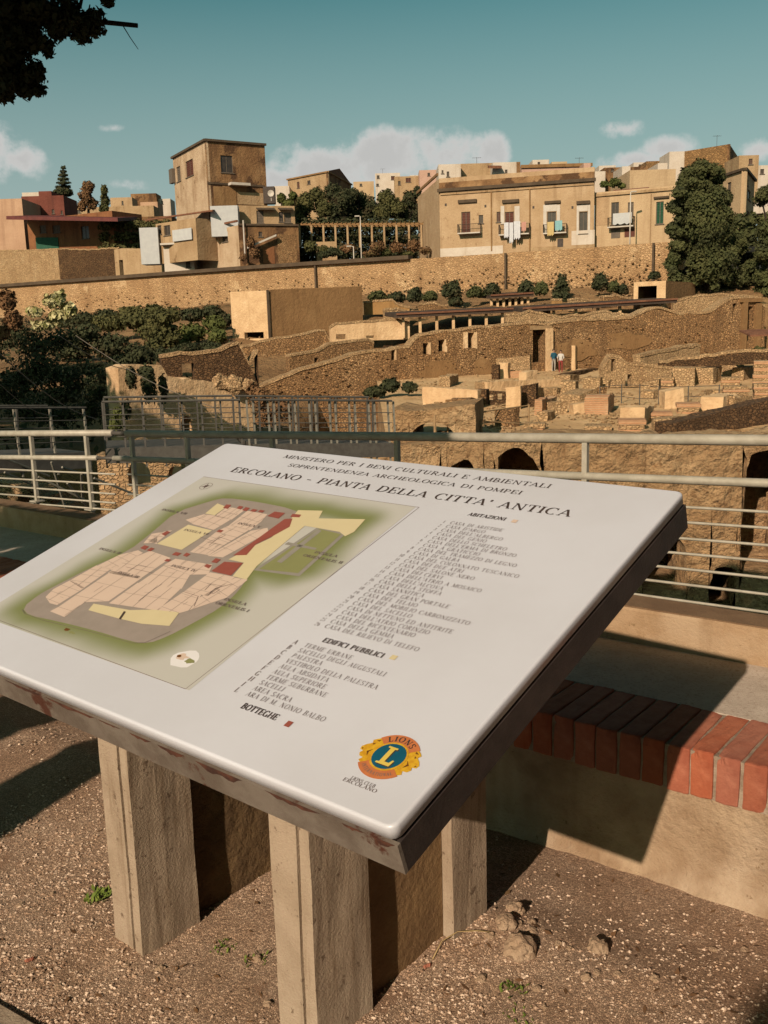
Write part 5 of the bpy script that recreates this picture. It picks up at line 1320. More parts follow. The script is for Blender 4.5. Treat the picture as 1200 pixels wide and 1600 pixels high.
# open concrete box up by the big conifer
box = thing('concrete_shelter', 'pale square concrete shelter with a wide dark opening beside the big conifer', 'building', W(1035, 475, 91))
plb = Plane(W(990, 460, 91), W(1040, 460, 90)); z1 = plb.uv(1010, 440)[1]; z0 = plb.uv(1010, 482)[1]; h_ = plb.rect(997, 447, 1026, 473)
mb = MB(); slab(mb, plb, 0, plb.len, [(0, z1), (99, z1)], [(0, z0), (99, z0)], .4, [h_]); o = mb.build('front_wall', 'plaster_pale', box); relax_mesh(o)
pls = Plane(W(1040, 460, 90), W(1086, 460, 96)); mb = MB(); slab(mb, pls, .05, pls.len, [(0, z1 - .02), (99, z1 + .1)], [(0, z0), (99, z0)], .4); o = mb.build('side_wall', 'plaster_brown', box); relax_mesh(o)
mb = MB(); c1, c2, c3 = plb.pt(0, 0), plb.pt(plb.len, 0), pls.pt(pls.len, 0); c4 = c1 + c3 - c2
mb.poly([p + Vector((0, 0, z1 - .02)) for p in (c1 - plb.n * .4, c2 - plb.n * .4, c3, c4)])
for a, b in ((c4, c1), (c3, c4)): mb.poly([a + Vector((0, 0, z0)), b + Vector((0, 0, z0)), b + Vector((0, 0, z1 - .02)), a + Vector((0, 0, z1 - .02))])
mb.build('roof', 'plaster_brown', box)
# long modern roofs over the houses behind
def long_roof(x0, y0, x1, y1, d0, d1, dep, label, thick=.35):
    a, b = W(x0, y0, d0), W(x1, y1, d1); d = (b - a); n_ = Vector((-d.y, d.x, 0)).normalized()
    if n_.y < 0: n_ = -n_
    t = thing('site_roof', label, 'roof', (a + b) / 2 - Vector((0, 0, 1.6)))
    mb = MB(); mb.box(a - n_ * .3, d, n_ * dep + Vector((0, 0, .25)), Vector((0, 0, thick))); mb.build('roof_deck', 'roof_dark', t)
    mb = MB(); mb.box(a - n_ * .42 + Vector((0, 0, thick * .7)), d, n_ * .115, Vector((0, 0, thick * .45))); mb.build('roof_edge', 'tile_roof', t)
    for k in range(7):
        p = a + d * ((k + .5) / 7) + n_ * .4; mb = MB(); mb.box(p + Vector((-.12, -.12, -1.7)), (.24, 0, 0), (0, .24, 0), (0, 0, 1.69)); mb.build('roof_prop', 'plaster_pale', t)
long_roof(618, 497, 800, 488, 84, 86, 5, 'long dark roof behind the house wall windows')
long_roof(815, 488, 1056, 473, 85, 87, 5, 'long dark roof running up to the square concrete shelter')
long_roof(765, 467, 832, 463, 96, 97, 4, 'short dark roof set among the dark shrubs')
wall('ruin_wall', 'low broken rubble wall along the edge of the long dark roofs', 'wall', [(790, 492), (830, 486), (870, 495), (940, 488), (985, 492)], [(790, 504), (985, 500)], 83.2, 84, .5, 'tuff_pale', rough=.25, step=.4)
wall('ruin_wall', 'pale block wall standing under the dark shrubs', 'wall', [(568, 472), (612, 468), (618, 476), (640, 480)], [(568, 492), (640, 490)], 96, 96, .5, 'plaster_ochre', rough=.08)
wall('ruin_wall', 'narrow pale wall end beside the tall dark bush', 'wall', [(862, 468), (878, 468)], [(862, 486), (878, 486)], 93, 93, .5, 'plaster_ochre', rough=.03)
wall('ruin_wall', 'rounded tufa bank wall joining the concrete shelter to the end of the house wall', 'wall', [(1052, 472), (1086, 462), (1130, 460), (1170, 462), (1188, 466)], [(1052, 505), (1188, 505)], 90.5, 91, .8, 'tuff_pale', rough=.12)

# things on the terrace
PIER = 'brick piers standing on the terrace'
block('low_wall', 'pale plastered low wall on top of the vault', 'wall', 660, 745, 604, 636, .5, 'plaster_pale', slope=3, ytop2=609)
block('low_wall', 'rough stone corner at the end of the pale plastered wall', 'wall', 744, 760, 609, 634, .9, 'tuff_dark')
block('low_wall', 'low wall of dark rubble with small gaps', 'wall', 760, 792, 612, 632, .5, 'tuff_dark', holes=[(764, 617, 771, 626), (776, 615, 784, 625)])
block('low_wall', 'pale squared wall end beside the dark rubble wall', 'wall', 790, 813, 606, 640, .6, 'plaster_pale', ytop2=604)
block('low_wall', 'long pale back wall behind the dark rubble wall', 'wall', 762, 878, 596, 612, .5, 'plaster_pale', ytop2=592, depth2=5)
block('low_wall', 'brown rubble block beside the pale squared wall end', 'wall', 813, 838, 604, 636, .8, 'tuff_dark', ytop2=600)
block('low_wall', 'short pale wall stub with a dark end, next to the rubble block', 'wall', 838, 876, 606, 624, .5, 'tuff_pale', depth2=4)
block('low_wall', 'pale square wall stub between two others on the bare terrace', 'wall', 876, 900, 596, 621, 1.4, 'tuff_pale')
block('low_wall', 'pale square wall stub beside the gabled wall fragment', 'wall', 911, 938, 590, 613, 1.4, 'tuff_pale')
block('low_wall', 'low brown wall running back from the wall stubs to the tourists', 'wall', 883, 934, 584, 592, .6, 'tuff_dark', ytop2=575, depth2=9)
block('column_stump', 'grey round column stump at the foot of the long house wall', 'column', 768, 779, 570, 593, .5, 'tuff_dark', rough=.02)
block('low_wall', 'pale block beside the grey column stump', 'wall', 780, 794, 567, 591, .7, 'plaster_pale', rough=.03)
block('low_wall', 'arched rubble wall stub against the house wall', 'wall', 775, 828, 560, 588, .6, 'tuff_pale', ytop2=556, rough=.2)
block('low_wall', 'reddish low step in front of the arched rubble stub', 'wall', 794, 828, 580, 590, .5, 'roman_brick', rough=.02)
block('stone_slab', 'thin pale standing slab behind the tourists', 'slab', 893, 899, 540, 578, .5, 'plaster_pale', rough=.02)
block('low_wall', 'dark square wall stub behind the thin standing slab', 'wall', 900, 909, 546, 576, .9, 'tuff_dark', rough=.03)
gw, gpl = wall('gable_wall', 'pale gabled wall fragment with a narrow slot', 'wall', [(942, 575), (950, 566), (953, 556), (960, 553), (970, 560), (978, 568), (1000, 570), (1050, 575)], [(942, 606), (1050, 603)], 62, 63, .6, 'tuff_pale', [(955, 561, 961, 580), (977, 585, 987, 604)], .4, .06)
block('low_wall', 'pale square wall beside the crossed wooden barrier', 'wall', 1051, 1086, 574, 604, 2.2, 'tuff_pale', ytop2=575)
block('low_wall', 'curved brown wall between the square wall and the pale pier', 'wall', 1089, 1128, 580, 592, .6, 'tuff_dark', ytop2=568, depth2=2)
wall('low_wall', 'long low tufa wall climbing the terrace below the house wall', 'wall', [(1000, 556), (1040, 548), (1090, 538), (1094, 540)], [(1000, 572), (1094, 562)], 68, 72, .6, 'tuff_pale', rough=.12)
wall('low_wall', 'far rubble wall at the foot of the doorway with pilasters', 'wall', [(1030, 566), (1100, 556), (1120, 552), (1200, 548), (1240, 546)], [(1030, 576), (1240, 566)], 65, 64, .5, 'tuff_dark', rough=.2, step=.4)
block('wall_fragment', 'small ochre wall fragment below the doorway with pilasters', 'wall', 1126, 1152, 530, 548, .5, 'plaster_ochre', rough=.15)
def pier(x0, x1, yt, yb, label, courses, top='roman_brick', thick=1.3, group=None):
    """a pier of separate brick courses, each layer a part"""
    a, b = T(x0, yb), T(x1, yb); pl = Plane(a, b); _, z1 = pl.uv((x0 + x1) / 2, yt); z0 = a.z - .1
    t = thing('brick_pier', label, 'pier', (a + b) / 2 - pl.n * thick / 2 * 0, group)
    rnd = random.Random(int(x0)); h = (z1 - z0) / courses
    for k in range(courses):
        e = rnd.uniform(-.05, .05); mb = MB()
        mb.bevel_box(pl.pt(-e, z0 + k * h, e * .6), pl.d * (pl.len + 2 * e), -pl.n * (thick + e), Vector((0, 0, h * (.985 if k % 2 == 0 else .985))), .02)
        mb.build('brick_course', 'roman_brick' if k % 2 == 0 else 'tuff_pale', t)
    return t
pier(1022, 1052, 590, 606, 'low layered brick pier under the crossed wooden barrier', 4)
pier(1129, 1162, 565, 591, 'pale square pier of the middle row, its brick base hidden', 2)
pier(1126, 1157, 590, 604, 'flat brick block in front of the pale square pier', 4)
pier(1130, 1170, 604, 629, 'banded brick and stone pier at the corner of the low fence', 6)
pier(1176, 1230, 564, 599, 'tall banded pier beside the hedge', 7)
pier(1178, 1235, 600, 624, 'banded pier next to the path wall, below the tall banded pier', 6)
pier(1102, 1136, 621, 639, 'squat reddish brick pier by the path wall', 4)
pier(1058, 1094, 631, 647, 'red topped squat pier, second from the path wall end', 3)
pier(1012, 1052, 645, 658, 'flat brick pier just above the pale stone pier', 3)
pier(968, 1008, 657, 675, 'brick pier next to the pale stone pier above the railing', 3)
pier(914, 955, 666, 676, 'very low brick slab standing above the railing', 2)
pier(820, 850, 662, 674, 'small brick block with a dark end near the rope fence', 2, thick=.8)
block('stone_pier', 'pale stone pier at the end of the path wall', 'pier', 1021, 1050, 655, 679, .9, 'tuff_pale')
block('path_wall', 'rubble path wall climbing towards the banded piers', 'wall', 1050, 1260, 662, 684, .9, 'tuff_dark', slope=-14, ytop2=612, depth2=3)
# wooden X barrier
a, b = T(1026, 592), T(1048, 592); pl = Plane(a, b); t = thing('wooden_barrier', 'small wooden barrier with crossed bars in a wall gap', 'barrier', (a + b) / 2)
u0, u1, z0, z1 = pl.rect(1026, 577, 1048, 590)
for nm, p, q in (('cross_bar', (u0, z0), (u1, z1)), ('cross_bar', (u0, z1), (u1, z0)), ('top_bar', (u0, z1), (u1, z1)), ('side_bar', (u0, z0 - .3), (u0, z1)), ('side_bar', (u1, z0 - .3), (u1, z1))):
    mb = MB(); mb.tube([pl.pt(*p), pl.pt(*q)], .05, 6); mb.build(nm, 'wood_pale', t)
# post fences
def fence(label, posts, m, r=.035, rails=(.35, .95), hpix=None):
    f = [T(x, yb) for x, yt, yb in posts]; t = thing('post_fence', label, 'fence', f[len(f) // 2])
    tops = []
    for p, (x, yt, yb) in zip(f, posts):
        q = W(x, yt, p.y); tops.append(q); mb = MB(); mb.tube([p - Vector((0, 0, .1)), Vector((p.x, p.y, q.z))], r, 6); mb.build('post', m, t)
    for k in rails:
        mb = MB(); mb.tube([a.lerp(Vector((a.x, a.y, b.z)), k) for a, b in zip(f, tops)], r * .55, 5); mb.build('rail', m, t)
fence('thin grey post fence on the bare terrace', [(937, 603, 632), (971, 600, 630), (999, 600, 635), (1029, 603, 632), (1075, 603, 628), (1123, 601, 630)], 'steel_dark', .03)
fence('brown rope fence with posts beside the vault arch', [(680, 648, 694), (752, 642, 672), (826, 632, 660)], 'wood_pale', .06)
fence('low rusty post fence above the railing', [(700, 660, 690), (752, 655, 684), (826, 661, 676)], 'wood_pale', .04, (.9,))
# red awning by the doorway
mb = MB(); a = W(1172, 526, 70); b = W(1230, 524, 68); mb.box(a, b - a, Vector((0, 2.2, .35)), Vector((0, 0, .12))); single(mb, 'awning', 'tile_roof', 'small dark red awning in front of the doorway with pilasters', 'awning')
mb = MB()
mb.v

# ------------------------------------------------------------------ left side: broken walls, steel footbridge
wall('broken_wall', 'pinkish broken wall with dark hanging plants beside the footbridge', 'wall', [(184, 576), (200, 570), (252, 571), (262, 588), (300, 592), (335, 598), (392, 602)], [(184, 760), (392, 740)], 40, 44, 1.2, 'plaster_pale', [(283, 650, 300, 675, .4)], .5, .15)
for i, (x, y, r_) in enumerate(((343, 592, .34), (366, 595, .36), (388, 597, .28))):
    o = rock('masonry_stump', W(x, y + 6, 43.2), r_ * 1.15, i * 3.3 + 1, 'lumpy brick stump on top of the pinkish broken wall', 'brick stumps on the broken wall', 'tuff_pale', .95); o['category'] = 'masonry stump'
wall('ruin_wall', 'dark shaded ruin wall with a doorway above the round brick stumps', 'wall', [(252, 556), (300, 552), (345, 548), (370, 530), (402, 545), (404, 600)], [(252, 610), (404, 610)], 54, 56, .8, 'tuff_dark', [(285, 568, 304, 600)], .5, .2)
wall('ruin_wall', 'sunlit tumbled tufa wall behind the wires of the railing', 'wall', [(-30, 752), (30, 758), (80, 772), (84, 800)], [(-30, 850), (84, 850)], 27, 26, .8, 'tuff_pale', [(28, 772, 46, 792)], .3, .3)
wall('ruin_wall', 'short sunlit tufa pier low behind the railing wires', 'wall', [(84, 788), (108, 786)], [(84, 850), (108, 850)], 25, 25, .8, 'tuff_pale', (), .3, .2)
wall('ruin_wall', 'sunlit reddish rubble wall under the footbridge', 'wall', [(150, 706), (240, 700), (330, 700), (345, 712)], [(150, 850), (345, 850)], 33, 33, .8, 'tuff_pale', [(200, 722, 235, 760, .4), (262, 728, 290, 770, .4)], .4, .4)
def footbridge(label, p0, p1, w_, posts, hgt, m1, m2, twin=False):
    d = (p1 - p0); L_ = d.length; n_ = Vector((-d.y, d.x, 0)).normalized()
    t = thing('steel_footbridge', label, 'footbridge', (p0 + p1) / 2)
    mb = MB(); mb.box(p0 - Vector((0, 0, .18)), d, n_ * w_, Vector((0, 0, .18))); mb.build('deck', 'steel_dark', t)
    for s in (0, 1):
        mb = MB(); mb.box(p0 + n_ * (w_ * s - .06) - Vector((0, 0, .42)), d, n_ * .12, Vector((0, 0, .4))); mb.build('girder', m1, t)
    for s in (0, 1):
        o = n_ * (w_ * s); m2_ = m2 if s == 0 else 'steel_dark'
        for zz in (1.0, .72, .48, .24):
            mb = MB(); mb.tube([p0 + o + Vector((0, 0, hgt * zz)), p1 + o + Vector((0, 0, hgt * zz))], .035 if zz == 1.0 else .014, 6); mb.build('rail', m1, t)
        for k in range(posts + 1):
            q = p0 + d * (k / posts) + o
            for e in ((-.09, .09) if twin else (0,)):
                mb = MB(); u = d.normalized() * e
                mb.box(q + u - d.normalized() * .022 - n_ * .03 - Vector((0, 0, .55)), d.normalized() * .044, n_ * .06, Vector((0, 0, hgt + .53)) + n_ * (.12 if s == 0 else -.12)); mb.build('post', m2_, t)
    return t
zb = W(600, 694, 28.5).z
p1 = W(614, 692, 28.5); p0 = W(395, 694, 27.0)
footbridge('steel footbridge with twin pale posts leading to the vaults', p0, p1, 2.0, 7, 1.25, 'steel_dark', 'steel_light', True)
p1b = p0 + Vector((0, 0, 0)); p0b = W(165, 700, 26.0)
footbridge('dark steel footbridge section in front of the pinkish broken wall', p0b, p1b - (p1b - p0b).normalized() * .3, 2.0, 7, 1.25, 'steel_dark', 'steel_dark')
p1c = W(140, 706, 25.0); p0c = W(-90, 716, 22.0)
footbridge('pale steel walkway with a truss of diagonal bars beneath it', p0c, p1c, 1.8, 4, 1.15, 'steel_dark', 'steel_light')
wk = [o for o in bpy.data.objects if o.get('label', '').startswith('pale steel walkway')][0]
for (x0, y0, x1, y1) in ((10, 717, 77, 744), (7, 738, 67, 764), (97, 730, 140, 744), (147, 747, 214, 774), (80, 722, 110, 822), (50, 720, 52, 768), (127, 740, 129, 785), (105, 755, 135, 790), (60, 745, 150, 790)):
    mb = MB(); mb.tube([W(x0, y0, 23), W(x1, y1, 24)], .028, 6); mb.build('truss_bar', 'steel_light', wk)
# cables strung across the excavation
def cable(x0, y0, d0, x1, y1, d1, label, r=.018):
    a, b = W(x0, y0, d0), W(x1, y1, d1); mb = MB()
    mb.tube([a.lerp(b, t / 8) - Vector((0, 0, .25 * math.sin(math.pi * t / 8))) for t in range(9)], r, 5); single(mb, 'cable', 'cable', label, 'cable')
cable(-60, 496, 12, 152, 655, 24, 'slack cable running down to the footbridge posts', .010)
cable(92, 524, 30, 215, 580, 40, 'cable from the white flowering bush to the broken wall', .014)
cable(118, 524, 30, 345, 640, 30, 'cable passing over the broken wall to the footbridge', .012)
cable(-40, 560, 14, 90, 650, 24, 'thin dark cable below the slack cable', .007)

# ------------------------------------------------------------------ tourists
def person(name, px, yfeet, d, height, facing, shirt, trousers, label, arm):
    base = T(px, yfeet); s = height / 1.75
    V_ = [(0, 0, .98), (0, 0, 1.16), (0, 0, 1.36), (0, 0, 1.50), (0, .01, 1.60), (0, .015, 1.71),
          (-.10, 0, .92), (-.11, .02, .50), (-.11, -.02, .09), (-.11, .12, .03), (.10, 0, .92), (.11, -.02, .50), (.11, -.05, .09), (.11, .09, .03),
          (-.19, 0, 1.42), (-.25, .02, 1.16), (-.20, .16, .98 + arm), (.19, 0, 1.42), (.25, .0, 1.16), (.22, .08, .92), (-.19, .22, .96 + arm), (.21, .11, .84)]
    Ed = [(0, 1), (1, 2), (2, 3), (3, 4), (4, 5), (0, 6), (6, 7), (7, 8), (8, 9), (0, 10), (10, 11), (11, 12), (12, 13), (2, 14), (14, 15), (15, 16), (2, 17), (17, 18), (18, 19), (16, 20), (19, 21)]
    Rr = [.15, .13, .16, .06, .085, .075, .095, .065, .045, .04, .095, .065, .045, .04, .065, .048, .035, .065, .048, .035, .035, .035]
    me = bpy.data.meshes.new(name); me.from_pydata([Vector(v) * s for v in V_], Ed, []); me.update()
    o = bpy.data.objects.new(name, me); COL.objects.link(o)
    o.location = base; o.rotation_euler = (0, 0, facing)
    md = o.modifiers.new('Skin', 'SKIN'); md.use_smooth_shade = True
    for i, r_ in enumerate(Rr): me.skin_vertices[0].data[i].radius = (r_ * s, r_ * s * (.75 if i in (1, 2) else 1))
    me.skin_vertices[0].data[0].use_root = True
    sd = o.modifiers.new('Subdivision', 'SUBSURF'); sd.levels = sd.render_levels = 1
    dg = bpy.context.evaluated_depsgraph_get(); ev = bpy.data.meshes.new_from_object(o.evaluated_get(dg))
    o.modifiers.clear(); o.data = ev; ev.materials.clear()
    for x in (shirt, trousers, 'skin'): ev.materials.append(MATS[x])
    for p in ev.polygons:
        z = p.center.z / s; out = abs(p.center.x) / s
        p.material_index = 2 if z > 1.49 or (out > .17 and z < 1.12 and z > .8) or z < .10 and False else (1 if z < .97 else 0)
    hb = bmesh.new(); bmesh.ops.create_icosphere(hb, subdivisions=2, radius=.118 * s)
    for v in hb.verts:
        v.co = Vector((v.co.x * .95, v.co.y * 1.05 - .02 * s, v.co.z * .92 + 1.675 * s))
        if v.co.y > .05 * s and v.co.z < 1.70 * s: v.co.y = .03 * s
    hm = bpy.data.meshes.new('hair'); hb.to_mesh(hm); hb.free(); hm.materials.append(MATS['hair'])
    h = bpy.data.objects.new('hair', hm); COL.objects.link(h); h.parent = o
    return tag(o, label, 'person', 'tourists by the doorway')
person('person', 865, 580, 74.0, 1.76, R(200), 'shirt_blue', 'trousers_pale', 'person in a blue top and pale trousers standing by the doorway', .12)
person('person', 876, 582, 73.6, 1.74, R(160), 'shirt_white', 'trousers_red', 'person in a white top and red trousers standing by the doorway', .05)

# ------------------------------------------------------------------ retaining wall below the modern town
tp = [(-420, 474), (0, 449), (400, 420), (640, 405), (860, 391), (1030, 379), (1070, 377)]
rw, rpl = wall('retaining_wall', 'long sunlit retaining wall between the excavation and the modern houses', 'wall', tp, [(-420, 530), (0, 512), (400, 490), (1070, 460)], RW.pt(0, 0).y, RW.pt(RW.len, 0).y, 1.5, 'retaining', (), 1.5, .06, parent=thing('retaining_wall', 'long sunlit retaining wall between the excavation and the modern houses', 'wall', W(500, 470, 128)))
rroot = rw.parent
mb = MB()
for (x0, y0), (x1, y1) in zip(tp[:4], tp[1:4]):
    a, b = RW.uv(x0, y0), RW.uv(x1, y1); mb.box(RW.pt(a[0], a[1], .35), RW.pt(b[0], b[1]) - RW.pt(a[0], a[1]), -RW.n * 1.2, Vector((0, 0, .45)))
mb.build('coping', 'coping', rroot)
for x in (492, 789, 1020):
    a = RW.uv(x, lerp_profile(tp, x)); mb = MB(); mb.box(RW.pt(a[0], a[1] - 5.5, .22), RW.d * .22, -RW.n * .2, Vector((0, 0, 5.5))); mb.build('drain_pipe', 'coping', rroot)
mb = MB(); rnd = random.Random(77)
for _ in range(1300):
    px = rnd.uniform(-40, 1035); f = rnd.random() ** .6; yt = lerp_profile(tp, px); py = yt + 14 + f * 62
    u, z = RW.uv(px, py); stone(mb, RW.pt(u, z, -.02), rnd.uniform(.12, .30) * (.5 + .6 * f), rnd, .7)
struct(mb.build('rubble_facing', 'retaining', rroot), 'stuff')

mb = MB(); rnd = random.Random(92)
hl = bpy.data.objects['hillside'].data
for p in hl.polygons:
    c = p.center; px_ = 600 + F * (c - CAM).dot(IMR) / (c - CAM).dot(FW)
    if 380 < px_ < 1230 and c.y > 84:
        for _ in range(int(min(p.area, 30) * .5)):
            rad = math.sqrt(p.area) * .5; q = c + Vector((rnd.uniform(-rad, rad), rnd.uniform(-rad, rad), .03)); stone(mb, q, rnd.uniform(.06, .28), rnd, .6)
struct(mb.build('hillside_rubble', 'tuff_pale'), 'stuff')
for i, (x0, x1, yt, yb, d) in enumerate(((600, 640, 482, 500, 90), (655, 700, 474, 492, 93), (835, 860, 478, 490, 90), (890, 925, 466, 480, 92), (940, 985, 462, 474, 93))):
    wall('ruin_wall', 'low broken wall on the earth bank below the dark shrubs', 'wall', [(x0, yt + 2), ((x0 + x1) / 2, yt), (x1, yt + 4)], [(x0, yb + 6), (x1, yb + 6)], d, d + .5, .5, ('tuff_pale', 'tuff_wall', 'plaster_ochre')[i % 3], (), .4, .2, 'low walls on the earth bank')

rnd = random.Random(211)
for i in range(34):                                                    # more stubs of house walls all over the terrace
    px, py = rnd.uniform(640, 1190), rnd.uniform(588, 668)
    p = T(px, py); w_ = rnd.uniform(8, 30) * 55 / p.y; h_ = rnd.uniform(.35, 1.1) * F / p.y
    block('wall_stub', 'low broken stub of a house wall among the terrace ruins', 'wall', px, px + w_, py - h_ * rnd.uniform(.7, 1), py, rnd.uniform(.4, 1.6), rnd.choice(('tuff_pale', 'tuff_pale', 'plaster_pale', 'tuff_wall', 'roman_brick')), 'wall stubs on the terrace', rnd.uniform(-3, 3), .14, (), py - h_, rnd.uniform(-1, 3))
W_plain = W
def W(px, py, d): return W_plain(px, py, d * 1.16 if d >= 100 else d)      # the town stands back behind the retaining wall
# ------------------------------------------------------------------ the modern town above
def window(root, pl, rect, kind, frame_m='shutter_grey'):
    u0, u1, z0, z1 = pl.rect(*rect); f = .09; D = -.22
    mb = MB()
    mb.box(pl.pt(u0 - .002, z0, D), pl.d * f, pl.n * .10, Vector((0, 0, z1 - z0))); mb.box(pl.pt(u1 - f + .002, z0, D), pl.d * f, pl.n * .10, Vector((0, 0, z1 - z0)))
    mb.box(pl.pt(u0 + f, z1 - f, D), pl.d * (u1 - u0 - 2 * f), pl.n * .09, Vector((0, 0, f))); mb.box(pl.pt(u0 + f, z0, D), pl.d * (u1 - u0 - 2 * f), pl.n * .09, Vector((0, 0, f)))
    mb.box(pl.pt((u0 + u1) / 2 - .04, z0 + f, D), pl.d * .08, pl.n * .08, Vector((0, 0, z1 - z0 - 2 * f)))
    w = mb.build('window', frame_m, root)
    m = {'dark': 'dark_glass', 'brown': 'shutter_brown', 'green': 'shutter_green', 'grey': 'shutter_grey'}[kind]
    mb = MB(); mb.box(pl.pt(u0 + .01, z0 + .01, D - .02), pl.d * (u1 - u0 - .02), pl.n * .06, Vector((0, 0, z1 - z0 - .02)))
    if kind != 'dark':
        k = 8
        for i in range(k): mb.box(pl.pt(u0 + f, z0 + (z1 - z0) * (i + .2) / k, D + .041), pl.d * (u1 - u0 - 2 * f), pl.n * .03, Vector((0, 0, (z1 - z0) / k * .55)))
    mb.build('pane' if kind == 'dark' else 'shutter', m, w)
    mb = MB(); mb.box(pl.pt(u0 - .12, z0 - .10, -.2), pl.d * (u1 - u0 + .24), pl.n * .32, Vector((0, 0, .098))); mb.build('sill', frame_m, w)
def house(name, label, foot, ytop, ybase, mats, wins=((),), roof='plaster_brown', depth=7.0, parapet=.35, cornice=None, group=None, refpx=None, cat='house'):
    """foot: visible plan corners (px, distance) from left to right; ytop / ybase: pixel heights at the corner refpx"""
    ref = foot[refpx if refpx is not None else (1 if len(foot) > 2 else 0)]
    zt, zb = W(ref[0], ytop, ref[1]).z, W(ref[0], ybase, ref[1]).z - 1.5
    P_ = [W(px, ytop, d) for px, d in foot]; P_ = [Vector((p.x, p.y, 0)) for p in P_]
    t = thing(name, label, cat, Vector((sum(p.x for p in P_) / len(P_), sum(p.y for p in P_) / len(P_), zb + 1.5)), group)
    planes = []
    for i in range(len(P_) - 1):
        pl = Plane(P_[i], P_[i + 1]); planes.append(pl); mb = MB()
        hs = [pl.rect(*w[:4]) for w in (wins[i] if i < len(wins) else ())]
        slab(mb, pl, .003, pl.len - .003, [(0, zt), (pl.len, zt)], [(0, zb), (99, zb)], .35, hs)
        o = mb.build('wall', mats[i % len(mats)], t); relax_mesh(o)
        for w in (wins[i] if i < len(wins) else ()): window(t, pl, w[:4], w[4])
    if len(P_) == 2:
        n_ = -planes[0].n; back = [P_[1] + n_ * depth, P_[0] + n_ * depth]
    else: back = [P_[0] + P_[2] - P_[1]]
    loop = P_ + back; mb = MB()
    for i in range(len(P_) - 1, len(loop)):
        a, b = loop[i], loop[(i + 1) % len(loop)]; mb.poly([a + Vector((0, 0, zb)), b + Vector((0, 0, zb)), b + Vector((0, 0, zt - .004)), a + Vector((0, 0, zt - .004))])
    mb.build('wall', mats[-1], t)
    mb = MB(); c = sum(loop, Vector()) / len(loop)
    mb.poly([p.lerp(c, .02) + Vector((0, 0, zt - parapet)) for p in loop]); mb.build('roof', roof, t)
    if cornice:
        for pl in planes:
            mb = MB(); mb.box(pl.pt(-.15, zt - cornice[1], .30), pl.d * (pl.len + .3), -pl.n * .297, Vector((0, 0, cornice[2]))); mb.build('cornice', cornice[0], t)
    return t, planes, zt, zb
def on(root, pl, name, rect, out, dep, m):
    u0, u1, z0, z1 = pl.rect(*rect); mb = MB(); mb.box(pl.pt(u0, z0, out), pl.d * (u1 - u0), -pl.n * dep, Vector((0, 0, z1 - z0))); return mb.build(name, m, root)
def balcony(root, pl, x0, x1, yfloor, ytop):
    u0, u1, z0, z1 = pl.rect(x0, ytop, x1, yfloor); D = 1.0
    mb = MB(); mb.box(pl.pt(u0, z0 - .15, .003), pl.d * (u1 - u0), pl.n * D, Vector((0, 0, .15))); b = mb.build('balcony', 'trim_white', root)
    mb = MB(); h = z1 - z0
    for a, c in ((pl.pt(u0, z0 + h, D - .04), pl.pt(u1, z0 + h, D - .04)), (pl.pt(u0, z0 + h, 0), pl.pt(u0, z0 + h, D - .04)), (pl.pt(u1, z0 + h, 0), pl.pt(u1, z0 + h, D - .04))): mb.tube([a, c], .03, 5)
    k = max(4, int((u1 - u0) / .16))
    for i in range(k + 1): p = pl.pt(u0 + (u1 - u0) * i / k, z0, D - .04); mb.tube([p, p + Vector((0, 0, h))], .014, 4)
    for s in (u0, u1):
        for i in range(5): p = pl.pt(s, z0, D * (i + .5) / 5.5); mb.tube([p, p + Vector((0, 0, h))], .014, 4)
    mb.build('balcony_railing', 'iron', b)
# long yellow house
yh, (yl, yf), zt, zb = house('long_house', 'long yellow stuccoed house with three balconies hung with laundry', [(652, 128), (686, 113), (929, 108)], 279, 396, ['stucco_yellow', 'stucco_yellow'],
    ([], [(721, 331, 735, 364, 'brown'), (748, 336, 755, 349, 'dark'), (776, 331, 782, 347, 'brown'), (789, 331, 803, 362, 'brown'), (855, 331, 869, 362, 'dark'), (905, 331, 918, 365, 'dark')]), 'plaster_brown', cornice=None)
on(yh, yf, 'cornice', (684, 287, 931, 292), .45, .46, 'coping'); on(yh, yf, 'parapet', (686, 277, 929, 287), .06, .07, 'stucco_stained'); on(yh, yl, 'cornice', (652, 285, 685, 289), .2, .21, 'plaster_brown')
on(yh, yf, 'cornice_band', (688, 294, 928, 297), .16, .17, 'stucco_pale')
for r_ in ((716, 312, 745, 317), (785, 312, 811, 317), (851, 314, 876, 318), (901, 314, 922, 319)): on(yh, yf, 'window_hood', r_, .3, .31, 'coping')
for r_ in ((849, 320, 854, 366), (870, 320, 875, 366), (854, 320, 870, 330), (901, 320, 904.5, 367), (918.5, 320, 922, 367), (904.5, 320, 918.5, 330), (782.5, 322, 788, 350), (804, 322, 812, 350)): on(yh, yf, 'window_surround', r_, .05, .06, 'trim_white')
for x in (767, 827): on(yh, yf, 'downpipe', (x, 292, x + 1.8, 392), .14, .12, 'plaster_brown')
on(yh, yf, 'plinth', (688, 386, 786, 400), .05, .06, 'stucco_white'); on(yh, yf, 'plinth', (829, 384, 929, 398), .05, .06, 'stucco_pale'); on(yh, yf, 'plinth', (893, 360, 929, 384), .04, .05, 'stucco_white')
on(yh, yf, 'cellar_door', (871, 373, 880, 386), .06, .05, 'iron')
for x, y in ((695, 318), (757, 320), (832, 322), (893, 322)): on(yh, yf, 'wall_vent', (x, y, x + 3, y + 4), .03, .04, 'iron')
balcony(yh, yf, 717, 752, 364, 351); balcony(yh, yf, 781, 828, 366, 351); balcony(yh, yf, 850, 886, 364, 351)
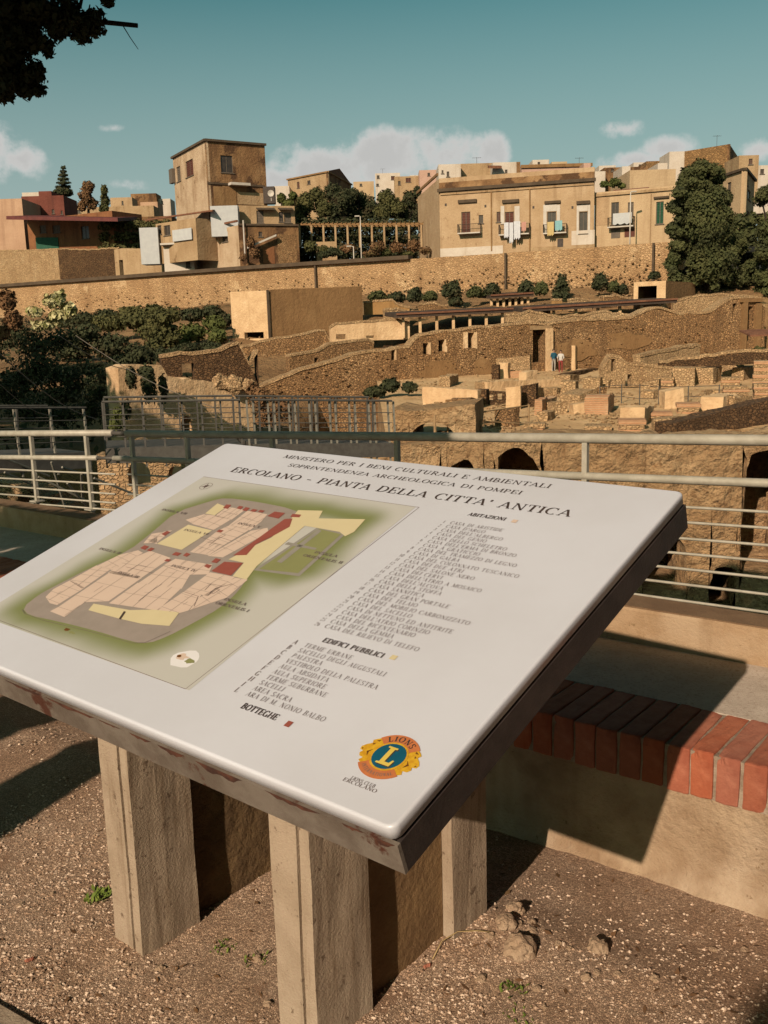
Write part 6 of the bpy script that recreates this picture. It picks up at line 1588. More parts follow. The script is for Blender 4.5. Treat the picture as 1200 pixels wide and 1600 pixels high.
def laundry(pl, x0, x1, y0, y1, m, label, group=None, out=1.12):
    u0, u1, z0, z1 = pl.rect(x0, y0, x1, y1); mb = MB(); k = 8
    for s, o_ in ((0, 0), (1, .02)):
        for j in range(5):
            for i in range(k + 1):
                u = u0 + (u1 - u0) * i / k; z = z1 + (z0 - z1) * j / 4 * (1 + .08 * math.sin(i * 2.3)); mb.v.append(pl.pt(u, z, out + o_ + .05 * math.sin(i * 1.7 + j * .4) * (j / 4)))
    for s in (0, 1):
        for j in range(4):
            for i in range(k):
                a = s * 5 * (k + 1) + j * (k + 1) + i; mb.f.append([a, a + 1, a + k + 2, a + k + 1]); mb.mi.append(0)
    single(mb, 'laundry', m, label, 'laundry', group, True)
WL = 'white laundry sheet hanging from the middle balcony of the long yellow house'
laundry(yf, 790, 797, 349, 372, 'cloth_white', WL, 'white sheets on the middle balcony'); laundry(yf, 798, 804, 349, 380, 'cloth_white', WL, 'white sheets on the middle balcony'); laundry(yf, 805, 815, 347, 374, 'cloth_white', WL, 'white sheets on the middle balcony')
laundry(yf, 817, 824, 348, 362, 'cloth_pink', 'pink cloth hanging from a balcony beside white sheets'); laundry(yf, 857, 867, 348, 369, 'cloth_yellow', 'yellow towel hanging from a balcony of the long yellow house'); laundry(yf, 869, 880, 346, 361, 'cloth_aqua', 'aqua blue towel hanging from a balcony beside the yellow towel')
# annex
ah, (af,), zt, zb = house('annex_house', 'pale yellow annex with a green shutter between the long house and the big conifer', [(929.5, 109), (1062, 105)], 301, 384, ['stucco_cream'], ([(955, 316, 967, 351, 'dark'), (981, 316, 990, 338, 'grey'), (1025, 315, 1037, 350, 'green')],), depth=9)
on(ah, af, 'cornice', (930, 298, 1063, 302), .25, .26, 'stucco_pale'); on(ah, af, 'wall_panel', (931, 306, 952, 352), .03, .05, 'stucco_yellow'); on(ah, af, 'window_hood', (1022, 307, 1046, 310), .3, .31, 'coping')
for x in (1016,): on(ah, af, 'downpipe', (x, 303, x + 1.5, 380), .1, .1, 'stucco_pale')
balcony(ah, af, 952, 992, 354, 340); on(ah, af, 'basement_door', (976, 357, 992, 370), .06, .05, 'shutter_brown'); on(ah, af, 'basement_shutter', (955, 357, 969, 372), .06, .05, 'shutter_grey')
laundry(af, 961, 990, 334, 351, 'white_sheet', 'white sheet over the balcony of the annex'); on(ah, af, 'roof_tiles', (957, 294, 1012, 299), -.5, 3.0, 'tin_red')
# roofs behind the long house
def small(label, x0, x1, d, yt, yb, m, wins=(), roof='plaster_brown', depth=6, d2=None, cat='house', cornice=None): return house('house', label, [(x0, d), (x1, d2 or d)], yt, yb, [m], (wins,), roof, depth, .25, cornice, cat=cat)
small('white rooftop room with two tiny windows on the long house', 685, 720, 135, 257, 285, 'stucco_white', [(690, 266, 693, 271, 'dark'), (698, 268, 702, 276, 'dark')])
small('cream rooftop house beside the white rooftop room', 718, 771, 137, 256, 285, 'stucco_pale', [(766, 266, 770, 278, 'dark')])
small('white rooftop block with a reddish awning', 770, 807, 134, 254, 285, 'stucco_white', [(789, 265, 793, 273, 'dark')]); small('narrow stained tower wall beside the white rooftop block', 807, 813, 134, 253, 285, 'stucco_stained')
mb = MB(); a, b = W(764, 263, 132.5), W(784, 263, 132.5); mb.box(a, b - a, Vector((0, 1.5, .3)), Vector((0, 0, .35))); single(mb, 'roof_awning', 'tile_roof', 'reddish awning over the rooftop door', 'awning')
small('low pink rooftop house with two dark doors', 815, 924, 142, 258, 285, 'stucco_rose', [(889, 266, 894, 281, 'dark'), (898, 268, 908, 281, 'dark'), (868, 277, 876, 282, 'brown')], cornice=('plaster_brown', .5, .5)); small('pale pink rooftop tower with a dark side', 912, 923, 139, 255, 282, 'stucco_rose')
small('small white rooftop house behind the roof garden', 926, 946, 150, 268, 300, 'stucco_white'); small('white chimney block behind the roof garden', 972, 985, 140, 260, 300, 'stucco_white')
small('low brown rooftop row beside the white chimney block', 944, 1012, 152, 262, 300, 'stucco_stained', [(955, 264, 960, 268, 'dark')]); small('plain cream house wall below the brown hilltop block', 984, 1056, 128, 266, 300, 'stucco_cream', depth=12)
small('white box house between the cream wall and the brown block', 1046, 1074, 150, 237, 275, 'stucco_white'); small('brown rooftop terrace wall under the white box house', 1010, 1075, 158, 252, 290, 'stucco_brown'); small('white cube on the cream house roof', 1028, 1043, 136, 255, 270, 'stucco_white')
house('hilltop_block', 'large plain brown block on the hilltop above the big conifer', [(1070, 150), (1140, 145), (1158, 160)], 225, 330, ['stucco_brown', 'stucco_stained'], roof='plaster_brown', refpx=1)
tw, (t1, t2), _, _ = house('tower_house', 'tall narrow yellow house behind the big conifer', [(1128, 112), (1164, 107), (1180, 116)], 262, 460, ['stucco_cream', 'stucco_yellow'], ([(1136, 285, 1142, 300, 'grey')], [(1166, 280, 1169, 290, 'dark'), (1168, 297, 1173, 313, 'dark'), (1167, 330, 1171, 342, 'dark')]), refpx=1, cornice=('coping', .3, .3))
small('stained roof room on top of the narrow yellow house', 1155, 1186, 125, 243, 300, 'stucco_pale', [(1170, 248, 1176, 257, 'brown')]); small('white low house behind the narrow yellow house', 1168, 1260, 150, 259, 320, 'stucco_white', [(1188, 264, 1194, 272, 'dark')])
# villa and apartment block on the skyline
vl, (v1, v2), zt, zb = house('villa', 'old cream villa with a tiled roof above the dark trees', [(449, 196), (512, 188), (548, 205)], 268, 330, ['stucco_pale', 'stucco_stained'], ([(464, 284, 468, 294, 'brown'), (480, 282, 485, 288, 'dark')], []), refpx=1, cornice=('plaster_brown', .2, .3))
mb = MB(); A, B, C_ = v1.pt(0, zt), v1.pt(v1.len, zt), v2.pt(v2.len, zt); D_ = A + C_ - B
r0, r1 = (A.lerp(D_, .55) + Vector((0, 0, 1.7))).lerp(B, .04), B.lerp(C_, .5) + Vector((0, 0, 2.0))
for q in ((A, B, r1, r0), (C_, D_, r0, r1), (D_, A, r0), (B, C_, r1)): mb.poly([p + Vector((0, 0, .12)) for p in q])
mb.build('tiled_roof', 'tile_roof', vl)
small('white apartment block with small dark windows on the skyline', 586, 625, 240, 271, 330, 'stucco_white', [(589, 274, 593, 279, 'dark'), (611, 275, 617, 281, 'brown'), (588, 287, 592, 291, 'dark')]); small('lower cream apartment house beside the white block', 616, 664, 236, 276, 330, 'stucco_pale', [(622, 283, 626, 289, 'dark'), (634, 278, 642, 285, 'brown')]); small('low white skyline house between the apartments and the long house', 640, 690, 245, 274, 330, 'stucco_white')
small('small white gable beside the tower and the villa', 428, 452, 190, 291, 330, 'stucco_white')
# ruined tower house
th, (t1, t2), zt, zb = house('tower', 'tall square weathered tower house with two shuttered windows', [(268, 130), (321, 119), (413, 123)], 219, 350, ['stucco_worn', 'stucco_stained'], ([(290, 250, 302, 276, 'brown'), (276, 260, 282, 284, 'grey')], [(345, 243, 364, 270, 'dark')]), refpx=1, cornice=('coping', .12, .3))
on(th, t2, 'string_course', (324, 287, 412, 290), .15, .16, 'coping'); on(th, t2, 'canopy', (356, 287, 386, 291), 1.2, 1.2, 'trim_white'); on(th, t1, 'side_box', (269, 264, 274, 287), .5, .51, 'shutter_grey')
on(th, t2, 'plaster_panel', (334, 292, 369, 324), .05, .06, 'plaster_brown'); on(th, t2, 'plaster_panel', (371, 301, 412, 320), .05, .06, 'stucco_pale')
mb = MB(); p = W(424, 314, 121); mb.tube([p, p + Vector((0, 0, 1.0))], .05, 6); q = p + Vector((0, -.1, 1.0))
for k in range(12):
    a0, a1 = R(30 * k), R(30 * k + 30); mb.poly([q, q + Vector((math.cos(a0) * .45, -.18, math.sin(a0) * .45)), q + Vector((math.cos(a1) * .45, -.18, math.sin(a1) * .45))])
single(mb, 'satellite_dish', 'trim_white', 'round white satellite dish beside the tower house', 'satellite dish')
mb = MB(); mb.box(W(412, 318, 122.5), (1.6, 0, 0), (0, 1.5, 0), (0, 0, 2.3)); single(mb, 'water_tank', 'iron', 'dark water tank behind the satellite dish', 'tank')
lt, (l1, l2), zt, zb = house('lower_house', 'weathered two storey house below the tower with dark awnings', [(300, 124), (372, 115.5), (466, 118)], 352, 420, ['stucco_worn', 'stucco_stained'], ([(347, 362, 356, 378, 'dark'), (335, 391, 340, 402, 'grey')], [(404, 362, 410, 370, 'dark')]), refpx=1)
on(lt, l2, 'doorway', (411, 385, 429, 412), .04, .05, 'stucco_orange'); on(lt, l2, 'ledge', (372, 350, 466, 353), .25, .26, 'coping'); on(lt, l1, 'ledge', (310, 350, 372, 353), .25, .26, 'tile_roof'); on(lt, l2, 'corner_patch', (434, 366, 464, 412), .03, .04, 'tuff_wall')
mb = MB(); a, b = l2.pt(*l2.uv(385, 389), .5), l2.pt(*l2.uv(429, 370), .5); mb.box(a, b - a, l2.n * .5, Vector((0, 0, .25))); mb.build('stair_slab', 'trim_white', lt)
mb = MB(); a = l2.pt(*l2.uv(382, 407), .5); mb.tube([a, a + Vector((0, 0, 5.2))], .1, 6); mb.build('downpipe', 'trim_white', lt)
up, (u1_,), zt, zb = house('upper_storey', 'narrow upper storey with two dark awnings beside the tower', [(372, 119.5), (460, 121.5)], 321, 356, ['stucco_pale'], ([(401, 329, 412, 349, 'grey'), (436, 331, 443, 347, 'dark'), (444, 332, 455, 348, 'grey')],), depth=4)
for x0, x1 in ((400, 428), (434, 456)):
    u0, u1, z0, z1 = u1_.rect(x0, 324, x1, 328); mb = MB(); mb.box(u1_.pt(u0, z0 - .1, 1.1), u1_.d * (u1 - u0), -u1_.n * 1.1 + Vector((0, 0, .3)), Vector((0, 0, .1))); mb.build('awning', 'coping', up)
small('white painted sheet wall leaning under the tower', 328, 371, 117.5, 322, 352, 'white_sheet', depth=1.5, cat='shed'); on_ = None
# lean-to sheds in front
sh, (s1,), zt, zb = house('shed', 'porch shed with a red tin roof and white railing panel beside the tower', [(243, 122), (306, 117)], 350, 396, ['stucco_pale'], ([(256, 352, 266, 368, 'dark'), (246, 352, 252, 366, 'dark')],), 'tin_red', 5, cat='shed')
on(sh, s1, 'railing_panel', (272, 358, 302, 376), .3, .1, 'white_sheet'); a, b = W(226, 345, 124), W(332, 330, 116); mb = MB(); mb.box(a, b - a, Vector((0, 4, .5)), Vector((0, 0, .2))); mb.build('porch_roof', 'tile_roof', sh)
small('white corrugated sheet shed beside the porch', 217, 246, 121, 356, 396, 'white_sheet', depth=3, cat='shed'); small('white peeling lower wall under the porch', 255, 302, 120.5, 388, 432, 'stucco_white', [(290, 396, 297, 418, 'grey')], depth=3, cat='shed'); on_ = None
mb = MB(); a, b = W(250, 383, 119.8), W(304, 380, 119.8); mb.box(a, b - a, Vector((0, 3, 0)), Vector((0, 0, .25))); single(mb, 'shed_roof', 'trim_white', 'thin white roof slab over the peeling lower wall', 'roof')
# far left houses
small('plain pink house beside the dark red house', -70, 34, 150, 313, 400, 'stucco_pink', depth=10); small('dark red house behind the pink house', 33, 99, 158, 307, 350, 'stucco_red', [(81, 327, 85, 334, 'dark'), (95, 329, 98, 335, 'dark')], depth=8); small('red rooftop room on the dark red house', 60, 80, 161, 299, 320, 'stucco_red'); small('low white wall on the roof behind the pink house', 34, 62, 163, 301, 320, 'stucco_white')
lo_, (lf,), zt, zb = house('veranda_house', 'orange brown veranda house under a long dark red tin roof', [(42, 148), (176, 140)], 344, 392, ['stucco_orange'], ([(127, 353, 139, 373, 'dark'), (62, 352, 72, 364, 'grey'), (82, 352, 94, 364, 'grey')],), 'tin_red', 7)
a, b = W(10, 343, 141), W(184, 346, 133); mb = MB(); mb.box(a, b - a, Vector((0, 13, 1.6)), Vector((0, 0, .55))); mb.build('tin_roof', 'tin_red', lo_)
mb = MB(); a, b = W(57, 390, 146), W(92, 390, 145); mb.box(a, b - a, Vector((0, 1.2, 0)), Vector((0, 0, 2.0))); single(mb, 'tarpaulin', 'green_tarp', 'green tarpaulin covered stall under the veranda', 'tarpaulin')
mb = MB(); a, b = W(93, 388, 146), W(106, 388, 145); mb.box(a, b - a, Vector((0, 1.0, 0)), Vector((0, 0, 1.7))); single(mb, 'storage_box', 'iron', 'dark box next to the green tarpaulin', 'box')
small('small yellow flat roofed house behind the narrow olive brown tree', 172, 206, 230, 309, 350, 'stucco_yellow', [(190, 314, 193, 320, 'dark')]); small('brown flat roofed house behind the small yellow house', 204, 244, 238, 303, 350, 'stucco_stained'); small('small orange house in front of the brown flat roofed house', 219, 246, 215, 316, 350, 'stucco_pink'); small('long pale low house behind the veranda', 100, 240, 205, 325, 360, 'stucco_pale', [(120, 328, 126, 333, 'dark')]); small('dark low shed row beside the tower foot', 176, 268, 175, 340, 390, 'stucco_stained', [(200, 348, 206, 356, 'dark')])
# walls on top of the retaining wall
wall('parapet_wall', 'pale brown block wall below the pink house', 'wall', [(-60, 392), (40, 391), (90, 389)], [(-60, 470), (90, 460)], 146, 140, .6, 'tuff_pale', (), 1.0, .05); wall('parapet_wall', 'dark overgrown earth wall below the veranda house', 'wall', [(90, 389), (140, 390), (186, 387)], [(90, 460), (186, 455)], 139.7, 135, .8, 'tuff_dark', (), 1.0, .2); wall('parapet_wall', 'grey brown shed wall with a narrow door above the retaining wall', 'wall', [(178, 390), (190, 388), (252, 388), (254, 392)], [(178, 450), (254, 445)], 131, 126, 1.5, 'stucco_pale', [(187, 406, 193, 436)], 1.0, .04)
# pergola
pg = thing('pergola', 'long pergola with posts in front of the dark trees', 'pergola', W(570, 385, 126)); a, b = W(462, 352, 128), W(672, 351, 124)
for k, (dz, dy) in enumerate(((0, 0), (0, 2.4))): mb = MB(); mb.box(a + Vector((0, dy, dz)), b - a, (0, .25, 0), (0, 0, .28)); mb.build('beam', 'plaster_brown', pg)
for k in range(11): p = a.lerp(b, (k + .3) / 11); mb = MB(); mb.box(p + Vector((-.14, .02, -3.2)), (.28, 0, 0), (0, .2, 0), (0, 0, 3.19)); mb.build('pergola_post', 'stucco_pale', pg)
for k in range(30): p = a.lerp(b, (k + .5) / 30); mb = MB(); mb.box(p + Vector((-.05, -.3, .285)), (.1, 0, 0), (0, 3.1, 0), (0, 0, .12)); mb.build('rafter', 'plaster_brown', pg)
small('low pale garden wall beside the pergola', 494, 526, 123, 378, 400, 'stucco_pale', depth=.6, cat='wall')
def lamp(px, ytop, ybase, d, label, arm):
    p = W(px, ybase, d); q = W(px, ytop, d); t = thing('street_lamp', label, 'street lamp', p)
    mb = MB(); mb.tube([p - Vector((0, 0, 2)), Vector((p.x, p.y, q.z))], [.10, .06], 8); mb.build('pole', 'trim_white', t, True)
    mb = MB(); mb.tube([Vector((p.x, p.y, q.z - .05)), Vector((p.x + arm, p.y, q.z + .05))], .05, 6); mb.build('arm', 'trim_white', t)
    mb = MB(); c = Vector((p.x + arm * 1.2, p.y, q.z + .03)); mb.bevel_box(c - Vector((.35, .15, .08)), (.7, 0, 0), (0, .3, 0), (0, 0, .16), .05); mb.build('lamp_head', 'trim_white', t)
lamp(565, 338, 407, 117, 'tall white street lamp in front of the pergola', -.35); lamp(553, 385, 407, 117, 'short white lamp post beside the tall street lamp', -.5)
lamp(984, 300, 380, 104, 'thin lamp post in front of the annex balcony', .3)

# ------------------------------------------------------------------ trees and shrubs
def plant(name, label, cat, clumps, d, n, size, m, seed, trunk=None, group=None, trunk_r=.3, fl=.4, dep=1.0):
    """clumps: (px, py, rx, ry) in photo pixels at distance d (or per-clump distance as a fifth value)"""
    cl = []; rnd = random.Random(seed)
    for c in clumps:
        dd_ = c[4] if len(c) > 4 else d + rnd.uniform(-.5, .5) * c[2] / F * d
        p = W(c[0], c[1], dd_); rx, rz = c[2] / F * dd_, c[3] / F * dd_; cl.append((p.x, p.y, p.z, rx, (rx + rz) / 2 * dep, rz))
    base = Vector((sum(c[0] for c in cl) / len(cl), sum(c[1] for c in cl) / len(cl), min(c[2] - c[5] for c in cl)))
    if trunk: base = W(trunk[0], trunk[1], d)
    t = thing(name, label, cat, base, group)
    mb = MB(); leaf_cloud(mb, cl, n, size, rnd, fl); mb.build('crown' if trunk else 'foliage', m, t)
    if trunk:
        top = W(trunk[0], trunk[2], d); mb = MB(); mb.tube([base - Vector((0, 0, 1)), base.lerp(top, .5), top], [trunk_r, trunk_r * .8, trunk_r * .3], 8)
        for c in cl[:8]: mb.tube([base.lerp(top, rnd.uniform(.3, .8)), Vector(c[:3])], [trunk_r * .4, trunk_r * .15], 5)
        mb.build('trunk', 'bark', t)
    return t
rnd = random.Random(12)
# big conifer at the right
cl = []
out = [(255, 1075, 1120), (285, 1062, 1132), (320, 1050, 1142), (350, 1040, 1150), (380, 1034, 1162), (410, 1032, 1176), (440, 1052, 1182)]
for _ in range(190):
    y = rnd.uniform(262, 448); l, r_ = lerp_profile([(a, b) for a, b, c in out], y), lerp_profile([(a, c) for a, b, c in out], y)
    w_ = rnd.uniform(8, 16); x = rnd.uniform(l + w_ * .25, r_ - w_ * .25); cl.append((x, y, w_, w_ * rnd.uniform(.6, .95), 97 + rnd.uniform(-2.6, 2.6)))
cl += [(1095, 258, 16, 12), (1080, 268, 14, 12), (1112, 270, 14, 12), (1100, 350, 45, 70), (1110, 410, 50, 40)]
plant('conifer_tree', 'big dense dark green conifer standing in front of the yellow annex', 'tree', cl, 97, 80000, .15, 'leaf_cypress', 4, (1108, 470, 300), trunk_r=.5)
cl = [(1190 + rnd.uniform(-6, 40), rnd.uniform(285, 460), 16, 14, 96 + rnd.uniform(-2, 2)) for _ in range(30)]
plant('conifer_tree', 'dark conifer at the edge of the narrow yellow house', 'tree', cl, 96, 15000, .16, 'leaf_cypress', 5, (1205, 475, 300), trunk_r=.4)
# skyline conifers
cl = [(99, 262 + k * 6, 5 + k * 2.2, 3.2) for k in range(8)] + [(99, 300, 20, 8)]
plant('cedar_tree', 'dark layered conifer on the skyline behind the red house', 'tree', cl, 185, 5000, .26, 'leaf_dark', 6, (99, 335, 262), trunk_r=.3, fl=.25)
plant('poplar_tree', 'brownish tree next to the dark layered conifer', 'tree', [(138, 292, 12, 12), (134, 308, 13, 16), (143, 318, 14, 12), (128, 322, 10, 10)], 180, 3500, .28, 'leaf_brown', 7, (138, 340, 285)); plant('poplar_tree', 'narrow olive brown tree beside the yellow skyline house', 'tree', [(163, 298, 7, 12), (164, 314, 9, 14), (162, 326, 10, 10)], 178, 2200, .26, 'leaf_olive', 8, (163, 340, 290))
# trees in the middle of the town
for lab, cs, m, sd in (('leafy tree in front of the villa', [(478, 318, 20, 22), (495, 305, 18, 16), (470, 338, 16, 16), (505, 325, 18, 20)], 'leaf_olive', 21), ('dark tree rising beside the villa gable', [(520, 300, 20, 18), (535, 315, 22, 24), (522, 330, 22, 20), (552, 304, 14, 14)], 'leaf_dark', 22),
                        ('wide dark tree in the middle of the grove', [(560, 312, 20, 18), (578, 325, 22, 22), (565, 338, 20, 14), (548, 330, 16, 16)], 'leaf_dark', 23), ('greener tree below the white apartment block', [(603, 310, 18, 18), (618, 325, 20, 20), (598, 332, 18, 16)], 'leaf_olive', 24),
                        ('dark tree against the side of the long yellow house', [(640, 312, 14, 18), (648, 330, 16, 18), (632, 335, 16, 14), (652, 300, 8, 12)], 'leaf_dark', 25), ('small green tree behind the satellite dish', [(440, 310, 9, 10), (450, 322, 12, 14), (458, 306, 8, 8)], 'leaf_green', 26)):
    plant('grove_tree', lab, 'tree', cs, 136 + sd % 3 * 2, 7500, .19, m, sd, (cs[0][0], 372, cs[0][1]), 'trees of the grove beside the long house')
plant('roof_garden', 'green shrub on the roof behind the long house', 'shrub', [(945, 288, 10, 7), (960, 285, 12, 9), (972, 290, 8, 6)], 122, 1500, .16, 'leaf_green', 31)
# garden scrub behind the retaining wall
for i, (lab, cs, m) in enumerate((('yellowish green scrub beside the weathered house', [(485, 385, 14, 12), (505, 390, 16, 9)], 'leaf_olive'), ('dark green bush at the foot of the small lamp post', [(520, 393, 12, 10), (505, 398, 14, 7)], 'leaf_dark'), ('reddish scrub under the pergola', [(545, 388, 18, 9), (590, 385, 18, 12), (580, 396, 20, 7)], 'leaf_brown'),
                              ('reddish brown bush under the pergola next to the long house', [(620, 386, 16, 12), (645, 384, 18, 14), (665, 392, 14, 8)], 'leaf_brown'), ('green scrub between the two reddish bushes', [(605, 394, 12, 8), (635, 397, 14, 6)], 'leaf_olive'), ('brown climbing plant on the weathered house', [(392, 378, 8, 14), (398, 395, 10, 12), (380, 402, 8, 8)], 'leaf_brown'))):
    plant('scrub', lab, 'shrub', cs, 119 if i != 5 else 114.5, 1900, .15, m, 40 + i)
# shrubs at the foot of the retaining wall
for i, (x, y, rx, ry, lab) in enumerate(((590, 462, 16, 8, 'low dark shrub next to the cube building'), (618, 464, 16, 9, 'low dark shrub second along from the cube building'), (648, 460, 13, 12, 'round dark shrub between the low shrubs and the largest round shrub'), (672, 462, 12, 8, 'small dark shrub touching the largest round shrub'), (706, 452, 17, 16, 'largest round dark shrub under the retaining wall'), (712, 470, 12, 8, 'low shrub in front of the largest round shrub'),
                                     (742, 456, 14, 10, 'dark shrub behind the short dark roof'), (768, 453, 14, 12, 'dark bushy shrub just above the short dark roof'), (822, 449, 14, 12, 'round dark shrub between the short roof and the tall bush'), (845, 450, 12, 11, 'small round shrub touching the tall bush'), (876, 452, 14, 26, 'tall column shaped dark bush against the retaining wall'), (937, 440, 13, 15, 'dark bush below the annex'), (958, 448, 10, 10, 'larger of the two small dark bushes by the square shelter'), (973, 452, 9, 8, 'smaller of the two small dark bushes by the square shelter'), (1022, 430, 9, 6, 'small dark bush on top of the square shelter'))):
    plant('shrub', lab, 'shrub', [(x, y, rx, ry), (x - rx * .5, y + ry * .4, rx * .6, ry * .6), (x + rx * .5, y + ry * .3, rx * .6, ry * .7), (x + rx * .15, y - ry * .35, rx * .6, ry * .7)], 97, 1500, .15, 'leaf_dark' if i % 3 else 'leaf_cypress', 60 + i, group='shrubs under the retaining wall')
# wild slope on the left
k = 0
for lab, cs, m, d in (('olive green bush on the wild slope below the retaining wall', [(170, 505, 34, 16), (210, 500, 30, 16), (235, 515, 28, 18)], 'leaf_olive', 98), ('broad dark bush on the wild slope', [(130, 520, 34, 20), (170, 540, 40, 24), (110, 545, 36, 26)], 'leaf_dark', 80), ('sunlit green bush beside the pale cube building', [(300, 520, 26, 18), (335, 505, 22, 14), (340, 525, 18, 16), (285, 540, 22, 14)], 'leaf_green', 90), ('tall dark bush in the middle of the wild slope', [(245, 510, 24, 24), (262, 525, 24, 26), (240, 545, 20, 22), (255, 495, 18, 14)], 'leaf_olive', 86),
                      ('black shaded thicket at the bottom of the wild slope', [(60, 575, 50, 34), (110, 590, 50, 34), (160, 590, 36, 36), (30, 600, 40, 34), (90, 618, 50, 22)], 'leaf_dark', 55), ('shaded thicket above the slack cable', [(20, 520, 50, 30), (60, 540, 44, 26), (-30, 540, 50, 40), (95, 530, 30, 20)], 'leaf_dark', 62), ('dark climbing plant hanging over the top of the broken wall', [(205, 590, 10, 22), (232, 600, 14, 34), (228, 580, 16, 12), (255, 605, 8, 26), (198, 640, 8, 20)], 'leaf_dark', 39.4), ('dark shrub hanging above the footbridge', [(405, 620, 22, 20), (440, 640, 24, 22), (415, 650, 20, 20), (395, 610, 12, 20)], 'leaf_brown', 40),
                      ('dark leafy bush beside the end of the footbridge', [(585, 612, 20, 10), (610, 602, 18, 12), (640, 605, 14, 10)], 'leaf_dark', 60), ('brown leafed branch beside the white flowering oleander', [(12, 470, 14, 20), (20, 500, 16, 18), (5, 520, 12, 14)], 'leaf_brown', 45), ('green tuft between the walkway and the broken wall', [(180, 665, 10, 16), (184, 645, 8, 10)], 'leaf_green', 30), ('dark green thicket behind the broken wall', [(215, 555, 30, 22), (190, 570, 26, 20), (270, 560, 20, 14)], 'leaf_dark', 58)):
    k += 1; plant('bush', lab, 'bush', cs, d, 4200 if d > 50 else 2600, max(.05, d * .0019), m, 80 + k)
plant('oleander', 'white flowering oleander bush above the cables', 'bush', [(85, 470, 22, 14), (55, 488, 16, 10), (92, 495, 20, 16), (70, 508, 22, 10), (110, 485, 14, 14), (95, 460, 10, 8)], 34, 1500, .09, 'leaf_flower', 120)
plant('hedge', 'low green hedge by the doorway with pilasters', 'hedge', [(1160, 553, 16, 7), (1185, 550, 18, 9), (1215, 548, 20, 9)], 66, 2200, .11, 'leaf_olive', 121)
# tall pines on the bank outside the frame, whose shade covers the wild slope
rnd = random.Random(55)
for x, y, h in ((-27, 27, 24), (-31, 36, 27), (-24, 19, 20), (-39, 44, 28), (-35, 29, 25), (-21, 13, 16)):
    t = thing('unseen_pine', 'tall umbrella pine on the bank beside the excavation', 'tree', (x, y, -9.5), 'pines on the bank')
    mb = MB(); mb.tube([(x, y, -10), (x + .3, y, -2), (x, y + .3, h - 11)], [.45, .38, .2], 10)
    for k in range(5): mb.tube([(x, y, h - 14), (x + rnd.uniform(-3, 3), y + rnd.uniform(-3, 3), h - 10)], [.16, .05], 6)
    mb.build('trunk', 'bark', t)
    mb = MB(); leaf_cloud(mb, [(x + rnd.uniform(-3, 3), y + rnd.uniform(-3, 3), h - 10 + rnd.uniform(-9, 1.5), 2.8, 2.8, 1.9) for _ in range(20)], 9000, .36, rnd); mb.build('crown', 'leaf_dark', t)

plant('hedge', 'dark overgrown hedge filling the space behind the pergola', 'hedge', [(x, y, 20, 18) for x in range(462, 680, 18) for y in (352, 372, 392, 408)], 131, 19000, .26, 'leaf_dark', 301)
plant('hedge', 'dark greenery at the foot of the narrow yellow house', 'hedge', [(x, y, 18, 16) for x in range(1140, 1260, 18) for y in (345, 365, 385, 405, 430)], 104, 14000, .24, 'leaf_cypress', 302)
plant('hedge', 'dark greenery between the veranda house and the tower', 'hedge', [(x, y, 16, 12) for x in range(165, 275, 16) for y in (352, 370, 388)], 140, 6000, .26, 'leaf_olive', 303)

# undergrowth covering the wild slope
mb = MB(); rnd = random.Random(404)
hill = bpy.data.objects['hillside'].data
tot = []
for p in hill.polygons:
    c = p.center; px_ = 600 + F * (c - CAM).dot(IMR) / (c - CAM).dot(FW)
    if px_ < 400 and c.y < 98: tot.append((c.copy(), p.area, px_))
for c, a, px_ in tot:
    n_ = int(min(a * .9, 40) * (1.0 if px_ < 300 else .4)) + 1
    rad = math.sqrt(a) * .7
    for _ in range(n_):
        q = c + Vector((rnd.uniform(-rad, rad), rnd.uniform(-rad, rad), rnd.uniform(0, .9)))
        s_ = rnd.uniform(.12, .36); d = Vector((rnd.gauss(0, 1), rnd.gauss(0, 1), rnd.gauss(.4, 1))).normalized(); e = d.cross(Vector((rnd.gauss(0, 1), rnd.gauss(0, 1), rnd.gauss(0, 1)))).normalized()
        mb.poly([q - d * s_, q - e * s_ * .6, q + d * s_, q + e * s_ * .6])
struct(mb.build('undergrowth', 'leaf_dark'), 'stuff')

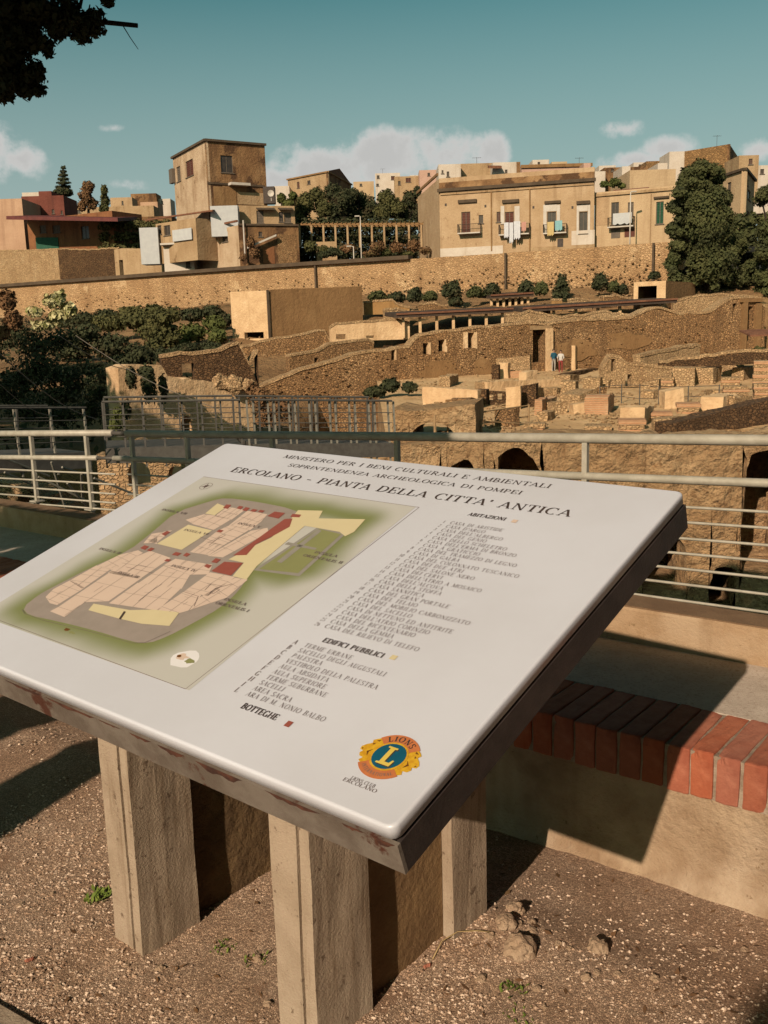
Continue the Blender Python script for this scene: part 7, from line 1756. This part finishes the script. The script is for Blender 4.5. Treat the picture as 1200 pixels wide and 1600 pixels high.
# television aerials on the roofs
for i, (px, yb, d, h_) in enumerate(((745, 257, 138, 1.3), (905, 259, 143, 1.5), (1120, 226, 148, 1.7), (598, 272, 241, 1.8))):
    p = W(px, yb + 2, d); mb = MB(); q = p + Vector((0, 0, h_)); mb.tube([p - Vector((0, 0, .6)), q], .03, 5); mb.tube([q + Vector((-.7, 0, -.1)), q + Vector((.7, 0, -.1))], .02, 4)
    for k in range(5): c_ = q + Vector((-.6 + .3 * k, 0, -.1)); mb.tube([c_ - Vector((0, .35, 0)), c_ + Vector((0, .35, 0))], .012, 4)
    single(mb, 'television_aerial', 'iron', 'thin television aerial on a rooftop', 'aerial', 'television aerials on the roofs')

k = 0
for lab, cs, m, d in (('dark bush high on the wild slope beside the oleander', [(130, 497, 26, 14), (165, 492, 26, 12), (105, 508, 22, 16)], 'leaf_dark', 104), ('olive bush high on the wild slope under the tall coping', [(205, 488, 26, 12), (240, 486, 24, 12), (268, 492, 22, 14)], 'leaf_olive', 104 * .95), ('dark bush on the slope touching the pale cube building', [(300, 492, 24, 12), (330, 488, 22, 12), (350, 500, 14, 14)], 'leaf_dark', 98),
                      ('spreading dark bush below the sunlit green bush', [(290, 548, 30, 14), (330, 545, 26, 12), (255, 556, 22, 14)], 'leaf_dark', 72), ('dark mass of creeper on the slope behind the walkway', [(40, 640, 40, 26), (90, 650, 40, 24), (140, 640, 30, 26), (10, 610, 30, 30), (150, 610, 26, 26)], 'leaf_dark', 44)):
    k += 1; plant('bush', lab, 'bush', cs, d, 4600, d * .0016, m, 600 + k)
small('white far house showing over the pink rooftop row', 832, 858, 215, 250, 300, 'stucco_white', [(840, 253, 844, 258, 'dark')]); small('cream far house next to a white one over the pink rooftop row', 862, 886, 222, 253, 300, 'stucco_cream'); small('tiny white far house behind the pale pink rooftop tower', 936, 962, 230, 259, 300, 'stucco_white', [(945, 262, 948, 266, 'dark')])
small('white far house between the brown terrace wall and the chimney block', 990, 1016, 210, 254, 300, 'stucco_white', [(998, 257, 1002, 262, 'dark')]); small('pale far house behind the dark tree beside the long house', 655, 684, 232, 266, 330, 'stucco_rose', [(668, 270, 672, 275, 'dark')]); small('cream far house between the villa and the white apartment block', 552, 584, 250, 284, 330, 'stucco_cream', [(562, 287, 566, 291, 'dark')])
small('small white far house beside the brownish tree', 244, 266, 240, 311, 350, 'stucco_white', [(252, 314, 255, 319, 'dark')])
